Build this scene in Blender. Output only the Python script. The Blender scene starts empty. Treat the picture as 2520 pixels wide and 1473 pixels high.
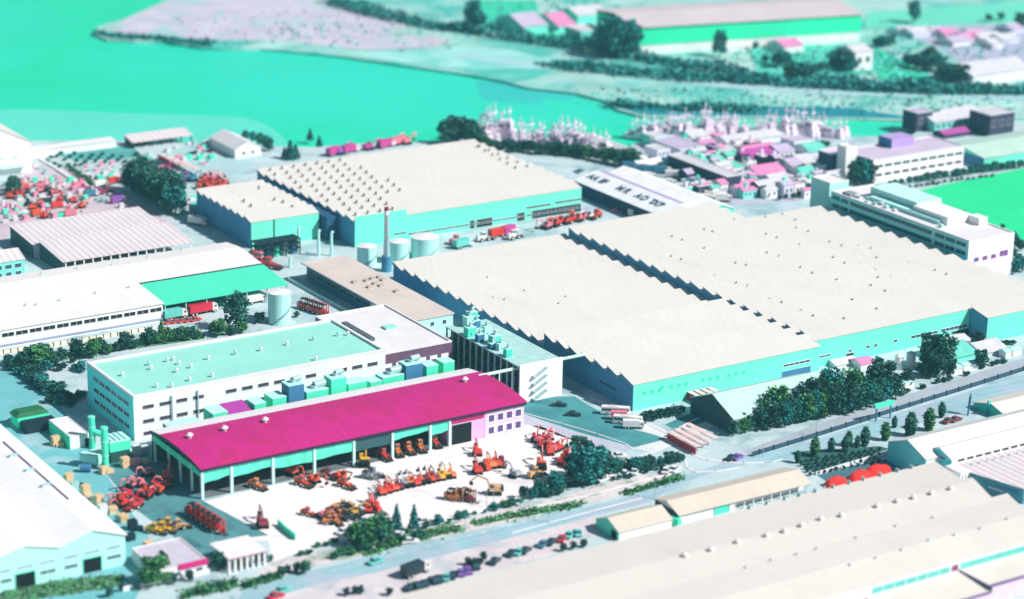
import bpy, math, random
from mathutils import Vector, Matrix
random.seed(7)
SC = bpy.context.scene
COL = SC.collection
R = math.radians
# ---------------------------------------------------------------- camera model
FPX, PITCH, ROLL, YAW, HC = 5800.0, R(18), R(1), R(32.63), 270.0
CX, CY = 1260.0, 736.5
def ray(u, v):
    x = (u-CX)/FPX; y = -(v-CY)/FPX
    c, s = math.cos(ROLL), math.sin(ROLL); x, y = c*x-s*y, s*x+c*y
    cp, sp = math.cos(PITCH), math.sin(PITCH)
    a, b, d = x, cp+y*sp, -sp+y*cp
    c, s = math.cos(-YAW), math.sin(-YAW)
    return Vector((c*a-s*b, s*a+c*b, d))
def P(u, v, z=0.0):
    d = ray(u, v); t = (z-HC)/d.z
    return Vector((d.x*t, d.y*t, z))
def onY(u, v, Y):
    d = ray(u, v); t = Y/d.y
    return d.x*t, HC+d.z*t
def onX(u, v, X):
    d = ray(u, v); t = X/d.x
    return d.y*t, HC+d.z*t
def hgt(u, vb, vt):
    g = P(u, vb); L = math.hypot(g.x, g.y); d = ray(u, vt)
    return HC + d.z*L/math.hypot(d.x, d.y)
def crop(ox, oy, k): return lambda x, y: (ox+k*x, oy+k*y)
c1 = crop(0, 0, .3509); c2 = crop(818, 0, .3509); c3 = crop(1636, 0, .3509)
c4 = crop(0, 478.4, .3509); c5 = crop(818, 478.4, .3509); c6 = crop(1636, 478.4, .3509)
c7 = crop(0, 956.8, .3509); c8 = crop(818, 956.8, .3509); c9 = crop(1636, 956.8, .3509)
k1 = crop(1370.5, 353.7, .2105); k2 = crop(397.9, 866.5, .3158); k3 = crop(221, 1043.4, .2631)
k4 = crop(795.8, 1025.7, .2631); n1 = crop(2033.6, 937.3, .2041); n2 = crop(1989.4, 406.7, .2105); n3 = crop(1945.2, 760.4, .2281); n4 = crop(0, 954.9, .1754); k5 = crop(0, 336, .2105); k6 = crop(1547.4, 265.3, .2105)

# ---------------------------------------------------------------- materials
def lin1(c):
    c = c/255.0
    return c/12.92 if c <= .04045 else ((c+.055)/1.055)**2.4
LH = 1.3
MATS = {}
def M(name, rgb, L=LH, rough=.8, var=.14, scale=.12, streak=None, stripes=None, spec=.3, metal=0.0, paint=False, island=0.0, cap=.82, fine=.0, mix=None):
    """procedural surface: two noises, optional streaks along an axis and sheet seams"""
    if name in MATS: return MATS[name]
    m = bpy.data.materials.new(name); m.use_nodes = True
    N = m.node_tree.nodes; K = m.node_tree.links
    b = N['Principled BSDF']
    b.inputs['Roughness'].default_value = rough
    b.inputs['Specular IOR Level'].default_value = spec
    b.inputs['Metallic'].default_value = metal
    col = [min(cap, lin1(c)/L) for c in rgb]
    tc = N.new('ShaderNodeTexCoord')
    rgbn = N.new('ShaderNodeRGB'); rgbn.outputs[0].default_value = (*col, 1)
    src = rgbn.outputs[0]
    if paint:
        oi = N.new('ShaderNodeObjectInfo'); src = oi.outputs['Color']
    if mix:
        n = N.new('ShaderNodeTexNoise'); n.inputs['Scale'].default_value = mix[1]; n.inputs['Detail'].default_value = 7; n.inputs['Roughness'].default_value = .62; n.inputs['Distortion'].default_value = .6
        K.new(tc.outputs['Object'], n.inputs['Vector'])
        mr = N.new('ShaderNodeMapRange'); mr.inputs[1].default_value = mix[2]; mr.inputs[2].default_value = mix[3]; K.new(n.outputs[0], mr.inputs[0])
        mx = N.new('ShaderNodeMix'); mx.data_type = 'RGBA'; K.new(mr.outputs[0], mx.inputs['Factor']); K.new(src, mx.inputs[6])
        mx.inputs[7].default_value = (*[min(cap, lin1(c)/L) for c in mix[0]], 1); src = mx.outputs[2]
    def mul(src, fac, lo, hi):
        mr = N.new('ShaderNodeMapRange'); mr.inputs[1].default_value = .25; mr.inputs[2].default_value = .75
        mr.inputs[3].default_value = lo; mr.inputs[4].default_value = hi
        K.new(fac, mr.inputs[0])
        vm = N.new('ShaderNodeVectorMath'); vm.operation = 'SCALE'
        K.new(src, vm.inputs[0]); K.new(mr.outputs[0], vm.inputs['Scale'])
        return vm.outputs[0]
    if var:
        n = N.new('ShaderNodeTexNoise'); n.inputs['Scale'].default_value = scale; n.inputs['Detail'].default_value = 8; n.inputs['Roughness'].default_value = .65
        K.new(tc.outputs['Object'], n.inputs['Vector']); src = mul(src, n.outputs[0], 1-var, 1+var*.6)
    if fine:
        n = N.new('ShaderNodeTexNoise'); n.inputs['Scale'].default_value = 1.3; n.inputs['Detail'].default_value = 6; n.inputs['Roughness'].default_value = .7
        K.new(tc.outputs['Object'], n.inputs['Vector']); src = mul(src, n.outputs[0], 1-fine, 1+fine)
    if streak:
        mp = N.new('ShaderNodeMapping'); mp.inputs['Scale'].default_value = streak[0]
        n = N.new('ShaderNodeTexNoise'); n.inputs['Scale'].default_value = 1; n.inputs['Detail'].default_value = 5
        K.new(tc.outputs['Object'], mp.inputs[0]); K.new(mp.outputs[0], n.inputs['Vector'])
        src = mul(src, n.outputs[0], 1-streak[1], 1+streak[1]*.5)
    if stripes:
        w = N.new('ShaderNodeTexWave'); w.wave_type = 'BANDS'; w.bands_direction = stripes[0]
        w.inputs['Scale'].default_value = .314/stripes[1]; w.inputs['Distortion'].default_value = 0
        K.new(tc.outputs['Object'], w.inputs['Vector']); src = mul(src, w.outputs[0], 1-stripes[2], 1)
    if island:
        g = N.new('ShaderNodeNewGeometry'); src = mul(src, g.outputs['Random Per Island'], 1-island, 1+island)
    K.new(src, b.inputs['Base Color'])
    MATS[name] = m
    return m

# ---------------------------------------------------------------- mesh builder
class MB:
    def __init__(s): s.v = []; s.f = []; s.m = []
    def add(s, vs, fs, m=0):
        o = len(s.v); s.v += [tuple(p) for p in vs]
        for f in fs: s.f.append([i+o for i in f]); s.m.append(m)
    def quad(s, a, b, c, d, m=0): s.add([a, b, c, d], [(0, 1, 2, 3)], m)
    def box(s, x0, x1, y0, y1, z0, z1, m=0):
        s.add([(x, y, z) for z in (z0, z1) for y in (y0, y1) for x in (x0, x1)],
              [(0, 2, 3, 1), (4, 5, 7, 6), (0, 1, 5, 4), (2, 6, 7, 3), (0, 4, 6, 2), (1, 3, 7, 5)], m)
    def obox(s, c, d, rz=0, ry=0, rx=0, m=0, taper=1.0):
        mt = Matrix.Translation(c) @ Matrix.Rotation(rz, 4, 'Z') @ Matrix.Rotation(ry, 4, 'Y') @ Matrix.Rotation(rx, 4, 'X')
        vs = []
        for z in (-.5, .5):
            k = taper if z > 0 else 1
            for y in (-.5, .5):
                for x in (-.5, .5): vs.append(mt @ Vector((x*d[0]*k, y*d[1]*k, z*d[2])))
        s.add(vs, [(0, 2, 3, 1), (4, 5, 7, 6), (0, 1, 5, 4), (2, 6, 7, 3), (0, 4, 6, 2), (1, 3, 7, 5)], m)
    def prism(s, poly, z0, z1, m=0, mt=None):
        n = len(poly); vs = [(p[0], p[1], z0) for p in poly]+[(p[0], p[1], z1) for p in poly]
        s.add(vs, [(i, (i+1) % n, n+(i+1) % n, n+i) for i in range(n)]+[tuple(range(n-1, -1, -1))], m)
        s.add([(p[0], p[1], z1) for p in poly], [tuple(range(n))], m if mt is None else mt)
    def ext(s, prof, x0, x1, ax='X', m=0, mc=None):
        """extrude a profile [(a, z)] along X (a = y) or along Y (a = x)"""
        n = len(prof)
        pt = (lambda q, t: (t, q[0], q[1])) if ax == 'X' else (lambda q, t: (q[0], t, q[1]))
        s.add([pt(q, x0) for q in prof]+[pt(q, x1) for q in prof], [(i, (i+1) % n, n+(i+1) % n, n+i) for i in range(n)], m)
        mc = m if mc is None else mc
        s.add([pt(q, x0) for q in prof], [tuple(range(n))], mc); s.add([pt(q, x1) for q in prof], [tuple(range(n))], mc)
    def cyl(s, p0, p1, r0, r1=None, n=10, m=0, cap=True):
        p0 = Vector(p0); p1 = Vector(p1); r1 = r0 if r1 is None else r1
        d = (p1-p0).normalized(); a = d.orthogonal().normalized(); b = d.cross(a)
        vs = []
        for p, r in ((p0, r0), (p1, r1)):
            for i in range(n):
                t = 2*math.pi*i/n; vs.append(p+a*(r*math.cos(t))+b*(r*math.sin(t)))
        fs = [(i, (i+1) % n, n+(i+1) % n, n+i) for i in range(n)]
        if cap: fs += [tuple(range(n-1, -1, -1)), tuple(range(n, 2*n))]
        s.add(vs, fs, m)
    def blob(s, c, r, m=0, n=8, k=5, lo=-1.0):
        """ellipsoid (or a dome from lo upwards)"""
        rows = []
        for j in range(k+1):
            zz = lo+(1-lo)*j/k; rr = math.sqrt(max(0, 1-zz*zz))
            rows.append([(c[0]+r[0]*rr*math.cos(2*math.pi*i/n), c[1]+r[1]*rr*math.sin(2*math.pi*i/n), c[2]+r[2]*zz) for i in range(n)])
        vs = [p for q in rows for p in q]
        s.add(vs, [(j*n+i, j*n+(i+1) % n, (j+1)*n+(i+1) % n, (j+1)*n+i) for j in range(k) for i in range(n)], m)
    def build(s, name, mats, parent=None, world=False, label=None, smooth=False):
        me = bpy.data.meshes.new(name)
        off = Vector((0, 0, 0))
        if world and parent is not None:
            q = parent
            while q is not None: off += q.location; q = q.parent
        me.from_pydata([tuple(Vector(p)-off) for p in s.v], [], s.f)
        mats = mats if isinstance(mats, (list, tuple)) else [mats]
        for q in mats: me.materials.append(q)
        if len(mats) > 1: me.polygons.foreach_set('material_index', s.m)
        if smooth: me.polygons.foreach_set('use_smooth', [True]*len(me.polygons))
        me.update()
        o = bpy.data.objects.new(name, me); COL.objects.link(o)
        if parent is not None: o.parent = parent
        if label: o['label'] = label
        return o
def tag(o, label=None, cat=None, group=None, kind=None):
    if label: o['label'] = label
    if cat: o['category'] = cat
    if group: o['group'] = group
    if kind: o['kind'] = kind
    return o
def thing(name, label, cat, loc=(0, 0, 0), rz=0, group=None):
    o = bpy.data.objects.new(name, None); COL.objects.link(o)
    o.empty_display_size = .5; o.location = loc; o.rotation_euler = (0, 0, rz)
    return tag(o, label, cat, group)
def copy_tree(o, parent=None, color=None):
    c = o.copy(); COL.objects.link(c); c.parent = parent
    if color is not None: c.color = color
    for ch in KIDS.get(o.name, []): copy_tree(ch, c, color)
    return c
KIDS = {}
def index_kids(root):
    for o in root.children:
        KIDS.setdefault(root.name, []).append(o); index_kids(o)
ORD = 'first second third fourth fifth sixth seventh eighth ninth tenth eleventh twelfth thirteenth fourteenth fifteenth sixteenth seventeenth eighteenth nineteenth twentieth'.split()
TENS = {2: 'twenty', 3: 'thirty', 4: 'forty', 5: 'fifty', 6: 'sixty', 7: 'seventy', 8: 'eighty', 9: 'ninety', 10: 'hundred', 11: 'hundred-ten', 12: 'hundred-twenty', 13: 'hundred-thirty', 14: 'hundred-forty', 15: 'hundred-fifty', 16: 'hundred-sixty', 17: 'hundred-seventy'}
def nth(i):
    if i < 20: return ORD[i]
    t, k = divmod(i+1, 10)
    return (TENS[t][:-1]+'ieth' if TENS[t][-1] == 'y' else TENS[t]+'th') if k == 0 else TENS[t]+'-'+ORD[k-1]

# ---------------------------------------------------------------- camera, sun, sky
cam_d = bpy.data.cameras.new('camera'); cam = bpy.data.objects.new('camera', cam_d); COL.objects.link(cam)
cam_d.sensor_width = 36; cam_d.lens = 36*FPX/2520; cam_d.clip_start = 1; cam_d.clip_end = 20000
cam.location = (0, 0, HC)
fw = ray(CX, CY).normalized(); rt = (ray(CX+100, CY)-ray(CX, CY)).normalized(); up = rt.cross(fw)
mt = Matrix((rt, up, -fw)).transposed().to_4x4(); mt.translation = (0, 0, HC); cam.matrix_world = mt
SC.camera = cam
cam_d.dof.use_dof = True; cam_d.dof.focus_distance = 800; cam_d.dof.aperture_fstop = cam_d.lens/1000/4.4
SUN = Vector((.57, -.68, .80)).normalized()
sd = bpy.data.lights.new('sun', 'SUN'); so = bpy.data.objects.new('sun', sd); COL.objects.link(so)
sd.energy = 4.8; sd.angle = R(.5); sd.color = (1, .965, .93)
so.rotation_euler = SUN.to_track_quat('Z', 'Y').to_euler(); so.location = (400, 300, 500)
W = bpy.data.worlds.new('World'); SC.world = W; W.use_nodes = True
sky = W.node_tree.nodes.new('ShaderNodeTexSky'); sky.sky_type = 'NISHITA'; sky.sun_disc = False
sky.sun_elevation = math.asin(SUN.z); sky.sun_rotation = math.atan2(SUN.x, SUN.y)
bg = W.node_tree.nodes['Background']; bg.inputs[1].default_value = .052
W.node_tree.links.new(sky.outputs[0], bg.inputs[0])
SC.view_settings.view_transform = 'Standard'; SC.view_settings.look = 'None'; SC.view_settings.gamma = 1
SC.view_settings.exposure = .42
SC.cycles.max_bounces = 5; SC.cycles.diffuse_bounces = 3; SC.cycles.use_denoising = True

# ---------------------------------------------------------------- palette
FLANK = M('shaded_flank_sheet', (78, 146, 186), L=.95, streak=((.3, .3, .05), .08), var=.1, scale=.1)  # flank shade put into the colour, darker and bluer than the turquoise fronts
ROOF = M('pale_roof_sheet', (230, 225, 218), streak=((.6, .05, .3), .05), fine=.02, mix=((223, 217, 211), .03, .5, .75), stripes=('X', 4.0, .015), var=.05, scale=.03)
ROOFW = M('white_roof_sheeting', (252, 247, 244), streak=((.6, .05, .3), .05), stripes=('X', 4.0, .015), var=.05, scale=.03)
ROOF2 = M('pink_white_roof_sheet', (250, 236, 240), streak=((.5, .06, .3), .06), stripes=('X', 2.6, .22), var=.07, scale=.04)
ROOFG = M('warm_grey_roof_sheet', (244, 236, 227), fine=.02, mix=((236, 228, 220), .03, .5, .75), streak=((.4, .05, .3), .03), stripes=('X', 2.5, .02), var=.05, scale=.03)
ROOFB = M('beige_felt_roof', (232, 216, 208), var=.14, scale=.08, fine=.06)
TEALW = M('turquoise_wall_sheet', (112, 238, 202), L=.98, streak=((.3, .3, .05), .05), stripes=('X', 1.2, .05), var=.07, scale=.07)
TEALD = M('turquoise_paint', (80, 232, 190), L=1.0, var=.12, scale=.3)
TEALP = M('pale_turquoise_paint', (178, 244, 226), L=1.0, var=.08, scale=.1)
TEALR = M('turquoise_felt_roof', (166, 240, 224), var=.08, scale=.08, fine=.05)
GREENR = M('sea_green_roof_sheet', (84, 240, 200), stripes=('X', 1.2, .06), var=.06, scale=.1)
WHITE = M('white_painted_wall', (250, 246, 247), L=1.0, var=.08, scale=.12, streak=((.8, .8, .06), .06))
WHITEH = M('white_coping', (250, 246, 247), var=.06, scale=.2)
LILAC = M('lilac_wall', (222, 196, 228), L=1.0, var=.12, scale=.3)
PINKW = M('pink_render_wall', (246, 168, 216), L=1.0, var=.12, scale=.3)
MAG = M('magenta_roof_sheet', (218, 22, 138), streak=((.5, .07, .3), .14), stripes=('X', 2.2, .06), var=.12, scale=.12, fine=.06, mix=((206, 30, 112), .06, .5, .7))
MAROON = M('maroon_wall', (110, 78, 104), L=1.0, var=.2, scale=.3)
DARK = M('black_steel', (22, 40, 52), L=1.0, var=.3, scale=.4, rough=.6)
NAVY = M('navy_wall_sheet', (60, 120, 160), L=1.0, var=.2, scale=.2)
PANE = M('window_pane', (38, 84, 104), L=1.0, var=.35, scale=.5, rough=.15, spec=.5)
FRAME = M('window_frame', (235, 238, 240), L=1.0, var=.06)
STEEL = M('grey_steel', (170, 205, 205), L=1.1, var=.2, scale=.6, rough=.5)
CONC = M('weathered_concrete', (200, 214, 212), var=.2, scale=.2, fine=.12)
REDP = M('red_paint', (222, 40, 64), L=1.1, var=.15, scale=.5)
TRUNK = M('tree_bark', (70, 66, 60), L=1.1, var=.3, scale=2)
# ================================================================ SETTING
def sheet(name, px, z, mat, kind='structure', label=None, cat=None, raw=None):
    pts = raw if raw else [P(u, v, z) for u, v in px]
    m = MB(); m.add([(p[0], p[1], z) for p in pts], [tuple(range(len(pts)))])
    o = m.build(name, mat); tag(o, label, cat, None, kind); return o
def slab(name, pts, z0, z1, mat, kind='structure'):
    m = MB(); m.prism(pts, z0, z1); return tag(m.build(name, mat), None, None, None, kind)
WAT = M('turquoise_water', (52, 240, 206), var=.05, scale=.012, mix=((30, 238, 176), .0035, .42, .62), rough=.35, spec=.12)
nt = WAT.node_tree; bp = nt.nodes.new('ShaderNodeBump'); bp.inputs['Strength'].default_value = .12; bp.inputs['Distance'].default_value = .5
nz = nt.nodes.new('ShaderNodeTexNoise'); nz.inputs['Scale'].default_value = .25; nz.inputs['Detail'].default_value = 4
tcw = nt.nodes.new('ShaderNodeTexCoord'); nt.links.new(tcw.outputs['Object'], nz.inputs['Vector']); nt.links.new(nz.outputs[0], bp.inputs['Height'])
nt.links.new(bp.outputs[0], nt.nodes['Principled BSDF'].inputs['Normal'])
m = MB(); m.add([(-4000, -1500, -1.5), (6000, -1500, -1.5), (6000, 8000, -1.5), (-4000, 8000, -1.5)], [(0, 1, 2, 3)])
tag(m.build('water', WAT), kind='structure')
GRD = M('pale_yard_ground', (208, 228, 232), var=.16, scale=.05, fine=.14, mix=((150, 190, 196), .06, .5, .68))
coast = [P(*q) for q in [(-400, 352), (0, 346), (300, 346), (480, 352), (640, 358), (760, 362), (900, 352), (1080, 350), (1240, 352), (1330, 368), (1450, 388), (1530, 372), (1560, 352), (1640, 338), (1800, 336), (2040, 336), (2240, 334), (2275, 312), (2400, 300), (2700, 292)]]
slab('ground', [(-1500, 1250)]+[(p.x, p.y) for p in coast]+[(2500, 700), (2500, -800), (-1500, -800)], -4, 0, GRD)
FAR = M('far_shore_ground', (188, 232, 224), var=.26, scale=.03, fine=.10, mix=((92, 206, 190), .016, .45, .6))
farb = [(228, 80), (262, 96), (330, 100), (400, 101), (500, 116), (540, 118), (640, 118), (760, 128), (860, 139), (1000, 160), (1130, 178), (1240, 198), (1300, 214), (1420, 228), (1490, 246), (1520, 268), (1580, 284), (1700, 288), (1850, 287), (2000, 287), (2120, 290), (2260, 296), (2400, 292), (2900, 280)]
fart = [(1700, -60), (900, -60), (520, -60), (430, -10), (380, 14), (300, 46), (245, 62)]
slab('far_shore', [tuple(P(*q).xy) for q in farb]+[(3600, 1100), (3600, 3200), (800, 3200)]+[tuple(P(*q).xy) for q in fart[1:]], -4, -.2, FAR)
# shallows and mud in the channel
SHAL = M('shallow_water', (104, 238, 212), var=.06, scale=.02, rough=.4, spec=.1)
sheet('shallow_water', [(-60, 268), (120, 270), (320, 278), (520, 284), (600, 288), (650, 302), (690, 330), (720, 366), (-80, 366)], -1.46, SHAL)
MUD = M('mud_flat', (66, 214, 204), var=.16, scale=.02, rough=.6, spec=.1)
sheet('mud_flat', [(1170, 200), (1260, 204), (1340, 214), (1440, 232), (1400, 246), (1340, 240), (1330, 258), (1200, 246), (1180, 232)], -1.45, MUD)
PNK = M('pink_grey_sand', (224, 214, 230), var=.2, scale=.04, fine=.1, mix=((160, 222, 212), .025, .5, .66))
LTQ = M('pale_turquoise_earth', (178, 240, 230), var=.16, scale=.04, mix=((120, 226, 214), .03, .45, .65))
TQE = M('turquoise_meadow', (66, 226, 184), var=.2, scale=.03, mix=((40, 160, 150), .03, .55, .72))
sheet('sand_flat', [(250, 64), (310, 46), (430, -10), (800, -10), (940, 30), (1010, 70), (1110, 100), (1060, 118), (900, 122), (700, 100), (560, 98), (420, 92), (300, 84)], -.12, PNK)
sheet('sand_flat', [(820, 128), (930, 124), (1060, 122), (1130, 112), (1260, 122), (1330, 140), (1500, 160), (1420, 176), (1280, 168), (1180, 172), (1000, 154)], -.10, LTQ)
sheet('meadow', [(1150, 0), (1320, 0), (1330, 60), (1310, 70), (1160, 60)], -.08, TQE)
sheet('meadow', [(1290, 70), (1490, 60), (1500, 110), (1380, 112), (1300, 92)], -.08, TQE)
sheet('meadow', [(2130, 30), (2560, 0), (2560, 58), (2400, 62), (2260, 64), (2130, 68)], -.08, M('pale_meadow', (120, 236, 204), var=.12, scale=.02))
sheet('meadow', [(1840, 110), (2110, 110), (2170, 176), (2090, 186), (1930, 196), (1870, 192)], -.06, M('turquoise_garden_soil', (96, 228, 200), var=.3, scale=.05))
sheet('meadow', [(2150, 108), (2200, 130), (2350, 210), (2230, 205), (2160, 195)], -.05, TQE)
sheet('far_road', [(1130, 130), (1300, 150), (1500, 168), (1760, 198), (2100, 226), (2560, 236), (2560, 246), (2080, 236), (1740, 212), (1480, 180), (1280, 160), (1120, 140)], -.04, M('pale_far_road', (186, 228, 232), var=.1, scale=.05))
sheet('far_road', [(2150, 112), (2180, 112), (2390, 212), (2350, 214)], -.03, M('pale_far_road', (186, 228, 232)))
sheet('mud_flat', [(1500, 256), (1620, 262), (1800, 262), (1950, 262), (2100, 266), (2270, 292), (2120, 288), (1900, 284), (1700, 284), (1580, 280)], -.05, M('wet_mud', (28, 150, 166), var=.2, scale=.03))
sheet('reclaimed_land', [(2200, 66), (2560, 56), (2560, 176), (2400, 176), (2330, 130), (2240, 84)], -.06, M('lilac_earth', (196, 200, 224), var=.25, scale=.03))
# land cover on the works side
YARD = M('white_concrete_yard', (255, 250, 248), var=.05, scale=.06, fine=.04, cap=.86, mix=((226, 214, 222), .07, .56, .74))
ASPH = M('teal_grey_asphalt', (96, 158, 164), var=.2, scale=.10, fine=.12, mix=((74, 124, 136), .08, .5, .7))
ASPL = M('pale_blue_asphalt', (170, 212, 222), var=.14, scale=.08, fine=.08, streak=((.02, .5, 1), .16), mix=((196, 208, 226), .05, .45, .6))
LEFTR = M('left_road_asphalt', (122, 200, 206), var=.16, scale=.08, fine=.1, mix=((176, 212, 218), .06, .52, .66))
DIRT = M('pale_pink_dirt', (238, 226, 230), mix=((196, 204, 210), .1, .5, .68), var=.2, scale=.08, fine=.16)
GRASS = M('mown_grass', (104, 146, 118), var=.3, scale=.15, fine=.25)
LAWN = M('teal_lawn', (84, 166, 168), mix=((66, 136, 144), .05, .45, .65), var=.14, scale=.08, fine=.1)
FIELD = M('sports_field_grass', (40, 240, 160), var=.12, scale=.03, fine=.05, mix=((40, 214, 130), .02, .5, .65))
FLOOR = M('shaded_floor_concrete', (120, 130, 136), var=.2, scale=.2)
Z = .004
sheet('white_yard', [(500, 1234), (640, 1200), (874, 1150), (1110, 1084), (1290, 1046), (1330, 1048), (1420, 1085), (1440, 1110), (1425, 1170), (1380, 1205), (1310, 1226), (1180, 1262), (1000, 1296), (880, 1322), (760, 1350), (700, 1372), (672, 1380), (660, 1330), (530, 1330), (660, 1318), (560, 1262)], Z, YARD)
sheet('white_yard', [(330, 612), (640, 560), (660, 640), (560, 604), (460, 620)], Z, M('pale_lane_concrete', (200, 224, 226), var=.15, scale=.1, fine=.1))
sheet('asphalt_yard', [(238, 1136), (300, 1118), (380, 1090), (500, 1232), (560, 1264), (660, 1316), (528, 1332), (520, 1400), (440, 1330), (330, 1250)], Z, ASPH)
sheet('left_road', [(-60, 880), (20, 900), (96, 952), (150, 1000), (215, 1090), (250, 1150), (330, 1270), (372, 1330), (350, 1440), (330, 1480), (-80, 1500), (-300, 1000)], Z, LEFTR)
sheet('parking_lot', [(1288, 988), (1350, 974), (1414, 975), (1440, 992), (1560, 1056), (1643, 1078), (1560, 1100), (1420, 1062), (1288, 1018)], Z, LAWN)
sheet('footpath', [(1288, 1020), (1420, 1064), (1556, 1102), (1540, 1110), (1400, 1080), (1288, 1040)], Z, M('lilac_paving', (206, 206, 222), var=.15, scale=.2, fine=.1))
sheet('footpath', [(1556, 1102), (1643, 1080), (1560, 1052), (1600, 1040), (1668, 1072), (1742, 1036), (1756, 1050), (1680, 1086), (1604, 1112)], 2*Z, M('white_paving', (240, 242, 240), var=.1, scale=.2, fine=.06))
sheet('parking_lot', [(1636, 1044), (1710, 1012), (1760, 1020), (1740, 1034), (1668, 1064)], 2*Z, LAWN)
main_up = [c8(-600, 1372), c8(0, 1240), c8(500, 1120), c8(1000, 1014), c8(1500, 896), c8(2000, 776), c8(2250, 700), c9(0, 640), c9(300, 556), c9(560, 470)]
main_lo = [c9(700, 500), c9(420, 560), c9(120, 660), c8(2180, 806), c8(1860, 884), c8(1400, 1006), c8(900, 1130), c8(300, 1288), c8(0, 1344), c8(-700, 1530)]
sheet('main_road', main_up+main_lo, 2*Z, ASPL)
sheet('road_verge', [c8(-650, 1530), c8(0, 1344), c8(300, 1288), c8(900, 1130), c8(1400, 1006), c8(1860, 884), c8(1900, 1010), c8(1500, 1180), c8(900, 1330), c8(350, 1470), c8(100, 1640), c8(-500, 1700)], Z, DIRT)
sheet('railway_road', [(1832, 1108), (1960, 1062), (2155, 994), (2340, 938), (2560, 868), (3300, 630), (3300, 668), (2560, 900), (2264, 992), (2060, 1056), (1850, 1124)], 2*Z, M('lilac_grey_road', (186, 196, 206), var=.12, scale=.08, fine=.1))
sheet('right_road', [c9(600, 480), c9(1000, 372), c9(1420, 236), c9(2100, 28), c9(2560, -120), (3300, 674), (3300, 720), c9(2560, 0), c9(2100, 150), c9(1700, 270), c9(1500, 330), c9(1400, 360), c9(900, 500), c9(700, 520)], Z, ASPL)
sheet('lane', [c9(1080, 600), c9(1620, 460), c9(1600, 420), c9(1500, 470), c9(1060, 570)], 2*Z, ASPL)
sheet('lane', [c9(1060, 602), c9(1660, 468), c9(1760, 520), c9(1200, 690)], Z, M('dark_blue_asphalt', (84, 124, 140), var=.2, scale=.1, fine=.1))
STRIPS = []
for px in ([c8(200, 1150), c8(330, 1080), c8(600, 1010), c8(780, 970), c8(900, 956), c8(900, 990), c8(500, 1090), c8(220, 1180)],
           [c8(960, 930), c8(1100, 906), c8(1400, 840), c8(1780, 790), c8(1740, 830), c8(1300, 900), c8(1000, 960)],
           [c8(2030, 730), c8(2250, 660), c8(2440, 596), c8(2450, 630), c8(2240, 700), c8(2060, 750)],
           [c7(1280, 1430), c7(1500, 1350), c7(1670, 1340), c7(1640, 1400), c7(1300, 1470)],
           [c7(1710, 1370), c7(1960, 1290), c7(1950, 1330), c7(1720, 1400)],
           [c7(0, 1400), c7(500, 1330), c7(880, 1300), c7(860, 1380), c7(500, 1440), c7(0, 1500)],
           [c4(120, 1230), c4(600, 1130), c4(1440, 1010), c4(1380, 950), c4(1100, 990), c4(600, 1080), c4(300, 1140), c4(0, 1160), c4(60, 1220)]):
    sheet('grass_strip', px, 3*Z, GRASS); STRIPS.append([P(*q) for q in px])
sheet('orchard_soil', [c9(900, 440), c9(1500, 400), c9(1580, 420), c9(1060, 590), c9(980, 560)], 3*Z, M('dark_orchard_soil', (64, 110, 110), var=.3, scale=.2, fine=.2))
sheet('sports_field', [(2225, 478), (2330, 452), (2540, 410), (2900, 340), (3000, 640), (2560, 606), (2480, 580), (2370, 540), (2270, 500)], 2*Z, FIELD)
sheet('town_ground', [(1560, 360), (2040, 350), (2050, 470), (1960, 495), (1790, 505), (1640, 400)], Z, M('lilac_town_ground', (214, 208, 228), mix=((150, 196, 206), .08, .5, .64), var=.25, scale=.08, fine=.2))
sheet('back_yard', [(0, 470), (80, 400), (200, 420), (300, 470), (440, 560), (300, 520), (40, 556), (0, 600)], Z, M('pink_yard_ground', (224, 206, 216), var=.25, scale=.12, fine=.2))
sheet('back_yard', [(430, 360), (640, 372), (590, 440), (500, 470), (470, 420)], Z, M('pale_cyan_yard', (188, 224, 226), var=.15, scale=.1, fine=.1))
sheet('orchard_soil', [(90, 368), (200, 356), (330, 362), (350, 385), (250, 392), (190, 395)], Z, M('teal_scrub_soil', (96, 186, 180), var=.35, scale=.1, fine=.3))
sheet('road_verge', [c8(-600, 1350), c8(0, 1215), c8(500, 1095), c8(1000, 990), c8(1500, 872), c8(2000, 755), c8(2240, 690), c8(2430, 560), c8(1900, 660), c8(1560, 770), c8(1200, 840), c8(640, 985), c8(300, 1090), c8(0, 1120), c8(-400, 1200)], Z, M('pinkish_verge', (240, 228, 230), var=.2, scale=.1, fine=.16, mix=((150, 176, 152), .09, .5, .62)))
# dashed line down the main road
m = MB()
for i in range(26):
    a = P(*c8(-100+95*i, 1302-24.5*i)) if i < 22 else None
    if a is None: continue
    b = P(*c8(-64+95*i, 1302-24.5*i-9.3)); d = (b-a).normalized()*.12; nrm = Vector((-d.y, d.x, 0))
    m.quad(a+nrm, b+nrm, b-nrm, a-nrm)
for k in range(len(m.v)): m.v[k] = (m.v[k][0], m.v[k][1], 3*Z)
tag(m.build('road_marking', WHITEH), kind='structure')

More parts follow.
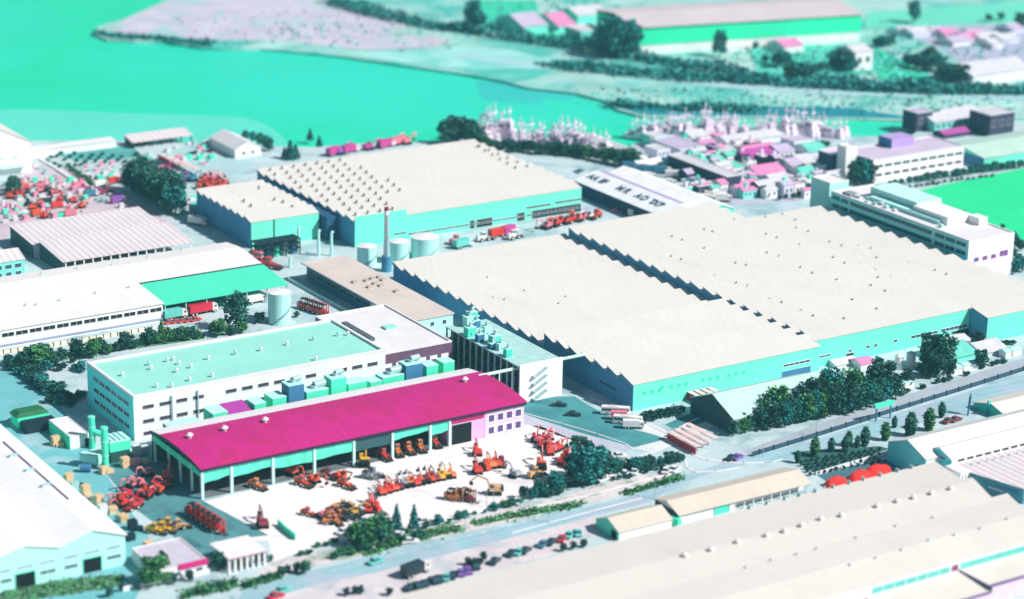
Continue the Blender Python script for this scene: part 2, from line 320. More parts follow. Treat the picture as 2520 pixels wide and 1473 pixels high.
# ================================================================ BUILDINGS
def windows(th, side, fixed, a0, a1, z0, z1, n, fill=.75, frame=.14, pane=PANE, fr=FRAME, name='window', skip=()):
    """a row of n framed windows on a wall facing -Y ('F') or -X ('L'), each a part"""
    w = (a1-a0)/n
    for i in range(n):
        if i in skip: continue
        p = a0+w*(i+.5)-w*fill/2; q = p+w*fill
        m = MB(); t = .09; g = frame
        def bx(b0, b1, y0, y1, d0, d1, mi):
            if side == 'F': m.box(b0, b1, fixed-d1, fixed-d0, y0, y1, mi)
            else: m.box(fixed-d1, fixed-d0, b0, b1, y0, y1, mi)
        bx(p, q, z0, z1, .003, .03, 1)
        bx(p, q, z1, z1+g, .003, t, 0); bx(p, q, z0-g, z0, .003, t*1.6, 0)
        bx(p-g, p, z0-g, z1+g, .003, t*.98, 0); bx(q, q+g, z0-g, z1+g, .003, t*.98, 0)
        if fill*w > 2.4:
            k = max(1, int(fill*w/2.0))
            for j in range(1, k): bx(p+(q-p)*j/k-.05, p+(q-p)*j/k+.05, z0, z1, .03, t*.9, 0)
        m.build(name, [fr, pane], th, True)
def opening(th, side, fixed, a0, a1, z0, z1, mat=DARK, name='door', fr=None, depth=.12):
    m = MB(); f = fr or STEEL
    def bx(b0, b1, y0, y1, d0, d1, mi):
        if side == 'F': m.box(b0, b1, fixed-d1, fixed-d0, y0, y1, mi)
        else: m.box(fixed-d1, fixed-d0, b0, b1, y0, y1, mi)
    bx(a0, a1, z0, z1, .003, .04, 0)
    bx(a0-.2, a0, z0, z1+.2, .003, depth, 1); bx(a1, a1+.2, z0, z1+.2, .003, depth, 1); bx(a0, a1, z1, z1+.2, .003, depth, 1)
    return m.build(name, [mat, f], th, True)
def vent(th, x, y, z, h=1.0, r=.35, mat=None, name='roof_vent'):
    m = MB(); m.cyl((x, y, z-.5), (x, y, z+h*.6), r*.6, n=7); m.cyl((x, y, z+h*.6), (x, y, z+h), r*1.2, r*.5, n=7)
    return m.build(name, mat or STEEL, th, True)
def saw_profile(y0, y1, n, zv, rise):
    w = (y1-y0)/n; pr = []
    for i in range(n): pr += [(y0+w*i, zv), (y0+w*(i+1), zv+rise)]
    return pr
def sawtooth(th, x0, x1, y0, y1, n, zv, rise, wall=TEALW, roof=ROOF, zb=0, over=.2):
    w = (y1-y0)/n; pr = saw_profile(y0, y1, n, zv-.06, rise)
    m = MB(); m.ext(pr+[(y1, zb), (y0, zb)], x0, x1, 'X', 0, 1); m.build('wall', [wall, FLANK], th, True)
    m = MB(); g = MB()
    for i in range(n):
        a = y0+w*i; b = a+w
        m.ext([(a-.02 if i else a-over, zv+.1), (b+.12, zv+rise+.12), (b+.12, zv+rise-.12+.02), (a+.3, zv-.02)], x0-over, x1+over, 'X')
        g.box(x0+.4, x1-.4, b+.004, b+.05, zv+.5, zv+rise-.3)
    m.build('roof', roof, th, True); g.build('north_light_glazing', PANE, th, True)
def gable(th, ax, a0, a1, b0, b1, hw, hr, wall, roof, over=.35, zb=0, mid=None, rt=.22):
    """gabled block: ridge along ax; a = along the ridge, b = across"""
    mid = (b0+b1)/2 if mid is None else mid
    m = MB(); m.ext([(b0, zb), (b0, hw), (mid, hr), (b1, hw), (b1, zb)], a0, a1, ax); m.build('wall', wall, th, True)
    s0 = (hr-hw)/(mid-b0)*over; s1 = (hr-hw)/(b1-mid)*over
    m = MB(); m.ext([(b0-over, hw-s0+.02), (mid, hr+.02), (b1+over, hw-s1+.02), (b1+over, hw-s1+.02+rt), (mid, hr+.02+rt), (b0-over, hw-s0+.02+rt)], a0-over, a1+over, ax)
    return m.build('roof', roof, th, True)
def flat(th, x0, x1, y0, y1, h, wall, roof, par=.7, pw=.4, cop=WHITEH, zb=0):
    m = MB(); m.box(x0, x1, y0, y1, zb, h); m.build('wall', wall, th, True)
    m = MB(); m.box(x0+pw, x1-pw, y0+pw, y1-pw, h+.003, h+.06); m.build('roof', roof, th, True)
    if par:
        m = MB(); e = .06
        m.box(x0-e, x1+e, y0-e, y0+pw, h+.003, h+par); m.box(x0-e, x1+e, y1-pw, y1+e, h+.003, h+par)
        m.box(x0-e, x0+pw, y0+pw, y1-pw, h+.003, h+par); m.box(x1-pw, x1+e, y0+pw, y1-pw, h+.003, h+par)
        m.build('parapet', cop, th, True)

# --- the two great saw-tooth halls in the middle
C1X0, C1X1, C1Y0, C1Y1, C1Y2 = 419.5, 497.0, 581.5, 634.5, 738.5
th = thing('factory_hall', 'wide cream saw-tooth roofed hall with turquoise front wall, left of the middle pair', 'factory', (458, 581.5, 0), 0, 'saw-tooth factory halls')
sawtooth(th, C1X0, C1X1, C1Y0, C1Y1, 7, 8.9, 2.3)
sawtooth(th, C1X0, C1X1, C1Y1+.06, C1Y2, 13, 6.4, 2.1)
for x in [c6(-20, 1350), c6(45, 1345), c6(100, 1335), c6(150, 1325), c6(265, 1300), c6(315, 1290), c6(370, 1280), c6(450, 1265), c6(500, 1255), c6(550, 1245), c5(2190, 1390), c5(2240, 1380), c5(2295, 1370)]:
    a, zz = onY(*x, C1Y0); windows(th, 'F', C1Y0, a-.7, a+.7, zz-.5, zz+.4, 1, .8, .08, pane=M('pale_louvre', (70, 214, 186), L=1.0), fr=TEALD, name='louvre')
a0, z0 = onY(*c6(830, 1200), C1Y0); a1, z1 = onY(*c6(1020, 1160), C1Y0); windows(th, 'F', C1Y0, a0, a1, z1-.5, z1+.3, 1, .98)
a0, z0 = onY(*c6(820, 1275), C1Y0); a1, z1 = onY(*c6(1020, 1225), C1Y0); opening(th, 'F', C1Y0, a0, a1, .1, 2.6, NAVY, 'loading_door'); 
yy, zz = onX(*c5(1920, 1330), C1X0); windows(th, 'L', C1X0, yy-6, yy+4, zz-.3, zz+.3, 1, .95, fr=NAVY)
C2X1 = 568.0; C2Y0 = 584.4; C2Y1 = 736.0
th2 = thing('factory_hall', 'cream saw-tooth hall with blue-shaded stepped flank, right of the middle pair', 'factory', (532, 584, 0), 0, 'saw-tooth factory halls')
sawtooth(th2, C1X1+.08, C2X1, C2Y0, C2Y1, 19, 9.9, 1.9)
th3 = thing('factory_hall', 'set-back extension of the saw-tooth hall at the right picture edge', 'factory', (588, 592, 0), 0, 'saw-tooth factory halls')
yext = P(2387, 790, 9.5).y
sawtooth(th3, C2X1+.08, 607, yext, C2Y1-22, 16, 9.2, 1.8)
for (pa, pb, dz) in ((c6(1080, 1140), c6(1165, 1120), .6), (c6(1290, 1098), c6(1310, 1090), .9), (c6(1413, 1070), c6(1437, 1063), .9), (c6(1468, 1060), c6(1490, 1053), .9), (c6(1605, 1028), c6(1630, 1022), .9), (c6(1725, 1000), c6(1915, 962), 1.0), (c6(1935, 955), c6(2120, 915), 1.1)):
    a0, z0 = onY(*pa, C2Y0); a1, z1 = onY(*pb, C2Y0); zc = (z0+z1)/2; windows(th2, 'F', C2Y0, a0, a1, zc-dz/2, zc+dz/2, 1, .97, .1)
for (pa, pb) in ((c6(1270, 1170), c6(1320, 1160)), (c6(1800, 1050), c6(1860, 1040)), (c6(2010, 1010), c6(2140, 990))):
    a0, z0 = onY(*pa, C2Y0); a1, z1 = onY(*pb, C2Y0); opening(th2, 'F', C2Y0, a0, a1, .1, 2.8)
def saw_z(y, y0, y1, n, zv, rise):
    w = (y1-y0)/n; return zv+rise*(((y-y0) % w)/w)
dots = [(740, 95), (830, 125), (710, 145), (490, 185), (565, 220), (280, 240), (340, 265), (55, 285), (125, 315), (920, 165), (925, 220), (1010, 250), (1095, 225), (1185, 262), (715, 270), (790, 300), (490, 325), (580, 360), (280, 380), (350, 410), (50, 430), (120, 460), (1160, 308), (1245, 340), (1360, 335), (1450, 360), (945, 360), (1030, 392), (720, 410), (800, 440), (575, 495), (500, 470), (270, 525), (350, 560), (1395, 395), (1490, 420), (1185, 440), (1265, 480), (1630, 420), (1715, 452), (955, 500), (1040, 540), (735, 560), (505, 620), (580, 650), (1430, 540), (1500, 570), (1900, 515), (1980, 550), (1210, 600), (890, 640), (980, 680), (1450, 630), (1550, 670), (740, 720), (825, 750), (1230, 690), (1320, 725), (960, 800), (1045, 840), (1490, 800), (1260, 860)]
for d in dots:
    u, v = c6(*d); p = P(u, v, 11.5)
    if C1X1+1 < p.x < C2X1-1 and C2Y0 < p.y < C2Y1: vent(th2, p.x, p.y, saw_z(p.y, C2Y0, C2Y1, 19, 9.9, 1.9)+.1, .9, .4)
    elif C2X1+1 < p.x < 606 and yext < p.y < C2Y1-23: vent(th3, p.x, p.y, saw_z(p.y, yext, C2Y1-22, 16, 9.2, 1.8)+.1, .9, .4)
for d in [(1430, 430), (1210, 710), (1640, 690), (900, 720), (980, 760), (1090, 560), (1350, 640), (1130, 685), (1370, 500), (790, 480), (550, 545), (1590, 745)]:
    p = P(*c5(*d), 9.5)
    if C1X0+1 < p.x < C1X1-1 and C1Y1 < p.y < C1Y2: vent(th, p.x, p.y, saw_z(p.y, C1Y1, C1Y2, 13, 6.4, 2.1)+.1, .8, .3)

# --- upper saw-tooth hall beside the harbour
UX0, UX1, UY0, UY1 = 429.5, 537.5, 787.0, 873.0
th = thing('factory_hall', 'cream saw-tooth hall nearest the water, roof dotted with dark vents', 'factory', (480, 787, 0), 0, 'saw-tooth factory halls')
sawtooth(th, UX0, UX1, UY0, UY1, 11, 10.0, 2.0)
a1, z1 = onY(1000, 514, UY0)
m = MB(); m.box(UX0-.1, a1, UY0-.35, UY0-.004, 0, z1); m.build('parapet_wall', TEALW, th, True)
for (pa, pb, dz) in ((c5(1360, 95), c5(1530, 65), .8), (c5(1560, 58), c5(1745, 30), .8), (c5(1360, 148), c5(1745, 85), .8), (c5(530, 275), c5(1340, 152), .7)):
    a0, z0 = onY(*pa, UY0); a1, z1 = onY(*pb, UY0); zc = (z0+z1)/2; windows(th, 'F', UY0, a0, a1, zc-dz/2, zc+dz/2, 1 if a1-a0 < 30 else 5, .985, .08)
a0, z0 = onY(*c5(428, 275), UY0); a1, z1 = onY(*c5(515, 262), UY0); windows(th, 'F', UY0-.35, a0, a1, z1-.4, z1+.3, 1, .97, .08)
for (pa, pb) in ((c5(965, 300), c5(995, 300)), (c5(1295, 240), c5(1345, 240)), (c5(1010, 290), c5(1120, 270)), (c5(1400, 210), c5(1740, 150))):
    a0, _ = onY(*pa, UY0); a1, _ = onY(*pb, UY0); opening(th, 'F', UY0, a0, a1, .1, 3.4)
vd = []
for i in range(7):
    for j in range(8): vd.append((700+92*j+42*i-60, 1250-14*j+54*i-20))
for (x, y) in [(1885, 1450), (2205, 1170), (2265, 1195), (2340, 1155), (2410, 1180), (2470, 1215), (2005, 1240), (2095, 1225), (2065, 1270), (2155, 1255), (2215, 1280), (2175, 1310), (2280, 1310), (2240, 1345), (2335, 1340), (2305, 1375), (2395, 1365), (2365, 1405), (2460, 1380), (2430, 1430), (2500, 1450), (2490, 1330)]:
    p = P(*c1(x, y), 12.3); vd.append(p)
for (x, y) in [(15, 1160), (75, 1175), (125, 1130), (135, 1205), (185, 1160), (195, 1225), (220, 1125), (240, 1185), (280, 1140), (300, 1215), (310, 1105), (335, 1175), (370, 1130), (390, 1195), (405, 1090), (430, 1160), (465, 1115), (485, 1180), (515, 1075), (525, 1145), (570, 1100), (580, 1165), (605, 1060), (625, 1130), (670, 1080), (690, 1155), (720, 1120), (10, 1335), (65, 1360), (130, 1375), (30, 1405), (95, 1430), (195, 1415), (980, 1085), (1160, 1090), (1220, 1115), (1285, 1130), (1345, 1190), (1405, 1220), (1465, 1240), (1285, 1170), (1155, 1060), (1095, 1060)]:
    vd.append(P(*c2(x, y), 12.3))
BLK = M('dark_vent_steel', (70, 84, 84), L=1.2, var=.2, scale=1)
w11 = (UY1-UY0)/11
for i in range(11):
    for j in range(7 if i > 2 else 4):
        x = UX0+3+j*5.6+(i % 3)*1.7; y = UY0+w11*(i+.62); vent(th, x, y, saw_z(y, UY0, UY1, 11, 10, 2)+.1, 1.4, .45, BLK)
    if 3 < i < 10: y = UY0+w11*(i+.6); vent(th, UX1-4, y, saw_z(y, UY0, UY1, 11, 10, 2)+.1, 1.2, .4, BLK); vent(th, UX1-14+i, y, saw_z(y, UY0, UY1, 11, 10, 2)+.1, 1.2, .4, BLK)
th = thing('factory_annex', 'low saw-tooth annex with dark blue left flank beside the harbour hall', 'factory', (408, 805, 0), 0)
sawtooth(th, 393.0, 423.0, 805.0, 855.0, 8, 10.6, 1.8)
for (x, y) in [(1815, 1330), (1630, 1350), (1680, 1375), (1710, 1415), (1760, 1445), (1925, 1395), (1985, 1415), (2050, 1445)]:
    p = P(*c1(x, y), 12.2)
    if 394 < p.x < 422: vent(th, p.x, p.y, saw_z(p.y, 805, 855, 8, 10.6, 1.8)+.1, 1.4, .45, BLK)
a0, z0 = onY(*c4(1800, 325), 805); a1, z1 = onY(*c4(2030, 290), 805); windows(th, 'F', 805, a0, a1, (z0+z1)/2-.4, (z0+z1)/2+.4, 1, .97, .08)
m = MB(); xx, zz = onY(*c4(1922, 210), 805); m.cyl((xx, 804.8, 2), (xx, 804.8, 10.6), .18); m.build('downpipe', DARK, th, True)
m = MB(); m.box(424, 429.3, 800, 860, 0, 9.7); m.build('link_block', M('deep_blue_wall', (40, 84, 120), L=1.0, var=.25, scale=.3), th, True)

# --- magenta roofed shed
SX0, SX1, SY0, SYR, SY1 = 268.0, 379.6, 585.0, 612.6, 620.0
th = thing('open_shed', 'long open-fronted shed with magenta arched roof facing the white yard', 'shed', (324, 585, 0))
def arc(y): return 9.75+1.5*(1-((y-602.5)/17.5)**2)
def arcstrip(ya, yb, n, dz0, dz1, xa, xb, name, mat):
    ys = [ya+(yb-ya)*i/n for i in range(n+1)]
    m = MB(); m.ext([(y, arc(y)+dz0) for y in ys]+[(y, arc(y)+dz1) for y in reversed(ys)], xa, xb, 'X'); return m.build(name, mat, th, True)
arcstrip(SY0-.9, SYR, 14, 0, .25, SX0-.7, SX1+.7, 'roof', MAG)
arcstrip(SYR+.05, SY1, 5, -.1, .12, SX0-.5, SX1+.5, 'rear_roof', WHITEH)
arcstrip(SY0-.9, SY1, 16, -1.0, -.03, SX0-.62, SX0-.2, 'end_beam', DARK)
m = MB(); m.box(SX0-.6, SX1+.6, SY0-.85, SY0-.55, 8.75, 9.72); m.build('front_fascia', M('purple_black_fascia', (60, 22, 70), L=1.0), th, True)
px = [onY(*q, SY0)[0] for q in (c7(1420, 770), c7(1625, 720), c7(1915, 650), c7(2205, 590), c8(150, 520), c8(420, 450), c8(685, 400), c8(820, 370))]
POST = M('pale_turquoise_post', (196, 240, 230), L=.95, var=.1, scale=.6)
for x in px:
    m = MB(); m.box(x-.4, x+.4, SY0-.4, SY0+.4, 0, 8.9); m.build('post', POST, th, True)
for y in (592, 600, 608, 618):
    m = MB(); m.box(SX0-.1, SX0+.5, y-.3, y+.3, 0, 8.7); m.build('post', POST, th, True)
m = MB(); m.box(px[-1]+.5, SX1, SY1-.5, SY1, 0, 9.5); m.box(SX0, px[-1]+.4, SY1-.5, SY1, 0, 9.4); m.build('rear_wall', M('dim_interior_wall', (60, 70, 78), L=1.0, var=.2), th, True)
m = MB(); m.box(SX0-.05, SX0+.35, SY0+.5, 619.3, 6.6, 8.65); m.build('gable_panel', TEALD, th, True)
tilt = [.9, .9, -.3, .4, .2, .9, .5]
SHEETM = M('turquoise_bay_sheet', (96, 226, 196), L=.98, var=.35, scale=.35)
for i in range(7):
    a, b = px[i]+.45, px[i+1]-.45; m = MB(); n = 8
    lo = [4.7+tilt[i]*t/n*1.1+.12*math.sin(t*1.1+i) for t in range(n+1)]
    if i == 5: lo = [z+1.0 for z in lo]
    for t in range(n):
        xa = a+(b-a)*t/n; xb = a+(b-a)*(t+1)/n
        m.add([(xa, SY0-.1, lo[t]), (xb, SY0-.1, lo[t+1]), (xb, SY0-.1, 8.65), (xa, SY0-.1, 8.65), (xa, SY0+.1, lo[t]), (xb, SY0+.1, lo[t+1]), (xb, SY0+.1, 8.65), (xa, SY0+.1, 8.65)],
              [(0, 1, 2, 3), (4, 5, 6, 7), (0, 1, 5, 4)])
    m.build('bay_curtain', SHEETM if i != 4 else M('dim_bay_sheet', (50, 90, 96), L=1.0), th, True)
xb = px[-1]; xd0 = onY(*c8(835, 300), SY0)[0]; xd1 = onY(*c8(975, 280), SY0)[0]; xw = onY(*c8(1070, 240), SY0)[0]
m = MB(); m.box(xb+.5, SX1, SY0, SY1-.6, 0, 9.4); m.build('office_wall', PINKW, th, True)
opening(th, 'F', SY0, xd0, xd1, .05, 6.6, M('black_doorway', (10, 16, 20), L=1.0), 'doorway', LILAC)
m = MB(); m.box(xb+.6, xw-.5, SY0-.25, SY0-.004, 7.1, 8.6); m.build('door_header', M('crimson_header', (170, 40, 100), L=1.0), th, True)
m = MB(); m.box(xw, SX1+.05, SY0-.14, SY0-.004, 0, 8.6); m.build('office_front', LILAC, th, True)
for zz in (1.2, 5.2):
    windows(th, 'F', SY0-.14, xw+.6, SX1-.4, zz, zz+2.2, 4, .62, .3, pane=M('lilac_pane', (96, 76, 128), L=1.0, var=.3), fr=WHITE)
for (x, y) in ((1330, 330), (1575, 280), (1860, 220)):
    p = P(*c7(x, y), 12); vent(th, p.x, p.y, arc(p.y)+.2, 1.6, 1.0, WHITEH)
p = P(*c8(930, 1300-1366), 12); p = P(*c5(930, 1300), 12); vent(th, p.x, p.y, arc(p.y)+.2, 1.6, 1.0, WHITEH)
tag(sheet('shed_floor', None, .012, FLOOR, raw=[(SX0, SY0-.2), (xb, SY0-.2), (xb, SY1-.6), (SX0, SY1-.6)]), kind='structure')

# --- turquoise-roofed office block with rows of windows
BX0, BX1, BY0, BY1, BH = 269.8, 359.0, 637.2, 673.8, 14.0
th = thing('office_block', 'long white block with flat turquoise roof behind the magenta shed', 'office building', (315, 637, 0))
flat(th, BX0, BX1, BY0, BY1, BH, WHITE, TEALR, .8, .9)
m = MB(); m.box(BX0-.12, BX0-.004, BY0, BY1, 0, BH); m.build('end_wall', M('shade_tinted_end_wall', (96, 236, 214), L=.8, var=.08), th, True)  # end wall of the white block, its teal shade put into the colour
for zz, sk in ((9.9, (4, 11)), (5.2, (8, 13)), (1.2, (3,))):
    windows(th, 'F', BY0, BX0+2, BX1-2, zz, zz+1.25, 15, .66, .08, pane=M('dark_office_pane', (70, 66, 84), L=1.0, var=.4, scale=.6), skip=sk)
for zz in (10.4, 6.6, 2.8): windows(th, 'L', BX0-.12, BY0+3, BY1-5, zz, zz+1.3, 6, .86, .08)
for (x, y) in ((860, 1270), (1060, 1225), (1045, 1195), (1175, 1170), (1215, 1160), (1255, 1190), (1240, 1245), (1340, 1215), (1100, 1350), (1205, 1350), (1330, 1305), (1490, 1275), (1460, 1155), (1650, 1120), (1830, 1095), (2015, 1055), (2200, 1020), (2370, 990), (2215, 1160), (2440, 985)):
    p = P(*c4(x, y), BH+.2); vent(th, p.x, p.y, BH+.5, 1.1, .55, WHITEH if random.random() < .6 else STEEL)
for x in (onY(*c7(1385, 100), BY0)[0], onY(*c7(1205, 180), BY0)[0]):
    m = MB(); m.cyl((x, BY0-.5, 0), (x, BY0-.5, 13), .25, n=8); m.build('flue_pipe', STEEL, th, True)
# --- white-roofed wing with maroon front
th = thing('office_wing', 'flat white-roofed wing with maroon front wall joined to the turquoise block', 'building', (370, 650, 0))
WX0, WX1, WY0, WY1 = 359.3, 387.0, 641.5, 687.0
flat(th, WX0, WX1, WY0, WY1, 11.2, MAROON, M('white_felt_roof', (246, 242, 244), var=.1, scale=.15, fine=.06), .6, .5)
windows(th, 'F', WY0, WX0+1, WX1-.5, 6.6, 7.7, 6, .6, .1, pane=FRAME, fr=WHITE); windows(th, 'F', WY0, WX0+1, WX1-.5, 2.6, 3.7, 6, .6, .1, pane=FRAME, fr=WHITE)
m = MB(); m.box(WX0+4, WX0+6, WY0+14, WY0+34, 11.26, 12.3); m.build('roof_upstand', M('dark_upstand', (90, 100, 110), L=1.2), th, True)
m = MB(); p = P(*c5(400, 930), 11.5); m.box(p.x-2.2, p.x+2.2, p.y-1.6, p.y+1.6, 11.3, 12.0); m.build('skylight', TEALR, th, True)
# --- low beige-roofed block
th = thing('low_block', 'long low block with beige flat roof left of the middle hall', 'building', (400, 680, 0))
LX0, LX1, LY0, LY1, LYM = 392.0, 410.0, 679.0, 758.5, 707.0
m = MB(); m.box(LX0+1.2, LX1, LYM, LY1, 0, 6.6); m.build('wall', NAVY, th, True)
m = MB(); m.box(LX0+.3, LX1, LY0, LYM-.02, 0, 6.6); m.build('front_wall', TEALP, th, True)
m = MB(); m.box(LX0-1.0, LX1+.4, LY0-.4, LY1+.4, 6.62, 7.1); m.build('roof', ROOFB, th, True)
windows(th, 'L', LX0+.3, LY0+3, LYM-2, 3.0, 5.2, 7, .55, .1); windows(th, 'F', LY0, LX0+2, LX1-1, 3.6, 5.0, 3, .3, .1)
windows(th, 'L', LX0+1.2, LYM+2, LY1-2, 2.6, 4.2, 8, .8, .1, pane=DARK, fr=STEEL)
for (x, y) in ((155, 615), (240, 605), (280, 590), (300, 625), (330, 580), (355, 600), (340, 640), (260, 650), (450, 680)):
    p = P(*c5(x, y), 7.2); m = MB(); m.box(p.x-.9, p.x+.9, p.y-.9, p.y+.9, 7.11, 7.8); m.build('roof_hatch', M('tan_hatch', (206, 190, 176)), th, True)
# --- black framed process building
th = thing('process_building', 'tall building with black ribbed flank and white stair wall before the middle hall', 'factory', (398, 606, 0))
KX0, KX1, KY0, KY1, KH = 391.5, 407.6, 606.0, 653.0, 12.6
m = MB(); m.box(KX0+2.0, KX1, KY0, KY1, 0, KH-.4); m.build('wall', DARK, th, True)
m = MB(); m.box(KX0-.1, KX1+.2, KY0-.2, KY1+.2, KH-.38, KH); m.build('roof', M('pale_turquoise_deck', (190, 232, 226), var=.2, scale=.3), th, True)
for i in range(13):
    y = KY0+.3+i*(KY1-KY0-.6)/12; m = MB(); m.box(KX0, KX0+.5, y-.22, y+.22, 0, KH-.4); m.build('rib', STEEL, th, True)
for z in (4.2, 8.4):
    m = MB(); m.box(KX0+.1, KX0+2.0, KY0+.2, KY1-.2, z, z+.25); m.build('gallery_floor', DARK, th, True)
m = MB(); m.box(KX0-.2, KX1+.3, KY0-.5, KY0-.004, 0, KH+.7); m.build('stair_wall', WHITE, th, True)
sx0, sz0 = onY(*c5(1410, 1240), KY0-.5); sx1, _ = onY(*c5(1500, 1240), KY0-.5)
for i, z in enumerate((1.0, 3.6, 6.2, 8.8)):
    m = MB(); m.obox(((sx0+sx1)/2, KY0-1.3, z+1.2), (sx1-sx0, 1.5, .25), 0, -.5 if i % 2 == 0 else -.5)
    m.box(sx0-.6, sx0+.2, KY0-2.0, KY0-.52, z-.1, z+.15); m.build('stair_flight', STEEL, th, True)
# --- plant on its roof
def duct_unit(name, label, cat, x, y, z, w, d, h, mat, group=None, pipe=True, box=True):
    t = thing(name, label, cat, (x, y, z), 0, group)
    m = MB(); m.box(x-w/2, x+w/2, y-d/2, y+d/2, z, z+h); m.build('casing', mat, t, True)
    m = MB(); m.box(x-w/2-.1, x+w/2+.1, y-d/2-.1, y+d/2+.1, z+h+.003, z+h+.18); m.build('lid', TEALP, t, True)
    if pipe:
        m = MB(); m.cyl((x, y, z+h+.18), (x, y, z+h+1.2), w*.16, n=9); m.cyl((x, y, z+h+1.2), (x+w*.5, y, z+h+1.5), w*.16, n=9); m.build('duct', STEEL, t, True)
    m = MB(); m.cyl((x-w*.1, y-d/2-.06, z+h*.35), (x-w*.1, y-d/2-.003, z+h*.35), min(w, h)*.12, n=10); m.build('round_port', NAVY, t, True)
    return t
roofplant = [(930, 830, 3.2, 4.5), (960, 880, 3.6, 3.4), (1010, 900, 2.2, 2.4), (930, 960, 3.2, 3.2), (1080, 950, 2.6, 3.4), (1020, 1000, 2.4, 2.6), (1140, 1010, 3.4, 3.0), (1180, 1060, 2.6, 2.2), (1100, 1060, 2.4, 1.8), (1215, 1105, 2.4, 2.8)]
for i, (x, y, w, h) in enumerate(roofplant):
    p = P(*c5(x, y), KH+h*.6)
    if p.y > KY1-2: p.y = KY1-2-i*.3
    p.x = min(max(p.x, KX0+2), KX1-2)
    duct_unit('air_handling_unit', 'turquoise air unit on the black-ribbed building, '+nth(i)+' from its far end', 'roof unit', p.x, p.y, KH+.004, w, w*.9, h, [TEALD, TEALP, NAVY][i % 3], 'air units on the ribbed building')
m = MB(); a = P(*c5(1000, 1215), 11); b = P(*c5(1640, 1095), 11)
m.cyl((KX0-14, KY0+3, 11.0), (C1X0-.2, KY0+3.5, 11.0), .55, n=10)
for x in (KX0-13, KX0-6, KX0-1): m.cyl((x, KY0+3, 0), (x, KY0+3, 10.6), .22, n=6)
tag(m.build('overhead_pipe', M('pale_pipe', (206, 240, 228), L=1.1)), 'pale overhead pipe crossing from the shed to the middle hall', 'pipe')

# --- long white building on the left
th = thing('warehouse', 'long white warehouse with a row of dark windows under its eave, left side', 'warehouse', (300, 740, 0))
m = MB(); m.box(215, 325.8, 740, 770, 0, 6.6); m.box(215, 376, 770.02, 792.5, 0, 7.0); m.build('wall', WHITE, th, True)
m = MB(); m.ext([(739.6, 6.62), (770, 8.4), (770, 8.7), (739.6, 6.92)], 214.5, 326.2, 'X'); m.ext([(762, 7.9), (769.98, 8.4), (769.98, 8.7), (762, 8.2)], 326.3, 376.3, 'X'); m.build('roof', ROOFW, th, True)
m = MB(); m.ext([(770.1, 8.45), (782, 9.1), (793, 8.0), (793, 8.3), (782, 9.4), (770.1, 8.75)], 214.5, 376.6, 'X'); m.build('upper_roof', ROOFW, th, True)
m = MB(); m.box(215, 376.1, 770.03, 792.4, 7.02, 8.0); m.build('upper_wall', WHITE, th, True)
xa = onY(*c4(0, 960), 740)[0]; xb2 = onY(*c4(1130, 770), 740)[0]
windows(th, 'F', 740, xa-6.6*3, xb2+.4, 4.0, 5.4, 16, .86, .1, pane=M('black_clerestory', (26, 34, 44), L=1.0), fr=WHITE)
m = MB(); m.box(215, 325.7, 739.5, 739.99, 1.0, 1.4); m.build('wall_rail', M('lilac_rail', (150, 160, 190), L=1.0), th, True)
for i, (x, y) in enumerate(((180, 780), (255, 775), (420, 745), (670, 695), (905, 655))):
    p = P(*c4(x, y), 8); vent(th, p.x, p.y, 8.0, 1.0, .35, STEEL)
for (x, y) in ((290, 560), (540, 520), (785, 495), (1035, 440), (1270, 385)):
    p = P(*c4(x, y), 9); vent(th, p.x, min(p.y, 790), 8.3, 1.8, .3, STEEL)
m = MB(); m.box(322, 376.4, 761.75, 761.98, 6.9, 8.15); m.build('gap_shade_strip', M('gap_shade_black', (14, 24, 30), L=1.0), th, True)  # added black strip standing in for the shade between upper roof and canopy
th = thing('canopy', 'sea-green roofed canopy on the right end of the long white warehouse', 'canopy', (350, 740, 0))
m = MB(); m.ext([(740.2, 5.6), (761.6, 7.6), (761.6, 7.8), (740.2, 5.8)], 326.6, 376.6, 'X'); m.build('roof', GREENR, th, True)
for i in range(7):
    m = MB(); x = 327.2+i*8.1; m.box(x-.2, x+.2, 740.8, 741.2, 0, 5.6); m.build('post', STEEL, th, True)
m = MB(); m.box(326.8, 376, 761.3, 761.6, 0, 7.5); m.build('rear_wall', M('dim_interior_wall', (60, 70, 78), L=1.0), th, True)
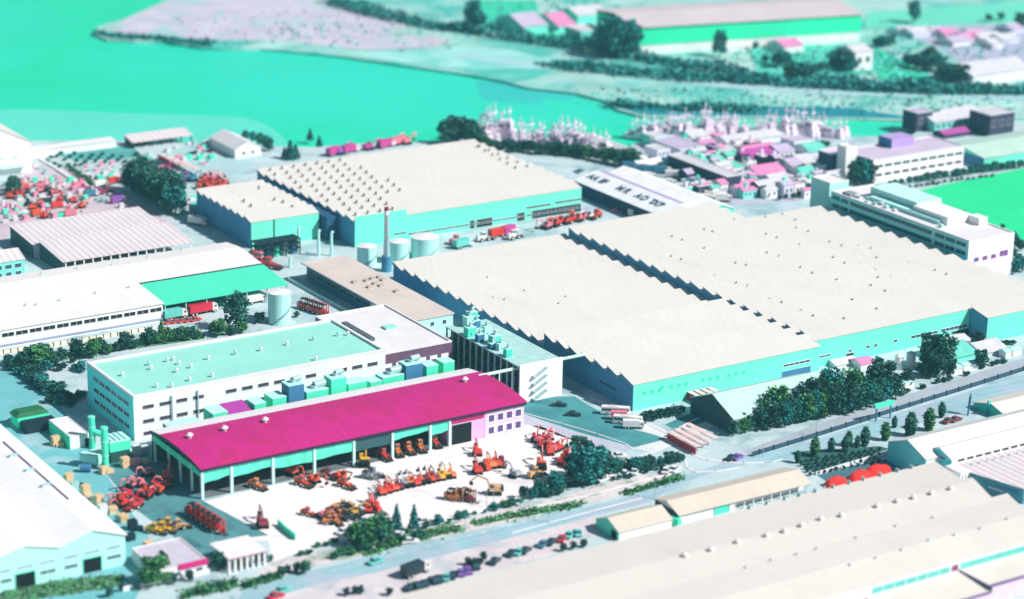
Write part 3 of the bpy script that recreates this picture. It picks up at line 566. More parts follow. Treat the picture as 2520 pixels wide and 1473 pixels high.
# --- corrugated twin sheds
for k, (x0, x1, y0, y1, lab) in enumerate(((316, 369.5, 809, 833, 'nearer of two corrugated pinkish-white sheds, open front with white posts'), (313.6, 368.0, 834, 858, 'farther of two corrugated pinkish-white sheds behind the open front'))):
    th = thing('corrugated_shed', lab, 'shed', ((x0+x1)/2, y0, 0), 0, 'corrugated sheds')
    z0, z1 = (5.0, 7.0) if k == 0 else (5.8, 7.4)
    m = MB(); m.ext([(y0-.6, z0), (y1, z1), (y1, z1+.25), (y0-.6, z0+.25)], x0-.4, x1+.4, 'X'); m.build('roof', ROOF2, th, True)
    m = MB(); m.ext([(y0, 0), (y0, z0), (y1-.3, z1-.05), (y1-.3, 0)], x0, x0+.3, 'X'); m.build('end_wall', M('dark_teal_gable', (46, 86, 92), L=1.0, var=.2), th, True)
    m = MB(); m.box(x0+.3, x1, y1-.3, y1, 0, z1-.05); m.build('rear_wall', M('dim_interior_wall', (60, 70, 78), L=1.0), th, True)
    if k == 0:
        for i in range(15):
            x = x0+1+i*(x1-x0-2)/14; m = MB(); m.box(x-.22, x+.22, y0-.2, y0+.2, 0, z0); m.build('post', WHITE, th, True)
        for i in range(4, 11):
            x = x0+1+i*(x1-x0-2)/14; m = MB(); m.box(x+.25, x+2.2, y0+.3, y0+.5, 0, 3.0); m.build('stored_panel', TEALP, th, True)
    else:
        m = MB(); m.box(x0, x1, y0+.2, y0+.4, 0, z0-.05); m.build('wall', LILAC, th, True)
# --- turquoise building on the left edge
p = P(*c4(175, 560)); q = P(*c4(0, 600))
th = thing('workshop', 'small turquoise-fronted workshop with pale pink roof at the left picture edge', 'building', (p.x-8, p.y, 0))
hh = hgt(*c4(180, 560), c4(180, 450)[1])
gable(th, 'X', p.x-40, p.x, p.y, p.y+14, hh, hh+2.4, TEALW, ROOF2)
windows(th, 'F', p.y, p.x-16, p.x-.6, hh*.52, hh*.78, 4, .7, .12); windows(th, 'F', p.y, p.x-16, p.x-.6, hh*.06, hh*.3, 4, .6, .12)
# --- twin gabled warehouse, bottom left
th = thing('gabled_warehouse', 'twin-gabled warehouse with white roof and pale turquoise front, bottom left corner', 'warehouse', (205, 553.5, 0))
X1, Y0 = 230.5, 553.5; xr, zr = onY(228, 1304, Y0); xv, zv = onY(147, 1346, Y0); xr2, zr2 = onY(60, 1343, Y0); hw = onY(310, 1315, Y0)[1]
YB = 700
GP = [(150, hw), (xr2-14, hw), (xr2, zr2), (xv, zv), (xr, zr), (X1, hw)]
m = MB(); m.ext([(150, 0)]+GP+[(X1, 0)], Y0, YB, 'Y'); m.build('wall', TEALP, th, True)
m = MB(); m.ext([(a, z+.05) for a, z in GP[:-1]]+[(X1+.5, hw-.1)]+[(X1+.5, hw+.2)]+[(a, z+.35) for a, z in reversed(GP[:-1])], Y0-.5, YB+.5, 'Y')
m.build('roof', M('white_side_roof', (255, 252, 252), L=1.1, cap=.92, streak=((.06, .5, .3), .04), stripes=('Y', 3.0, .03), var=.05, scale=.04), th, True)
zz = (zr+hw)/2
for a, b in ((c7(0, 400), c7(480, 800)),):
    xa = (xr+X1)/2
    ya = P(*a, zz).y; yb = P(*b, zz).y
    m = MB(); pa = P(*b, zz); xg = pa.x; zr_ = zr+.35+(hw-zr)*(xg-xr)/(X1-xr); m.box(xg-.4, xg+.4, min(ya, yb), max(ya, yb), zr_-.4, zr_+.35); m.build('roof_gutter', M('purple_grey_gutter', (120, 104, 130)), th, True)
for (x, y) in ((95, 515), (210, 615), (325, 725)):
    p = P(*c7(x, y), zz); m = MB(); zr_ = zr+.35+(hw-zr)*(p.x-xr)/(X1-xr); m.box(p.x-1.2, p.x+1.2, p.y-.45, p.y+.45, zr_-.6, zr_+.9); m.build('roof_cowl', STEEL, th, True)
for (xa, xb_, za, zb) in ((c7(110, 1330), c7(245, 1310), 0, 4.4), (c7(585, 1240), c7(710, 1210), 0, 4.8)):
    a0 = onY(*xa, Y0)[0]; a1 = onY(*xb_, Y0)[0]; opening(th, 'F', Y0, a0, a1, .05, 4.2, M('black_doorway', (10, 16, 20)), 'loading_door', TEALD)
for (xa, xb_) in ((0, 80), (120, 235), (280, 390), (450, 545), (595, 705), (750, 850)):
    ya = 1310-.145*xa; a0, z0 = onY(*c7(xa, ya), Y0); a1, z1 = onY(*c7(xb_, ya-15), Y0)
    windows(th, 'F', Y0, a0, a1, 5.6, 6.3, 1, .95, .08, pane=M('pale_teal_pane', (120, 176, 180), L=1.0))
    if xa not in (120, 595): windows(th, 'F', Y0, a0, a1, 2.6, 3.6, 1, .95, .08, pane=M('teal_pane', (60, 120, 126), L=1.0))
# --- gatehouses by the road
p = P(*c7(1440, 1290)); q = P(*c7(1150, 1330)); 
th = thing('gatehouse', 'small flat-roofed gatehouse with lilac roof and crimson sign band by the road', 'gatehouse', (p.x-8, p.y, 0))
hh = 3.9; gx1 = P(*c7(1450, 1200), hh).x; gy0 = P(*c7(1450, 1200), hh).y; gx0 = P(*c7(1150, 1240), hh).x-3; gy1 = P(*c7(1290, 1040), hh).y
flat(th, gx0, gx1, gy0, gy1, hh, WHITE, M('lilac_roof', (222, 212, 228), var=.15, scale=.4, fine=.1), .3, .3)
windows(th, 'F', gy0, gx0+1, gx1-.6, 1.0, 2.3, 4, .6, .1)
a0 = P(*c7(1255, 1250), hh).x; m = MB(); m.box(a0, gx1+.3, gy0-.35, gy0-.07, hh-1.0, hh+.6); m.build('sign_band', M('crimson_sign', (206, 30, 120), L=1.0), th, True)
m = MB(); q = P(*c7(1150, 1165), hh); m.box(q.x-.3, q.x+.3, q.y-2.2, q.y+2.2, hh+.06, hh+.7); m.build('roof_duct', DARK, th, True)
hh = 4.6; a = P(*c7(1500, 1075), hh); b = P(*c7(1900, 1150), hh); c_ = P(*c7(1600, 1190), hh)
th = thing('gate_canopy', 'white flat gate canopy on arched piers at the yard entrance', 'canopy', (c_.x+8, c_.y, 0))
m = MB(); m.box(c_.x, b.x, c_.y, a.y, hh-.7, hh); m.build('roof', WHITEH, th, True)
m = MB(); m.box(c_.x-.02, b.x+.02, c_.y-.06, c_.y-.004, hh-.6, hh-.35); m.build('stripe', M('purple_stripe', (150, 40, 120), L=1.0), th, True)
for i in range(7):
    x = c_.x+.5+i*(b.x-c_.x-1)/6
    m = MB(); m.box(x-.3, x+.3, c_.y+.2, c_.y+1.0, 0, hh-.7); m.build('pier', WHITE, th, True)
m = MB(); m.box(c_.x+1, b.x-6, a.y-3, a.y-.3, 0, hh-.72); m.build('guard_room', STEEL, th, True)

# --- great roof, bottom right
th = thing('great_warehouse', 'huge cream-grey roofed warehouse filling the bottom right corner', 'warehouse', (380, 460, 0))
GX0 = 215
prof = [(482.2, 8.5), (463.5, 9.9), (449.8, 9.5), (437.0, 9.9), (424.6, 8.8)]
def zg(y):
    for (ya, za), (yb, zb) in zip(prof, prof[1:]):
        if yb <= y <= ya: return za+(zb-za)*(ya-y)/(ya-yb)
    return 8.6
m = MB(); w_ = MB()
for (ya, yb, xa, sl) in ((465.8, 482.7, 459.7, .31), (451.9, 465.75, 458.3, .38), (424.6, 451.85, 459.2, .38)):
    ys = sorted([yb]+[y for y, z in prof if ya+.2 < y < yb-.2]+[ya]); n = len(ys)
    for mb, e, dz, zb in ((m, .5, .3, None), (w_, 0, 0, 0)):
        up = [(GX0, y, zg(min(y, 482.2))+dz) for y in ys]+[(xa-(yb-y)*sl+e, y, zg(min(y, 482.2))+dz) for y in ys]
        lo_ = [(p[0], p[1], p[2]-.28 if zb is None else 0) for p in up]
        f = [(k, k+1, n+k+1, n+k) for k in range(n-1)]; F2 = [tuple(q+2*n for q in g) for g in f]
        sd_ = [(n+k, n+k+1, 3*n+k+1, 3*n+k) for k in range(n-1)]+[(k, k+1, 2*n+k+1, 2*n+k) for k in range(n-1)]+[(0, n, 3*n, 2*n), (n-1, 2*n-1, 4*n-1, 3*n-1)]
        mb.add(up+lo_, f+F2+sd_)
m.build('roof', ROOFG, th, True); w_.build('wall', WHITE, th, True)
for (x, y) in [(140, 1170), (325, 1130), (510, 1075), (715, 1030), (840, 1000), (960, 960), (1095, 915), (1240, 890), (1490, 825), (1630, 790), (1745, 765), (1870, 735), (2005, 700)]:
    p = P(*c9(x, y), 10.4); vent(th, p.x, p.y, zg(p.y)+.2, 1.3, .8, WHITEH)
for (x, y) in [(610, 850), (725, 815), (845, 780), (955, 760), (1075, 735), (1190, 700), (1298, 670), (1405, 648), (1518, 615), (1628, 580), (1735, 560)]:
    p = P(*c9(x, y), 8.8); m = MB(); m.box(p.x-.15, p.x+.15, 481.6, 482.9, 8.7, 9.9); m.build('eave_bracket', STEEL, th, True)
for (x, y) in [(145, 1185), (745, 1200), (1065, 1120), (1345, 1040), (1620, 960), (1880, 900), (570, 1250), (925, 1160), (1300, 1240), (1480, 1190), (1660, 1135), (1850, 1070), (2030, 1030), (2210, 985), (2400, 920)]:
    p = P(*c9(x, y), 10)
    if 425 < p.y < 481: vent(th, p.x, p.y, zg(p.y)+.2, .8, .35, STEEL)
cxa = onY(*c9(1450, 1405), 424.6)[0]; cxb = onY(*c9(2065, 1230), 424.6)[0]
windows(th, 'F', 424.6, cxa, cxb-3.2, 6.7, 8.2, 7, .86, .1, pane=M('sea_glass_pane', (110, 190, 190), L=1.0, var=.3), fr=TEALD)
opening(th, 'F', 424.6, cxb-2.6, cxb-.4, 6.5, 8.3, M('plum_door', (150, 60, 110), L=1.0))
windows(th, 'F', 424.6, cxb+.6, 448, 6.7, 8.2, 9, .95, .1, pane=M('sea_glass_pane', (110, 190, 190), L=1.0), fr=TEALD)
m = MB(); m.ext([(424.5, 6.2), (412, 5.4), (412, 5.15), (424.5, 5.95)], cxa-2, cxb, 'X'); m.ext([(424.5, 6.3), (414.5, 5.7), (414.5, 5.45), (424.5, 6.05)], cxb+.3, 452, 'X'); m.build('lower_roof', ROOFG, th, True)
m = MB(); m.box(cxb-.0, cxb+.28, 411.8, 424.5, 5.2, 6.6); m.box(cxa-2, cxb, 411.5, 411.98, 5.0, 5.5); m.box(cxb+.3, 452, 414.0, 414.48, 5.2, 5.8); m.build('gutter', M('violet_grey_gutter', (128, 118, 150), L=1.1), th, True)
m = MB(); m.box(cxa-2, cxb, 412, 424.4, 0, 5.1); m.box(cxb+.3, 452, 414.5, 424.4, 0, 5.4); m.build('lower_wall', LILAC, th, True)
# strip in front of it at the very corner
sheet('asphalt_yard', None, .02, DIRT, raw=[(330, 380), (520, 380), (520, 413.8), (330, 411.4)])

# --- sheds north of the great roof
th = thing('roadside_shed', 'long low beige-roofed shed with half open front behind the great roof', 'shed', (400, 499.5, 0))
m = MB(); m.ext([(499.5, 0), (499.5, 3.2), (505, 5.2), (511, 3.6), (511, 0)], 378, 398, 'X'); m.ext([(502, 0), (502, 3.6), (505, 5.1), (511, 3.6), (511, 0)], 398.01, 425.6, 'X'); m.build('wall', WHITE, th, True)
m = MB(); m.ext([(498.7, 2.95), (505, 5.25), (511.6, 3.5), (511.6, 3.7), (505, 5.45), (498.7, 3.15)], 377.4, 426.2, 'X'); m.build('roof', M('sandy_roof_sheet', (232, 220, 204), streak=((.5, .06, .3), .06), stripes=('X', 1.6, .05), var=.08), th, True)
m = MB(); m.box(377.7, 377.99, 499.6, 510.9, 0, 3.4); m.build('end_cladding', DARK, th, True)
for i in range(9):
    x = 398.3+i*3.38; m = MB(); m.box(x-.12, x+.12, 499.4, 499.7, 0, 3.1); m.build('post', WHITE, th, True)
a0 = onY(*c9(350, 830), 499.5)[0]; a1 = onY(*c9(450, 800), 499.5)[0]; opening(th, 'F', 499.5, a0, a1, .1, 2.6, TEALD, 'roller_door', NAVY)
m = MB(); m.box(376.3, 377.6, 497.6, 501.2, 0, 2.4); m.build('lean_to', TEALD, th, True)
th = thing('roadside_shed', 'short white shed with turquoise gable and dark doorway beside the parked cars', 'shed', (365, 498.3, 0))
gable(th, 'X', 356.3, 374.6, 498.3, 509.5, 2.7, 5.0, WHITE, M('sandy_roof_sheet', (232, 220, 204)), .3)
m = MB(); m.ext([(498.2, 0), (498.2, 2.7), (503.9, 5.0), (509.6, 2.7), (509.6, 0)], 356.1, 356.29, 'X'); m.build('gable_cladding', TEALW, th, True)
opening(th, 'L', 356.1, 499.0, 501.8, .05, 2.5, M('black_doorway', (10, 16, 20)), 'doorway', TEALD)
for (x, y) in ((2010, 865), (2155, 830)):
    p = P(*c8(x, y), 5); vent(th, p.x, 503.9, 5.1, .9, .2, STEEL)

# --- pale barn behind the row of trees
th = thing('barn', 'barn with pale turquoise roof and dark gable behind the dark tree row', 'barn', (456, 548, 0))
gable(th, 'X', 435.3, 478, 548.5, 571, 5.2, 10.0, M('barn_wall', (190, 220, 216), L=1.0), M('pale_turquoise_roof_sheet', (204, 236, 228), streak=((.5, .06, .3), .06), stripes=('X', 1.4, .07), var=.08), .5)
m = MB(); m.ext([(548.4, 0), (548.4, 5.2), (559.75, 10.0), (571.1, 5.2), (571.1, 0)], 435.0, 435.29, 'X'); m.build('gable_cladding', M('shaded_gable', (50, 76, 84), L=1.0, var=.3), th, True)  # thin skin with the gable's shade put into its dark colour

# --- right hand gabled works
th = thing('gabled_works', 'white-roofed works with two turquoise gable ends, right edge below the railway road', 'factory', (500, 480, 0))
for k, (x0, y0, y1, hw, hr) in enumerate(((463.2, 490.0, 507.0, 6.2, 9.6), (469.0, 485.0, 496.0, 6.6, 8.7))):
    gable(th, 'X', x0, 560, y0, y1, hw, hr, WHITE, M('white_roof_sheet', (248, 246, 244), streak=((.5, .06, .3), .05), stripes=('X', 3.6, .03), var=.05), .3)
    mid = (y0+y1)/2
    m = MB(); m.ext([(y0-.1, 0), (y0-.1, hw), (mid, hr), (y1+.1, hw), (y1+.1, 0)], x0-.2, x0-.004, 'X'); m.build('gable_cladding', M('turquoise_gable', (100, 240, 222), L=.8), th, True)
windows(th, 'L', 468.8, 487.5, 490.5, 5.8, 6.5, 1, .9, .1, pane=NAVY)
opening(th, 'L', 463.0, 491.2, 494.0, .05, 3.4, DARK)
windows(th, 'F', 485.0, 471, 558, 5.6, 6.25, 24, .72, .05, pane=M('black_clerestory', (26, 34, 44)), fr=WHITE)
m = MB(); m.box(466.2, 470.1, 478.0, 484.7, 0, 5.5); m.build('stair_tower', WHITE, th, True)
windows(th, 'F', 478.0, 466.4, 470.0, 1.4, 4.6, 3, .22, .06, pane=DARK)
q = [(470.2, 477.6), (474.9, 460.5), (530, 460.5), (530, 484.8), (470.3, 484.8)]
th = thing('lean_building', 'low pale-roofed building with dark teal side wall at the right edge', 'building', (490, 461, 0))
m = MB(); m.prism(q, 0, 4.9); m.build('wall', M('dark_teal_wall', (70, 130, 146), L=1.0, var=.2), th, True)
m = MB(); m.prism([(469.9, 477.5), (474.6, 460.1), (530.4, 460.1), (530.4, 484.75), (470.12, 484.75)], 4.91, 5.15); m.build('roof', ROOF2, th, True)
for i in range(11): vent(th, 474+i*3.1, 481.5, 5.2, .8, .25, STEEL)
m = MB(); m.obox((473.65, 464.4, 3.0), (.4, 5.0, .9), .27); m.build('window_band', NAVY, th, True)
m = MB(); m.obox((472.2, 468.6, 2.6), (1.6, 5, .15), .27); m.build('awning', WHITEH, th, True)
p = P(*n1(1950, 400)); 
th = thing('end_shed', 'small shed with a sea-green gable at the right edge beyond the road', 'shed', (p.x+10, p.y, 0))
hh = hgt(*n1(1950, 400), n1(1950, 262)[1])
gable(th, 'X', p.x, p.x+45, p.y-9, p.y+7, hh*.45, hh, M('sea_green_gable', (60, 214, 190), L=.9), ROOFG, .3)

# --- office slab by the sports field
OX0, OX1, OY0, OY1, OH = 610.5, 634.0, 631.5, 713.0, 16.5
th = thing('office_building', 'white four-storey office with turquoise banded long side beside the sports field', 'office building', (622, 631.5, 0))
flat(th, OX0, OX1, OY0, OY1, OH, WHITE, M('white_felt_roof', (246, 242, 244)), .5, .5)
m = MB(); m.box(OX0-.16, OX0-.004, OY0+.3, OY1, 0, OH-.1); m.build('side_cladding', M('banded_office_cladding', (120, 250, 226), L=.62, var=.08), th, True)
for z in (14.0, 10.7, 7.4):
    windows(th, 'L', OX0-.16, OY0+1, OY0+19, z, z+1.5, 3, .88, .1, pane=M('deep_navy_pane', (22, 52, 92), L=1.0, rough=.2), fr=TEALD)
    windows(th, 'L', OX0-.16, OY0+20.5, OY1-12, z, z+1.5, 1, .99, .1, pane=M('deep_navy_pane', (22, 52, 92), L=1.0, rough=.2), fr=TEALD)
    windows(th, 'L', OX0-.16, OY1-11.5, OY1-.6, z, z+1.5, 2, .82, .1, pane=M('deep_navy_pane', (22, 52, 92), L=1.0, rough=.2), fr=TEALD)
    m = MB(); m.box(OX0-.5, OX0-.17, OY0+19.3, OY0+20.3, z-1.0, z+.2); m.build('downpipe_head', WHITE, th, True)
for (x0, x1, y0, y1, h, mt_, nm) in ((618, 630, 652, 672, 3.4, WHITE, 'penthouse'), (620, 633, 672.1, 700, 4.2, M('pale_turquoise_penthouse', (190, 242, 228), L=1.0), 'penthouse'), (616, 619.8, 655, 696, 1.6, TEALP, 'plant_screen'), (629, 633.4, 646, 651.9, 3.0, WHITE, 'penthouse'), (612, 616, 703, 708, 1.2, M('grey_upstand', (150, 160, 170)), 'roof_box')):
    m = MB(); m.box(x0, x1, y0, y1, OH+.07, OH+h); m.build(nm, mt_, th, True)
rnd = random.Random(3)
for i in range(14):
    x = rnd.uniform(613, 618); y = rnd.uniform(650, 702); m = MB(); m.box(x-.6, x+.6, y-.9, y+.9, OH+.07, OH+.5+rnd.random()); m.build('roof_unit', [WHITEH, STEEL, TEALP][i % 3], th, True)
windows(th, 'F', OY0, OX0+2.2, OX1-8, 8.0, 9.6, 3, .55, .12, pane=M('plum_pane', (120, 70, 130), L=1.0), fr=LILAC)
windows(th, 'F', OY0, OX1-7.2, OX1-2.6, 8.2, 10.4, 1, .9, .15, pane=M('plum_pane', (120, 70, 130), L=1.0), fr=LILAC)
p = P(*n2(315, 270)); th = thing('turquoise_annex', 'small pale turquoise block at the far end of the banded office', 'building', (616, 722, 0))
flat(th, 612, 622, 716, 728, 19, TEALP, WHITEH, .4, .4)
th = thing('white_tower', 'slender white stair tower at the corner of the dark-sided block', 'tower', (664, 762, 0))
a = P(*c3(1260, 1262)); ht = hgt(*c3(1290, 1262), c3(1290, 1035)[1])
flat(th, a.x, a.x+6.5, a.y, a.y+6, ht, WHITE, WHITEH, .4, .3)

# --- white block with two rows of windows, upper right
th = thing('office_building', 'lilac-roofed white block with two rows of windows beyond the sports field', 'office building', (700, 761, 0))
flat(th, 675, 728.5, 761.5, 783, 10.2, WHITE, M('lilac_flat_roof', (224, 206, 230), var=.12, scale=.1, fine=.08), .5, .5)
windows(th, 'F', 761.5, 676, 728, 6.9, 8.2, 10, .78, .1, pane=M('dark_office_pane', (70, 66, 84))); windows(th, 'F', 761.5, 676, 728, 2.9, 4.2, 10, .72, .1, pane=M('dark_office_pane', (70, 66, 84)))
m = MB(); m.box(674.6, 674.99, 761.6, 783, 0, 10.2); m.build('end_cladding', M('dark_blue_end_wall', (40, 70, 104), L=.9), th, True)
a = P(*c3(1590, 1040), 10.3); m = MB(); m.box(a.x, a.x+13, a.y, a.y+9, 10.27, 14.5); m.build('penthouse', M('violet_penthouse', (176, 150, 206), L=1.0), th, True)
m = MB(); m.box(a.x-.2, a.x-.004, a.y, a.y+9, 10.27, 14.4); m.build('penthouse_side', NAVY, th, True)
th = thing('dark_block', 'dark-sided block left of the white tower', 'building', (655, 770, 0))
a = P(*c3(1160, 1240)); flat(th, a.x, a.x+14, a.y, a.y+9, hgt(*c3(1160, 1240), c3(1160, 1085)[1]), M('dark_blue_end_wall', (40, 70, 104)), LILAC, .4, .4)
th = thing('low_green_hall', 'low hall with pale green roof and turquoise wall at the right edge above the field', 'hall', (760, 770, 0))
a = P(*c3(2235, 1180)); hh = hgt(*c3(2235, 1180), c3(2235, 1110)[1])
gable(th, 'X', a.x, a.x+90, a.y, a.y+30, hh, hh+2.5, TEALW, M('pale_green_roof', (206, 236, 222), stripes=('X', 2, .05)), .4)
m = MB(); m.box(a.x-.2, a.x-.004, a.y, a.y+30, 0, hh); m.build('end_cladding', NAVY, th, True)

# --- lettered white shed behind the upper hall
th = thing('lettered_shed', 'white-roofed shed with dark characters along its roof and two turquoise gables', 'shed', (566, 742, 0))
Y0 = 742.0; zl = 5.4; XA = 550.6
GP = [(XA, zl), (XA+11, zl+3.0), (XA+17.5, zl+1.2), (XA+26, zl+3.2), (XA+33, zl+.6)]
m = MB(); m.ext([(XA, 0)]+GP+[(XA+33, 0)], Y0, 812, 'Y'); m.build('wall', TEALW, th, True)
m = MB(); m.ext([(a, z+.03) for a, z in GP]+[(a, z+.3) for a, z in reversed(GP)], Y0-.4, 812.4, 'Y'); m.build('roof', M('lilac_white_roof', (255, 250, 255), L=1.0, cap=.92, stripes=('Y', 1.6, .08), streak=((.06, .5, .3), .08), fine=.05), th, True)
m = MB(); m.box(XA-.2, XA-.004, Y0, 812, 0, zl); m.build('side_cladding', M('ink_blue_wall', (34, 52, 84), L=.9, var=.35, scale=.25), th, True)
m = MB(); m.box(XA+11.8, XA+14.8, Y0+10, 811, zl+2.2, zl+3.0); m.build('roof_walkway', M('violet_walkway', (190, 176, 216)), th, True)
fcu = None
def glyph(ch, origin, xd, yd, size, mat, parent, name='roof_letter'):
    cu = bpy.data.curves.new('t', 'FONT'); cu.body = ch; cu.size = size; cu.extrude = .12; cu.align_x = 'CENTER'; cu.align_y = 'CENTER'; cu.offset = .03*size
    o = bpy.data.objects.new('t', cu); COL.objects.link(o); me = bpy.data.meshes.new_from_object(o.evaluated_get(bpy.context.evaluated_depsgraph_get()))
    bpy.data.objects.remove(o); bpy.data.curves.remove(cu)
    xd = Vector(xd).normalized(); yd = Vector(yd).normalized(); zd = xd.cross(yd)
    off = Vector((0, 0, 0)); q = parent
    while q is not None: off += q.location; q = q.parent
    for v in me.vertices: v.co = Vector(origin)-off+xd*v.co.x+yd*v.co.y+zd*(v.co.z+.13)
    me.materials.clear(); me.materials.append(mat)
    ob = bpy.data.objects.new(name, me); COL.objects.link(ob); ob.parent = parent; return ob
INK = M('dark_teal_lettering', (64, 96, 120), L=1.1, var=.2)
xm = XA+6.2; zm = zl+3.0*6.2/11+.3
for ch, (x, y) in zip('BEAAEF' + "MR'AOTXP", [(260, 315), (330, 320), (400, 385), (490, 400), (570, 430), (680, 430), (800, 515), (880, 545), (965, 535), (1020, 600), (1130, 620), (1190, 665), (1275, 675), (1380, 690)]):
    p = P(*k1(x, y), zm); glyph(ch, (xm, p.y, zm), (0, -1, 0), (11, 0, 3.0), 5.0, INK, th)

# --- far warehouse across the channel
th = thing('far_warehouse', 'very long far warehouse with pink-grey roof and green wall band across the channel', 'warehouse', (737, 1032, 0), 0)
aw = math.atan2(-28, 135)
def rotp(p, c=(737.0, 1032.0)): return (c[0]+p[0]*math.cos(aw)-p[1]*math.sin(aw), c[1]+p[0]*math.sin(aw)+p[1]*math.cos(aw))
def rbox(mb, x0, x1, y0, y1, z0, z1):
    q = [rotp(p) for p in ((x0, y0), (x1, y0), (x1, y1), (x0, y1))]; mb.prism(q, z0, z1)
m = MB(); rbox(m, 0, 139, 0, 52, -.2, 5.4); m.build('base_wall', WHITE, th, True)
m = MB(); rbox(m, -.4, 139.4, -.4, 52.4, 5.42, 15.2); m.build('upper_wall', M('bright_green_cladding', (44, 238, 176), L=1.0, var=.06), th, True)
q0 = MB(); pr = [(-1.4, 15.2), (26, 18.2), (53.4, 15.2), (53.4, 15.5), (26, 18.5), (-1.4, 15.5)]
vs = []
for x in (-1.2, 140.2): vs += [(*rotp((x, y)), z) for y, z in pr]
q0.add(vs, [(i, (i+1) % 6, 6+(i+1) % 6, 6+i) for i in range(6)]+[tuple(range(6)), tuple(range(6, 12))]); q0.build('roof', M('pinkish_far_roof', (226, 210, 214), var=.1, scale=.04), th, True)

# --- left side buildings at the water
p = P(*c1(225, 1200)); ht = hgt(*c1(225, 1200), c1(225, 992)[1])
th = thing('white_hall', 'tall plain white gabled hall at the left edge by the water', 'hall', (p.x-18, p.y, 0))
gable(th, 'Y', p.y, p.y+60, p.x-38, p.x, ht, ht+9.5, WHITE, ROOF, .3)
for z in (3.0, 7.0): windows(th, 'F', p.y, p.x-36, p.x-4, z, z+.6, 5, .5, .06, pane=STEEL, fr=WHITE)
m = MB(); m.box(p.x-15, p.x-3, p.y-3, p.y-.004, 3.4, 3.7); m.build('awning', TEALP, th, True)
a = P(*c1(228, 1045)); b_ = P(*c1(815, 1030)); ht = hgt(*c1(600, 1036), c1(600, 992)[1])
th = thing('quay_shed', 'long low white shed along the left quay', 'shed', ((a.x+b_.x)/2, b_.y, 0))
m = MB(); m.box(a.x-6, b_.x, b_.y, b_.y+7, 0, ht); m.build('wall', WHITE, th, True); m = MB(); m.box(a.x-6.2, b_.x+.3, b_.y-.3, b_.y+7.3, ht+.004, ht+.35); m.build('roof', WHITEH, th, True)
a = P(*c1(930, 1042)); b_ = P(*c1(1290, 985)); ht = hgt(*c1(930, 1042), c1(930, 1000)[1])
th = thing('open_barn', 'dark open-fronted barn with pale roof by the left quay', 'barn', ((a.x+b_.x)/2, a.y, 0))
m = MB(); m.ext([(a.y-.5, ht), (a.y+9, ht+1.6), (a.y+9, ht+1.9), (a.y-.5, ht+.3)], a.x-.4, a.x+30, 'X'); m.build('roof', ROOF2, th, True)
m = MB(); m.box(a.x, a.x+29.6, a.y+8.4, a.y+8.8, 0, ht+1.5); m.box(a.x, a.x+.3, a.y, a.y+8.39, 0, ht); m.build('wall', DARK, th, True)
for i in range(7): m = MB(); m.box(a.x+.2+i*4.8, a.x+.6+i*4.8, a.y, a.y+.4, 0, ht); m.build('post', DARK, th, True)
a = P(*c1(1650, 1112)); ht = hgt(*c1(1650, 1112), c1(1650, 1050)[1])
th = thing('white_house', 'plain white gabled house by the water left of the trees', 'house', (a.x+7, a.y, 0))
gable(th, 'Y', a.y, a.y+26, a.x, a.x+13, ht, ht+3, WHITE, WHITEH, .3)
windows(th, 'F', a.y, a.x+2, a.x+11, 1.4, 2.8, 2, .3, .1)

# --- tanks and chimney
def tank(label, u, vb, vt, rpx, group=None, mat=None):
    p = P(u, vb); d = math.hypot(p.x, p.y); d = math.hypot(d, HC); r = rpx/FPX*d; h = hgt(u, vb, vt)
    c = (p.x, p.y+r*.6, 0)
    t = thing('storage_tank', label, 'tank', c, 0, group)
    m = MB(); m.cyl((c[0], c[1], 0), (c[0], c[1], h), r, n=28); m.build('shell', mat or TEALP, t, True, smooth=False)
    m = MB(); m.cyl((c[0], c[1], h+.004), (c[0], c[1], h+.5), r*1.01, r*.2, n=28); m.build('lid', WHITEH, t, True)
    m = MB()
    for i in range(18): a = i*.16-2.6; m.obox((c[0]+(r+.3)*math.cos(a), c[1]+(r+.3)*math.sin(a), .6+h*.85*i/18), (.7, .9, .12), a)
    m.build('spiral_stair', STEEL, t, True); return t
tank('big white storage tank by the green-roofed canopy', 696, 797, 722, 28)
tank('smallest turquoise tank left of the striped chimney', 910, 656, 608, 24, 'tanks by the chimney')
tank('middle turquoise tank just right of the striped chimney', 990, 648, 596, 24, 'tanks by the chimney')
tank('widest turquoise tank, rightmost beside the chimney', 1056, 640, 586, 34, 'tanks by the chimney')
p = P(956, 669); h = hgt(956, 669, 512)
th = thing('chimney', 'tall white chimney with dark red tip and blue base among the tanks', 'chimney', (p.x, p.y+1.5, 0))
m = MB(); m.cyl((p.x, p.y+1.5, 0), (p.x, p.y+1.5, h*.24), 2.0, 1.9, n=16); m.build('base', M('blue_chimney_base', (70, 140, 170), L=1.0), th, True)
m = MB(); m.cyl((p.x, p.y+1.5, h*.24), (p.x, p.y+1.5, h*.95), 1.25, .9, n=16); m.build('shaft', M('white_chimney_paint', (255, 250, 250), L=1.0, cap=.93, var=.04), th, True)
m = MB(); m.cyl((p.x, p.y+1.5, h*.95), (p.x, p.y+1.5, h), .92, .88, n=16); m.build('tip', M('dark_red_tip', (140, 50, 90), L=1.0), th, True)
m = MB(); m.box(p.x-.5, p.x+.5, p.y+.1, p.y+.3, 0, h*.9); m.build('ladder', STEEL, th, True)
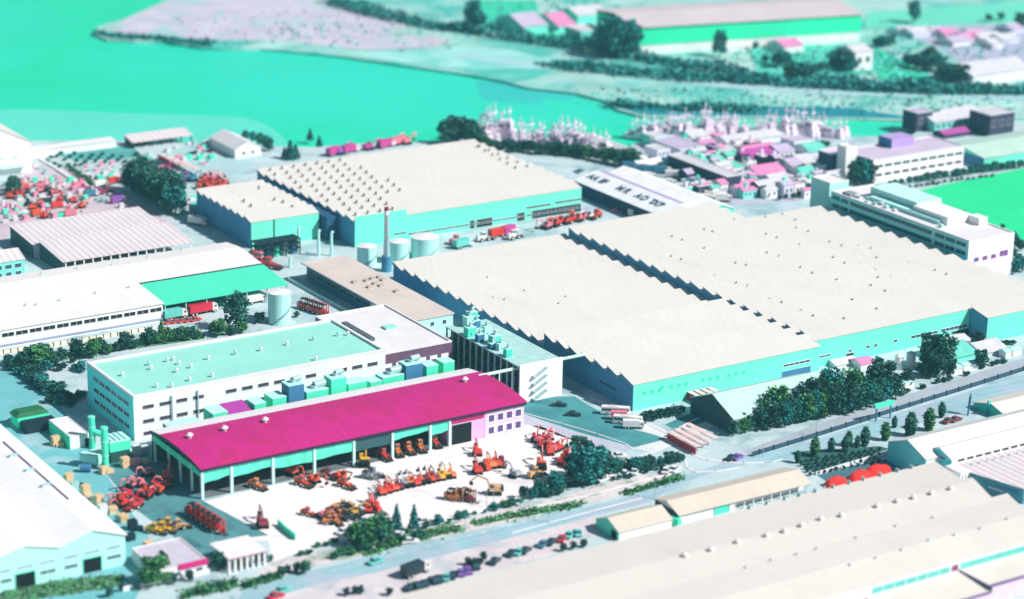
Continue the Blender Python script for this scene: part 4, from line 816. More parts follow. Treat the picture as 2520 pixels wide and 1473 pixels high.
# pipework by the annex
for i, (x, y0, y1) in enumerate(((2095, 240, 400), (2235, 260, 430), (2325, 270, 430), (2035, 450, 510))):
    p = P(*c4(x, y1)); h = hgt(*c4(x, y1), c4(x, y0)[1])
    t = thing('exhaust_stack', ['pale exhaust stack, leftmost in front of the annex', 'pale exhaust stack right of the machinery cage', 'bent-topped pale stack against the deep blue wall', 'short pale stack by the red trucks'][i], 'stack', (p.x, p.y, 0), 0, 'exhaust stacks before the annex')
    m = MB(); m.cyl((p.x, p.y, 0), (p.x, p.y, h), .55, n=10); m.build('pipe', TEALP, t, True)
    m = MB(); m.cyl((p.x, p.y, h), (p.x+.8, p.y, h+.7), .55, n=10); m.build('cowl', TEALP, t, True)
p = P(*c4(1960, 440)); 
th = thing('machinery_cage', 'dark steel machinery cage in front of the turquoise annex wall', 'machinery', (p.x, p.y, 0))
for i in range(4):
    for j in range(3):
        m = MB(); x = p.x-9+i*6; y = p.y+j*3; m.box(x-.2, x+.2, y-.2, y+.2, 0, 6.5); m.build('column', DARK, th, True)
for z in (2.5, 4.5, 6.4): m = MB(); m.box(p.x-9.4, p.x+9.4, p.y-.3, p.y+6.3, z, z+.2); m.build('deck', DARK, th, True)
for i in range(5): m = MB(); m.cyl((p.x-7.5+i*3.6, p.y+2, .1), (p.x-7.5+i*3.6, p.y+2, 4.4+i % 2), 1.2, n=12); m.build('vessel', [STEEL, NAVY, TEALD][i % 3], th, True)

# --- turquoise dust collectors between shed and office block
boxes = [('low blue-fronted unit with pale top, leftmost behind the magenta roof', 50, 300, 575, 545, NAVY, 4.0), ('turquoise unit with a small dark port, second from the left', 400, 515, 478, 470, TEALD, 7), ('turquoise unit right of the low purple-roofed store', 725, 815, 408, 396, TEALD, 6), ('turquoise unit touching the dark tower on its left', 865, 972, 362, 350, TEALD, 6),
         ('tall dark blue unit with a crooked duct', 990, 1110, 262, 250, NAVY, 5), ('low turquoise unit right of the crooked duct', 1130, 1300, 316, 284, TEALD, 5), ('tall turquoise unit under the black stack', 1322, 1440, 208, 200, TEALD, 5), ('low turquoise unit beside the tall turquoise one', 1455, 1600, 250, 228, TEALD, 5),
         ('turquoise unit, first of the joined pair', 1628, 1722, 236, 222, TEALD, 5), ('long turquoise unit, second of the joined pair', 1726, 1890, 200, 178, TEALD, 5), ('tallest dark blue unit near the right end', 1905, 2035, 100, 90, NAVY, 5), ('turquoise unit right of the tallest dark one', 2065, 2155, 112, 100, TEALD, 5), ('last turquoise unit, rightmost behind the magenta roof', 2195, 2282, 86, 70, TEALD, 5)]
for i, (lab, xa, xb, ya, yb, mt_, dep) in enumerate(boxes):
    YF = 623.5; a, za = onY(*k2(xa, ya), YF); b_, zb = onY(*k2(xb, yb), YF); h = (za+zb)/2
    t = duct_unit('dust_collector', lab, 'dust collector', (a+b_)/2, YF+dep/2, 0.0, b_-a, dep, h, mt_, 'dust collectors behind the magenta roof', pipe=i in (4, 6, 9, 10, 5), box=True)
a, za = onY(*k2(520, 470), 623.5); b_, zb = onY(*k2(700, 440), 623.5)
th = thing('purple_store', 'low store with purple roof between turquoise dust collectors', 'shed', ((a+b_)/2, 623.5, 0))
m = MB(); m.box(a, b_, 624, 630, 0, zb-.6); m.build('wall', M('plum_wall', (70, 30, 60), L=1.0), th, True); m = MB(); m.ext([(623.6, zb-.58), (630, zb+.8), (630, zb+1), (623.6, zb-.38)], a, b_, 'X'); m.build('roof', M('violet_roof', (186, 60, 170)), th, True)

# --- plant beside the office block's left end
a, b_, c_ = P(*n4(990, 860)), P(*n4(1215, 820)), P(*n4(720, 560))
hh = hgt(*n4(990, 860), n4(990, 690)[1])
th = thing('white_store', 'white flat-topped store with teal side left of the office block', 'building', ((a.x+b_.x)/2, a.y, 0))
flat(th, a.x, b_.x+1, a.y, a.y+17, hh, WHITE, WHITEH, .2, .2)
m = MB(); m.box(a.x-.15, a.x-.004, a.y, a.y+17, 0, hh); m.build('side_cladding', TEALD, th, True)
p = P(*n4(1210, 790)); m = MB(); m.box(p.x-1, p.x+1, a.y-.12, a.y-.004, .05, 2.6); m.build('door', DARK, th, True)
for i, (x, y0, y1, r, lab) in enumerate(((1300, 390, 840, 1.0, 'farther turquoise duct tower of the pair'), (1482, 540, 1140, 1.05, 'nearer turquoise duct tower of the pair'))):
    p = P(*n4(x, y1)); h = hgt(*n4(x, y1), n4(x, y0)[1])
    t = thing('duct_tower', lab+' by the office block', 'duct', (p.x, p.y, 0), 0, 'duct towers')
    m = MB(); m.cyl((p.x, p.y, 0), (p.x, p.y, h), r, n=14); m.build('duct', TEALD, t, True)
    for z in (h*.33, h*.66, h*.97): m = MB(); m.cyl((p.x, p.y, z), (p.x, p.y, z+.25), r*1.12, n=14); m.build('flange', TEALP, t, True)
    if i == 0: m = MB(); m.cyl((p.x, p.y, h*.55), (p.x+3, p.y-2.5, h*.42), .9, n=12); m.build('branch', TEALD, t, True)
p = P(*n4(1870, 1040)); q = P(*n4(1560, 1060)); hh = hgt(*n4(1700, 1050), n4(1700, 760)[1])
th = thing('filter_house', 'turquoise filter house with pale ribbed top and dark lower half', 'machinery', ((p.x+q.x)/2, q.y, 0))
m = MB(); m.box(q.x, p.x, q.y, q.y+6.5, 0, hh*.55); m.build('lower_body', M('dark_green_cladding', (40, 84, 80), L=1.0, var=.3), th, True)
m = MB(); m.box(q.x-.3, p.x+.3, q.y-.3, q.y+6.8, hh*.552, hh); m.build('upper_body', TEALD, th, True)
m = MB(); m.box(q.x-.35, p.x+.35, q.y-.35, q.y+6.85, hh+.003, hh+.25)
for i in range(4): m.box(q.x+.3+i*(p.x-q.x)/4, q.x+.9+i*(p.x-q.x)/4, q.y, q.y+6.4, hh+.255, hh+.6)
m.build('lid', TEALP, th, True)
p = P(*n4(1460, 560)); 
a = P(*n4(1350, 1120)); th = thing('horizontal_tank', 'pale horizontal tank lying below the duct towers', 'tank', (a.x, a.y+2, 0))
m = MB(); m.cyl((a.x-2, a.y+5.5, 2.3), (a.x+1.2, a.y+.5, 2.3), 1.7, n=16); m.build('shell', TEALP, th, True)
for t_ in (.25, .75): m = MB(); m.box(a.x-2+3.2*t_-1.2, a.x-2+3.2*t_+1.2, a.y+5.5-5*t_-.3, a.y+5.5-5*t_+.3, 0, 1.2); m.build('saddle', CONC, th, True)
a = P(*n4(1230, 1190)); th = thing('drum', 'dark drum with pale end beside the horizontal tank', 'drum', (a.x, a.y+1, 0))
m = MB(); m.cyl((a.x-1.2, a.y+2, 1.3), (a.x+1.2, a.y+.4, 1.3), 1.2, n=14); m.build('shell', NAVY, th, True); m = MB(); m.cyl((a.x-1.25, a.y+2.04, 1.3), (a.x-1.6, a.y+2.25, 1.3), .9, n=14); m.build('end_cap', TEALP, th, True)
a = P(*n4(430, 640)); th = thing('covered_rack', 'steel rack under a green tarpaulin beside the left road', 'rack', (a.x, a.y, 0))
m = MB(); m.box(a.x-1.4, a.x+9, a.y, a.y+5, .1, 3.0); m.build('rack', DARK, th, True); m = MB(); m.obox((a.x+3.2, a.y+9, 4.2), (11, 6.5, 1.2), .0, 0, 0, 0, .7); m.build('tarpaulin', M('green_tarpaulin', (44, 120, 76), var=.3, scale=.5), th, True); m = MB(); m.box(a.x-1.8, a.x+8.4, a.y+5.6, a.y+12, .05, 3.5); m.build('crates', TEALD, th, True)
# ================================================================ VEGETATION
LEAFS = [M('dark_foliage', (60, 122, 106), island=.5, var=.3, scale=.5, rough=.7, spec=.15),
         M('teal_haze_foliage', (52, 146, 142), island=.5, var=.3, scale=.5, rough=.7, spec=.15),  # teal leaves, with the distance haze of the far trees put into the colour
         M('green_foliage', (84, 152, 92), island=.5, var=.3, scale=.5, rough=.7, spec=.15),
         M('black_green_foliage', (46, 92, 88), island=.5, var=.3, scale=.5, rough=.7, spec=.15)]
def leafy(mb, rnd, pts, size):
    for p in pts:
        a = Vector((rnd.uniform(-1, 1), rnd.uniform(-1, 1), rnd.uniform(-.6, .6))).normalized(); b = a.cross(Vector((rnd.uniform(-1, 1), rnd.uniform(-1, 1), rnd.uniform(-1, 1)))).normalized()
        s = size*rnd.uniform(.55, 1.25); p = Vector(p)
        mb.quad(p-a*s-b*s*.6, p+a*s-b*s*.5, p+a*s*.8+b*s*.7, p-a*s*.7+b*s*.6)
def make_tree(kind, leaf, seed, name):
    """a 10 m tree; kinds: broad, cone, poplar, bush"""
    rnd = random.Random(seed); t = thing(name, None, None)
    tr = MB(); lf = MB()
    if kind == 'broad':
        tr.cyl((0, 0, 0), (.1, 0, 3.2), .28, .2, 7); tr.cyl((.1, 0, 3.2), (.2, .1, 7.5), .2, .07, 6)
        cl = []
        for i in range(15):
            a = i*2.4+rnd.random(); z = 2.3+6.6*((i+.5)/15); rr = 2.7*math.sin(math.pi*min(1, (z-.6)/9.6))**.6*rnd.uniform(.5, 1.05)
            c = Vector((rr*math.cos(a), rr*math.sin(a), z)); cl.append((c, rnd.uniform(1.1, 1.75)))
            if i % 3 == 0: tr.cyl((.1, 0, z*.55+.8), c, .09, .03, 5)
        for c, r in cl:
            pts = []
            for _ in range(80):
                d = Vector((rnd.gauss(0, 1), rnd.gauss(0, 1), rnd.gauss(0, .8))).normalized()*r*rnd.random()**.4; pts.append(c+d)
            leafy(lf, rnd, pts, .42)
    elif kind in ('cone', 'poplar'):
        tr.cyl((0, 0, 0), (0, 0, 9), .22, .04, 7)
        R0 = 2.3 if kind == 'cone' else 1.15
        for i in range(15):
            f = i/15; z0 = .9+8.6*f
            rr = R0*(1-f)**.85*rnd.uniform(.8, 1.1) if kind == 'cone' else R0*math.sin(math.pi*(.12+.86*f))**.6*rnd.uniform(.8, 1.1)
            pts = []
            for _ in range(int(20+70*(1-f))):
                a = rnd.random()*6.283; q = rr*rnd.random()**.45; pts.append((q*math.cos(a), q*math.sin(a), z0+rnd.uniform(-.45, .5)-q*.12))
            leafy(lf, rnd, pts, .32)
            if i % 3 == 0: tr.cyl((0, 0, z0), (rr*.8, rr*.2, z0+.1), .05, .02, 4)
    else:
        tr.cyl((0, 0, 0), (0, 0, 4), .3, .1, 6)
        for i in range(8):
            a = i*2.4; c = Vector((3.0*math.cos(a)*rnd.random(), 3.0*math.sin(a)*rnd.random(), rnd.uniform(3, 7)))
            leafy(lf, rnd, [c+Vector((rnd.gauss(0, 1), rnd.gauss(0, 1), rnd.gauss(0, .8))).normalized()*2.9*rnd.random()**.5 for _ in range(70)], .75)
    tr.build('trunk', TRUNK, t); lf.build('crown', leaf, t); index_kids(t); return t
TEMPL = {}
for kind, nm in (('broad', 'broadleaf_tree'), ('cone', 'conifer_tree'), ('poplar', 'poplar_tree'), ('bush', 'bush')):
    for li in range(4):
        for sd_ in range(2): TEMPL[(kind, li, sd_)] = [make_tree(kind, LEAFS[li], 11*li+sd_+len(nm)*5, nm), False]
rt_ = random.Random(21)
def tree(kind, li, u, vb, vt, label, group=None, wide=1.0, loc=None, h=None, cat=None):
    p = loc if loc is not None else P(u, vb); h = h or hgt(u, vb, vt)
    T = TEMPL[(kind, li, rt_.randrange(2))]
    o = T[0] if not T[1] else copy_tree(T[0]); T[1] = True
    o.location = p; k = h/10; o.scale = (k*wide, k*wide, k); o.rotation_euler = (0, 0, rt_.random()*6.28)
    return tag(o, label, cat or ('bush' if kind == 'bush' else 'tree'), group)
def row(kind, li, pts, label, group, wide=1.0, cat=None):
    """pts = [(u, vbase, vtop)] in left-to-right order; label has {} for the ordinal"""
    if 'from the top' in label: pts = sorted(pts, key=lambda q: q[1])
    elif 'far end' not in label: pts = sorted(pts)
    for i, (u, vb, vt) in enumerate(pts): tree(kind, li if isinstance(li, int) else li[i % len(li)], u, vb, vt, label.format(nth(i)), group, wide if not isinstance(wide, tuple) else wide[i % len(wide)], cat=cat)
def lerp_row(n, a, b, jit=3, hj=.15):
    out = []
    for i in range(n):
        f = i/(n-1); u, vb, vt = [a[k]+(b[k]-a[k])*f for k in range(3)]
        u += rt_.uniform(-jit, jit); dv = rt_.uniform(-jit, jit)*.5; hh = (vb-vt)*(1+rt_.uniform(-hj, hj)); out.append((u, vb+dv, vb+dv-hh))
    return out
row('broad', [0, 3, 0, 1], lerp_row(12, (332, 470, 398), (432, 528, 452), 4), 'dark dense tree, {} from the far end of the thick row by the back yard', 'thick tree row by the back yard', 1.15)
row('broad', [0, 3], lerp_row(8, (345, 452, 392), (440, 505, 432), 4), 'dark tree, {} from the far end of the rear line of the thick row', 'thick tree row by the back yard', 1.1)
row('broad', [0, 1], [(604, 345, 319), (622, 350, 322), (640, 360, 325), (655, 368, 330), (664, 372, 342)], 'dark tree, {} from the left behind the plain white house', 'trees behind the white house')
row('cone', [0, 1, 0], [(700, 388, 360), (715, 392, 341), (728, 390, 352), (763, 345, 314), (786, 360, 331)], 'small conifer, {} from the left on the left quay', 'quay conifers', 1.5)
row('broad', [0, 3, 0], [(1102, 352, 292), (1122, 350, 284), (1144, 352, 286), (1160, 356, 300)], 'big dark tree, {} from the left in the clump behind the vent-dotted hall', 'clump behind the vent-dotted hall', 1.5)
row('broad', [2, 0], [(1178, 352, 330), (1192, 358, 332), (1206, 364, 338), (1216, 368, 344)], 'low green tree, {} from the left sloping down from the big clump', 'clump behind the vent-dotted hall', 1.5)
row('broad', [3, 0], lerp_row(16, (1236, 372, 344), (1420, 384, 352), 4), 'dark quayside tree, {} from the left along the back of the lettered shed lane', 'dark quayside trees', 1.3)
row('broad', [0, 2, 0], lerp_row(9, (1432, 388, 358), (1558, 412, 366), 4), 'dark green tree, {} from the left in the clump before the moored boats', 'dark quayside trees', 1.3)
# gardens left of the office block
row('broad', [0, 3, 0, 2, 0, 2], [(c4(x, yb)[0], c4(x, yb)[1], c4(x, yt)[1]) for x, yb, yt in ((80, 1235, 1160), (150, 1230, 1120), (215, 1200, 1060), (270, 1205, 1050), (315, 1160, 1040), (370, 1165, 1090), (430, 1160, 1070), (535, 1130, 1010), (600, 1150, 1060), (650, 1140, 1010), (700, 1110, 1000), (760, 1120, 1050), (820, 1100, 1030), (880, 1090, 960), (950, 1080, 1010), (1000, 1050, 980), (1050, 1050, 930), (1100, 1045, 960))], 'garden tree, {} from the left between the long warehouse and the turquoise-roofed block', 'garden trees by the office block', 1.25)
row('cone', 2, [(c4(x, yb)[0], c4(x, yb)[1], c4(x, yt)[1]) for x, yb, yt in ((1135, 1035, 865), (540, 1100, 1000), (1065, 1040, 935))], 'pointed conifer, {} from the left in the garden by the warehouse', 'garden conifers', 1.1)
row('broad', [2, 0], [(c4(x, yb)[0], c4(x, yb)[1], c4(x, yt)[1]) for x, yb, yt in ((1190, 1030, 930), (1240, 1025, 930), (1290, 1020, 920), (1340, 1015, 920), (1390, 1010, 950), (1430, 1005, 970))], 'bright-edged tree, {} from the left in the clump at the warehouse corner', 'garden trees by the office block', 1.3)
tree('broad', 0, *c4(1655, 950), c4(1655, 695)[1], 'round-crowned tree standing alone before the sea-green canopy', None, 1.0)
row('broad', [0, 2, 3], [(c4(x, yb)[0], c4(x, yb)[1], c4(x, yt)[1]) for x, yb, yt in ((1500, 980, 900), (1540, 990, 870), (1590, 985, 920), (1640, 985, 930), (1700, 970, 880), (1820, 900, 820), (2080, 860, 815))], 'leafy shrub-like tree, {} from the left around the round-crowned tree', 'trees by the storage tank', 1.4)
row('bush', [3, 0, 1, 3], [(c4(x, y)[0], c4(x, y)[1], c4(x, y-rt_.uniform(40, 85))[1]) for x, y in [(rt_.uniform(90, 250)+(yy-1200)*1.0, yy) for yy in [1205+i*9 for i in range(30)]]+[(rt_.uniform(0, 560), rt_.uniform(1170, 1215)) for _ in range(12)]+[(130, 1260), (190, 1290), (240, 1320), (260, 1370), (310, 1350), (340, 1400), (380, 1390), (390, 1440), (430, 1470), (470, 1440), (520, 1460), (560, 1440), (500, 1490), (60, 1200), (110, 1210), (250, 1240), (330, 1230), (430, 1235), (520, 1220), (570, 1240), (360, 1340), (300, 1290)]], 'dark shrub, {} from the top in the garden beside the left road', 'shrubs beside the left road', 1.25)
# south edge of the white yard
row('broad', [0, 3, 2], [(c8(x, yb)[0], c8(x, yb)[1], c8(x, yt)[1]) for x, yb, yt in ((150, 1090, 960), (195, 1100, 930), (240, 1095, 910), (285, 1085, 890), (330, 1075, 880), (180, 1060, 950), (260, 1050, 900), (350, 1040, 900))], 'bushy dark tree, {} from left in the clump at the lower yard edge', 'clump at the yard edge', 1.35)
tree('cone', 1, *c8(450, 1000), c8(450, 795)[1], 'left of two pointed dark conifers at the lower yard edge', 'yard conifers', 1.0)
tree('cone', 1, *c8(572, 1000), c8(572, 800)[1], 'right of two pointed dark conifers at the lower yard edge', 'yard conifers', 1.0)
row('bush', [2, 0, 1], [(c8(x, y)[0], c8(x, y)[1], c8(x, y-h)[1]) for x, y, h in ((540, 1010, 50), (660, 980, 60), (740, 950, 70), (820, 940, 40), (890, 910, 60), (930, 900, 60), (1000, 880, 30), (1070, 870, 30), (1135, 850, 60), (1210, 830, 60), (1250, 825, 70), (1300, 810, 50), (1330, 790, 40))], 'shrub, {} from the left along the lower fence of the white yard', 'shrubs along the yard fence', 1.2)
tree('broad', 3, *c8(1338, 770), c8(1338, 675)[1], 'small round dark tree alone in the lower right of the white yard', None, .9)
row('broad', [1, 0], [(c8(x, yb)[0], c8(x, yb)[1], c8(x, yt)[1]) for x, yb, yt in ((1410, 770, 690), (1450, 750, 640), (1490, 760, 670), (1555, 740, 580), (1590, 740, 640), (1530, 760, 690))], 'teal-green tree, {} from the left by the yard corner', 'trees at the right yard corner', 1.2)
row('broad', [0, 3, 1], [(c8(x, yb)[0], c8(x, yb)[1], c8(x, yt)[1]) for x, yb, yt in ((1700, 660, 440), (1740, 680, 400), (1800, 670, 385), (1850, 640, 390), (1890, 600, 420), (1700, 420, 320), (1760, 420, 330), (1800, 460, 360))], 'tall dark tree, {} from the left in the big clump right of the yard', 'big clump right of the yard', 1.05)
row('broad', [1, 0, 3], [(c8(x, yb)[0], c8(x, yb)[1], c8(x, yt)[1]) for x, yb, yt in ((1960, 600, 470), (2000, 600, 500), (2060, 580, 490), (2120, 580, 470), (2180, 570, 470), (2230, 550, 460), (2300, 540, 470), (2360, 530, 430), (2410, 520, 440), (2450, 510, 450))], 'tree, {} from the left in the row between the yard clump and the striped shelters', 'row by the road junction', 1.3)
row('bush', [3], [(c8(x, y)[0], c8(x, y)[1], c8(x, y-75)[1]) for x, y in ((2190, 225), (2300, 200), (2420, 178), (2250, 215), (2360, 190))], 'near-black shrub, {} from the left at the foot of the middle hall front wall', 'shrubs at the hall foot', 1.5)
row('bush', [0, 3, 2], [(c8(x, y)[0], c8(x, y)[1], c8(x, y-h)[1]) for x, y, h in [(20+24*i, 1185-5.6*i+rt_.uniform(-14, 14), rt_.uniform(30, 70)) for i in range(26)]], 'dark shrub, {} from the left in the belt above the main road', 'shrub belt above the main road', 1.3)
row('bush', [0, 1, 3], [(c8(x, y)[0], c8(x, y)[1], c8(x, y-h)[1]) for x, y, h in [(1440+38*i, 745-8.2*i+rt_.uniform(-20, 20), rt_.uniform(18, 44)) for i in range(24)]], 'low dark shrub, {} from the left in the belt below the big clump', 'shrub belt below the clump', 1.3)
# dark row before the barn
tb = [(520, 250, 190), (560, 260, 150), (600, 250, 150), (640, 240, 110), (690, 240, 90), (740, 225, 60), (785, 215, 0), (830, 220, 80), (880, 200, 60), (930, 190, 40), (960, 200, 20), (1010, 180, -30), (1060, 170, -10), (1110, 160, -80), (1150, 150, -120), (1200, 150, -40), (1250, 140, -60), (1310, 130, -120), (1360, 120, -60), (1420, 110, -40), (1460, 80, -90), (1510, 70, -180), (1550, 60, -60), (1600, 50, -40), (700, 270, 160), (860, 250, 120), (1000, 220, 70), (1140, 190, 20), (1260, 170, 10), (560, 310, 230), (480, 330, 250)]
tb += [(540, 290, 190), (590, 300, 210), (640, 290, 190), (690, 285, 150), (740, 280, 130), (790, 265, 110), (840, 265, 120), (890, 245, 100), (940, 235, 90), (990, 230, 60), (1050, 215, 30), (1100, 205, 30), (1160, 195, 0), (1220, 175, -10), (1290, 170, -20), (1350, 150, -30), (1410, 140, -40), (1470, 120, -50), (1540, 95, -60), (1620, 70, -50)]
tb.sort()
row('broad', [0, 3, 1, 3, 2], [(c9(x, yb)[0], c9(x, yb)[1], c9(x, yt-35)[1]) for x, yb, yt in tb], 'dark tree, {} from the left in the long row in front of the pale-roofed barn', 'long row before the barn', (.85, 1.1, .95))
row('broad', [0, 3], [(n3(x, yb)[0], n3(x, yb)[1], n3(x, yt)[1]) for x, yb, yt in ((1160, 830, 700), (1260, 830, 640), (1400, 700, 570), (1470, 740, 560), (1520, 640, 240), (1600, 640, 270), (1660, 640, 300), (1560, 740, 480), (1640, 720, 500), (1720, 720, 560), (1880, 640, 560), (2010, 420, 230), (2050, 640, 420))], 'tall dark tree, {} from the left before the right half of the big hall', 'dark trees before the right hall', 1.1)
row('bush', [3, 0], [(n3(x, y)[0], n3(x, y)[1], n3(x, y-60)[1]) for x, y in ((1190, 930), (1260, 905), (1430, 860), (1590, 800), (1660, 785), (1720, 770), (1900, 720), (2060, 640), (2180, 610), (2230, 590), (2300, 580), (2170, 400), (2120, 380), (2260, 385), (2330, 380), (2400, 385))], 'dark shrub, {} from the left along the railway road edge', 'shrubs along the railway road', 1.5)
# poplars between the roads
row('poplar', [0, 2, 0], [(c9(x, yb)[0], c9(x, yb)[1], c9(x, yt)[1]) for x, yb, yt in ((930, 520, 425), (1050, 470, 325), (1165, 440, 335), (1265, 440, 320), (1288, 400, 285), (1350, 410, 320), (1402, 400, 255), (1545, 360, 220), (1610, 270, 185), (1720, 330, 150), (1850, 290, 120), (1940, 200, 85), (2340, 120, 60), (2440, 60, 20))], 'slim poplar, {} from the left between the two roads', 'poplars between the roads', 2.0)
orc = []
for i in range(13):
    for j in range(5):
        f = i/12; orc.append((c9(940+560*f+j*22, 0)[0], c9(0, 500-88*f+j*(22-6*f)+20)[1]))
orc.sort(); 
for i, (u, v) in enumerate(orc): tree('bush', [3, 0][i % 2], u+rt_.uniform(-3, 3), v, v-11, 'low dark fruit tree, {} from the left in the planted rows by the dark lane'.format(nth(i) if i < 59 else 'last'), 'fruit trees in rows', 1.0) if i < 59 else None
# around the sports field and white block
row('broad', [0, 1, 3], [(c3(x, yb)[0], c3(x, yb)[1], c3(x, yt)[1]) for x, yb, yt in ((1340, 1290, 1120), (1390, 1290, 1100), (1420, 1290, 1130), (1460, 1290, 1270))], 'dark tree, {} from the left between white tower and white block', 'trees by the white block', 1.2)
row('broad', [0, 1, 0, 1], lerp_row(22, (2190, 458, 440), (2510, 412, 388), 3), 'small tree, {} from left in the row beyond the sports field', 'row along the sports field', 1.3)
row('bush', [1, 0], lerp_row(16, (2225, 464, 455), (2440, 434, 426), 3), 'low shrub, {} from the left at the edge of the sports field', 'shrubs at the sports field', 1.4)
row('broad', [0, 3, 1], [(n2(x, yb)[0], n2(x, yb)[1], n2(x, yt)[1]) for x, yb, yt in ((1810, 570, 520), (1960, 640, 570), (2270, 750, 680), (2380, 900, 760), (2420, 960, 820), (2480, 1000, 860), (2390, 1080, 960), (2450, 1150, 1020), (2260, 1230, 1110), (2340, 1250, 1080), (2420, 1260, 1080), (2500, 1240, 1060))], 'dark tree, {} from the left around the right end of the banded office', 'trees at the office end', 1.2)
row('broad', [3, 0], [(k6(x, yb)[0], k6(x, yb)[1], k6(x, yt)[1]) for x, yb, yt in ((2200, 460, 380), (2260, 470, 370), (2320, 460, 380), (1760, 1080, 1020), (1840, 1060, 1000), (1920, 1060, 990), (2000, 1040, 960), (2080, 1030, 950), (2150, 1020, 930), (2220, 1010, 910), (2280, 1000, 900), (2180, 960, 880), (2240, 930, 860), (1990, 660, 570), (2040, 740, 650), (1620, 1060, 1010))], 'dark town tree, {} from the left among the lilac houses', 'town trees', 1.4)
row('bush', [1, 0, 1], [(k5(x, y)[0], k5(x, y)[1], k5(x, y-45)[1]) for x, y in ((600, 250), (660, 240), (720, 210), (760, 280), (820, 250), (870, 210), (900, 290), (960, 240), (1000, 310), (1050, 270), (1080, 230), (1120, 300), (1160, 260), (1200, 220), (1230, 310), (1280, 270), (1320, 240), (1380, 290), (1420, 250), (640, 330), (700, 360), (1460, 310), (560, 300), (800, 340), (880, 350), (950, 340))], 'teal shrub, {} from the left in the scrub patch behind the left quay shed', 'scrub behind the quay shed', 1.4)
row('bush', [2, 0], lerp_row(12, (166, 412, 402), (232, 458, 444), 2), 'bright green shrub, {} from the far end of the hedge in the back yard', 'back yard hedge', 1.4)
row('bush', [0, 1], lerp_row(10, (335, 384, 374), (396, 412, 402), 2), 'shrub, {} from the far end of the line beside the thick tree row', 'shrub line by the thick row', 1.5)
row('broad', [0], [(28, 480, 440), (36, 470, 430), (42, 476, 446)], 'dark tree, {} from the left beside the tall white hall', 'trees by the tall white hall', 1.2)
tree('broad', 2, *c7(1085, 1370), c7(1085, 1165)[1], 'round green tree in front of the crimson-signed gatehouse', None, 1.5)
row('broad', [0, 3, 0], [(c7(x, yb)[0], c7(x, yb)[1], c7(x, yt)[1]) for x, yb, yt in ((765, 1460, 1385), (850, 1420, 1370), (965, 1410, 1350), (1215, 1370, 1290), (1330, 1350, 1270), (1530, 1270, 1130), (1560, 1260, 1170), (1680, 1260, 1190), (1720, 1240, 1170), (1785, 1240, 1150), (1850, 1210, 1140), (1900, 1210, 1160), (1975, 1320, 1240), (2020, 1290, 1230), (2080, 1290, 1210), (2140, 1300, 1200))], 'small dark roadside tree, {} from the left near the gatehouse', 'roadside trees near the gate', 1.1)
row('bush', [2, 0, 3], [(c7(x, y)[0], c7(x, y)[1], c7(x, y-40)[1]) for x, y in ((1290, 1470), (1340, 1450), (1390, 1435), (1440, 1420), (1490, 1405), (1540, 1392), (1590, 1380), (1640, 1370), (1720, 1385), (1770, 1370), (1820, 1355), (1870, 1340), (1920, 1325), (2110, 1170), (2170, 1160), (2230, 1110), (2290, 1100), (2350, 1080))], 'trimmed green shrub, {} from the left in the verge by the gate', 'verge shrubs', 1.4)
# across the channel
row('broad', 1, [(c2(1000, 0)[0], c2(0, 218)[1], -8), (c2(965, 0)[0], c2(0, 218)[1], 14), (c2(1040, 0)[0], c2(0, 222)[1], 26)], 'tall far dark tree, {} of the three beside the far meadow', 'far tall trees', .8)
row('broad', 1, [(c2(1935, 0)[0], c2(0, 380)[1], 40), (c2(1990, 0)[0], c2(0, 400)[1], 34), (c2(2045, 0)[0], c2(0, 405)[1], 42), (c2(2090, 0)[0], c2(0, 400)[1], 52)], 'large far tree, {} from the left at the left end of the far warehouse', 'far tall trees', 1.0)
tree('broad', 1, *c3(385, 395), c3(385, 200)[1], 'lone tall tree in front of the far warehouse', None, .8)
tree('broad', 1, *c3(635, 350), c3(635, 285)[1], 'small dark tree before the white base of the far warehouse', None, 1.2)
tree('broad', 1, *c3(1750, 158), c3(1750, -10)[1], 'tall blue-green far tree right of the far warehouse', None, .9)
row('broad', [1, 0], [(c3(x, yb)[0], c3(x, yb)[1], c3(x, yt)[1]) for x, yb, yt in ((2270, 150, 95), (2360, 140, 80), (2500, 200, 80), (1480, 320, 260), (1530, 330, 240), (1580, 320, 240), (700, 440, 380), (780, 450, 370), (830, 470, 350), (880, 560, 430), (930, 560, 420), (980, 560, 440), (1040, 520, 440), (1100, 500, 430), (1200, 470, 340), (1260, 480, 350), (1300, 500, 380), (1700, 460, 370), (1760, 480, 370), (1820, 490, 380), (1850, 450, 320), (1910, 500, 370), (1950, 560, 430), (2010, 570, 440), (2080, 580, 440), (2130, 590, 500))], 'far tree, {} from the left among the plots across the channel', 'far trees among the plots', 1.5)
rnd = random.Random(5)
def thicket(name, poly, w, h, n, leaf, label, cat='thicket'):
    m = MB(); pts = [P(u, v) for u, v in poly]; seg = [(pts[i+1]-pts[i]).length for i in range(len(pts)-1)]; tot = sum(seg)
    out = []
    for _ in range(n):
        d = rnd.random()*tot; i = 0
        while d > seg[i] and i < len(seg)-1: d -= seg[i]; i += 1
        f = d/seg[i]; p = pts[i].lerp(pts[i+1], f); hh = h*(.7+.3*math.sin(p.x*.21)+.2*math.sin(p.x*.07+2))
        out.append(p+Vector((rnd.uniform(-w, w), rnd.uniform(-w, w), rnd.random()**.8*hh)))
    leafy(m, rnd, out, 1.1); o = m.build(name, leaf); tag(o, label, cat, None, 'stuff'); return o
ms = MB(); rs = random.Random(8)
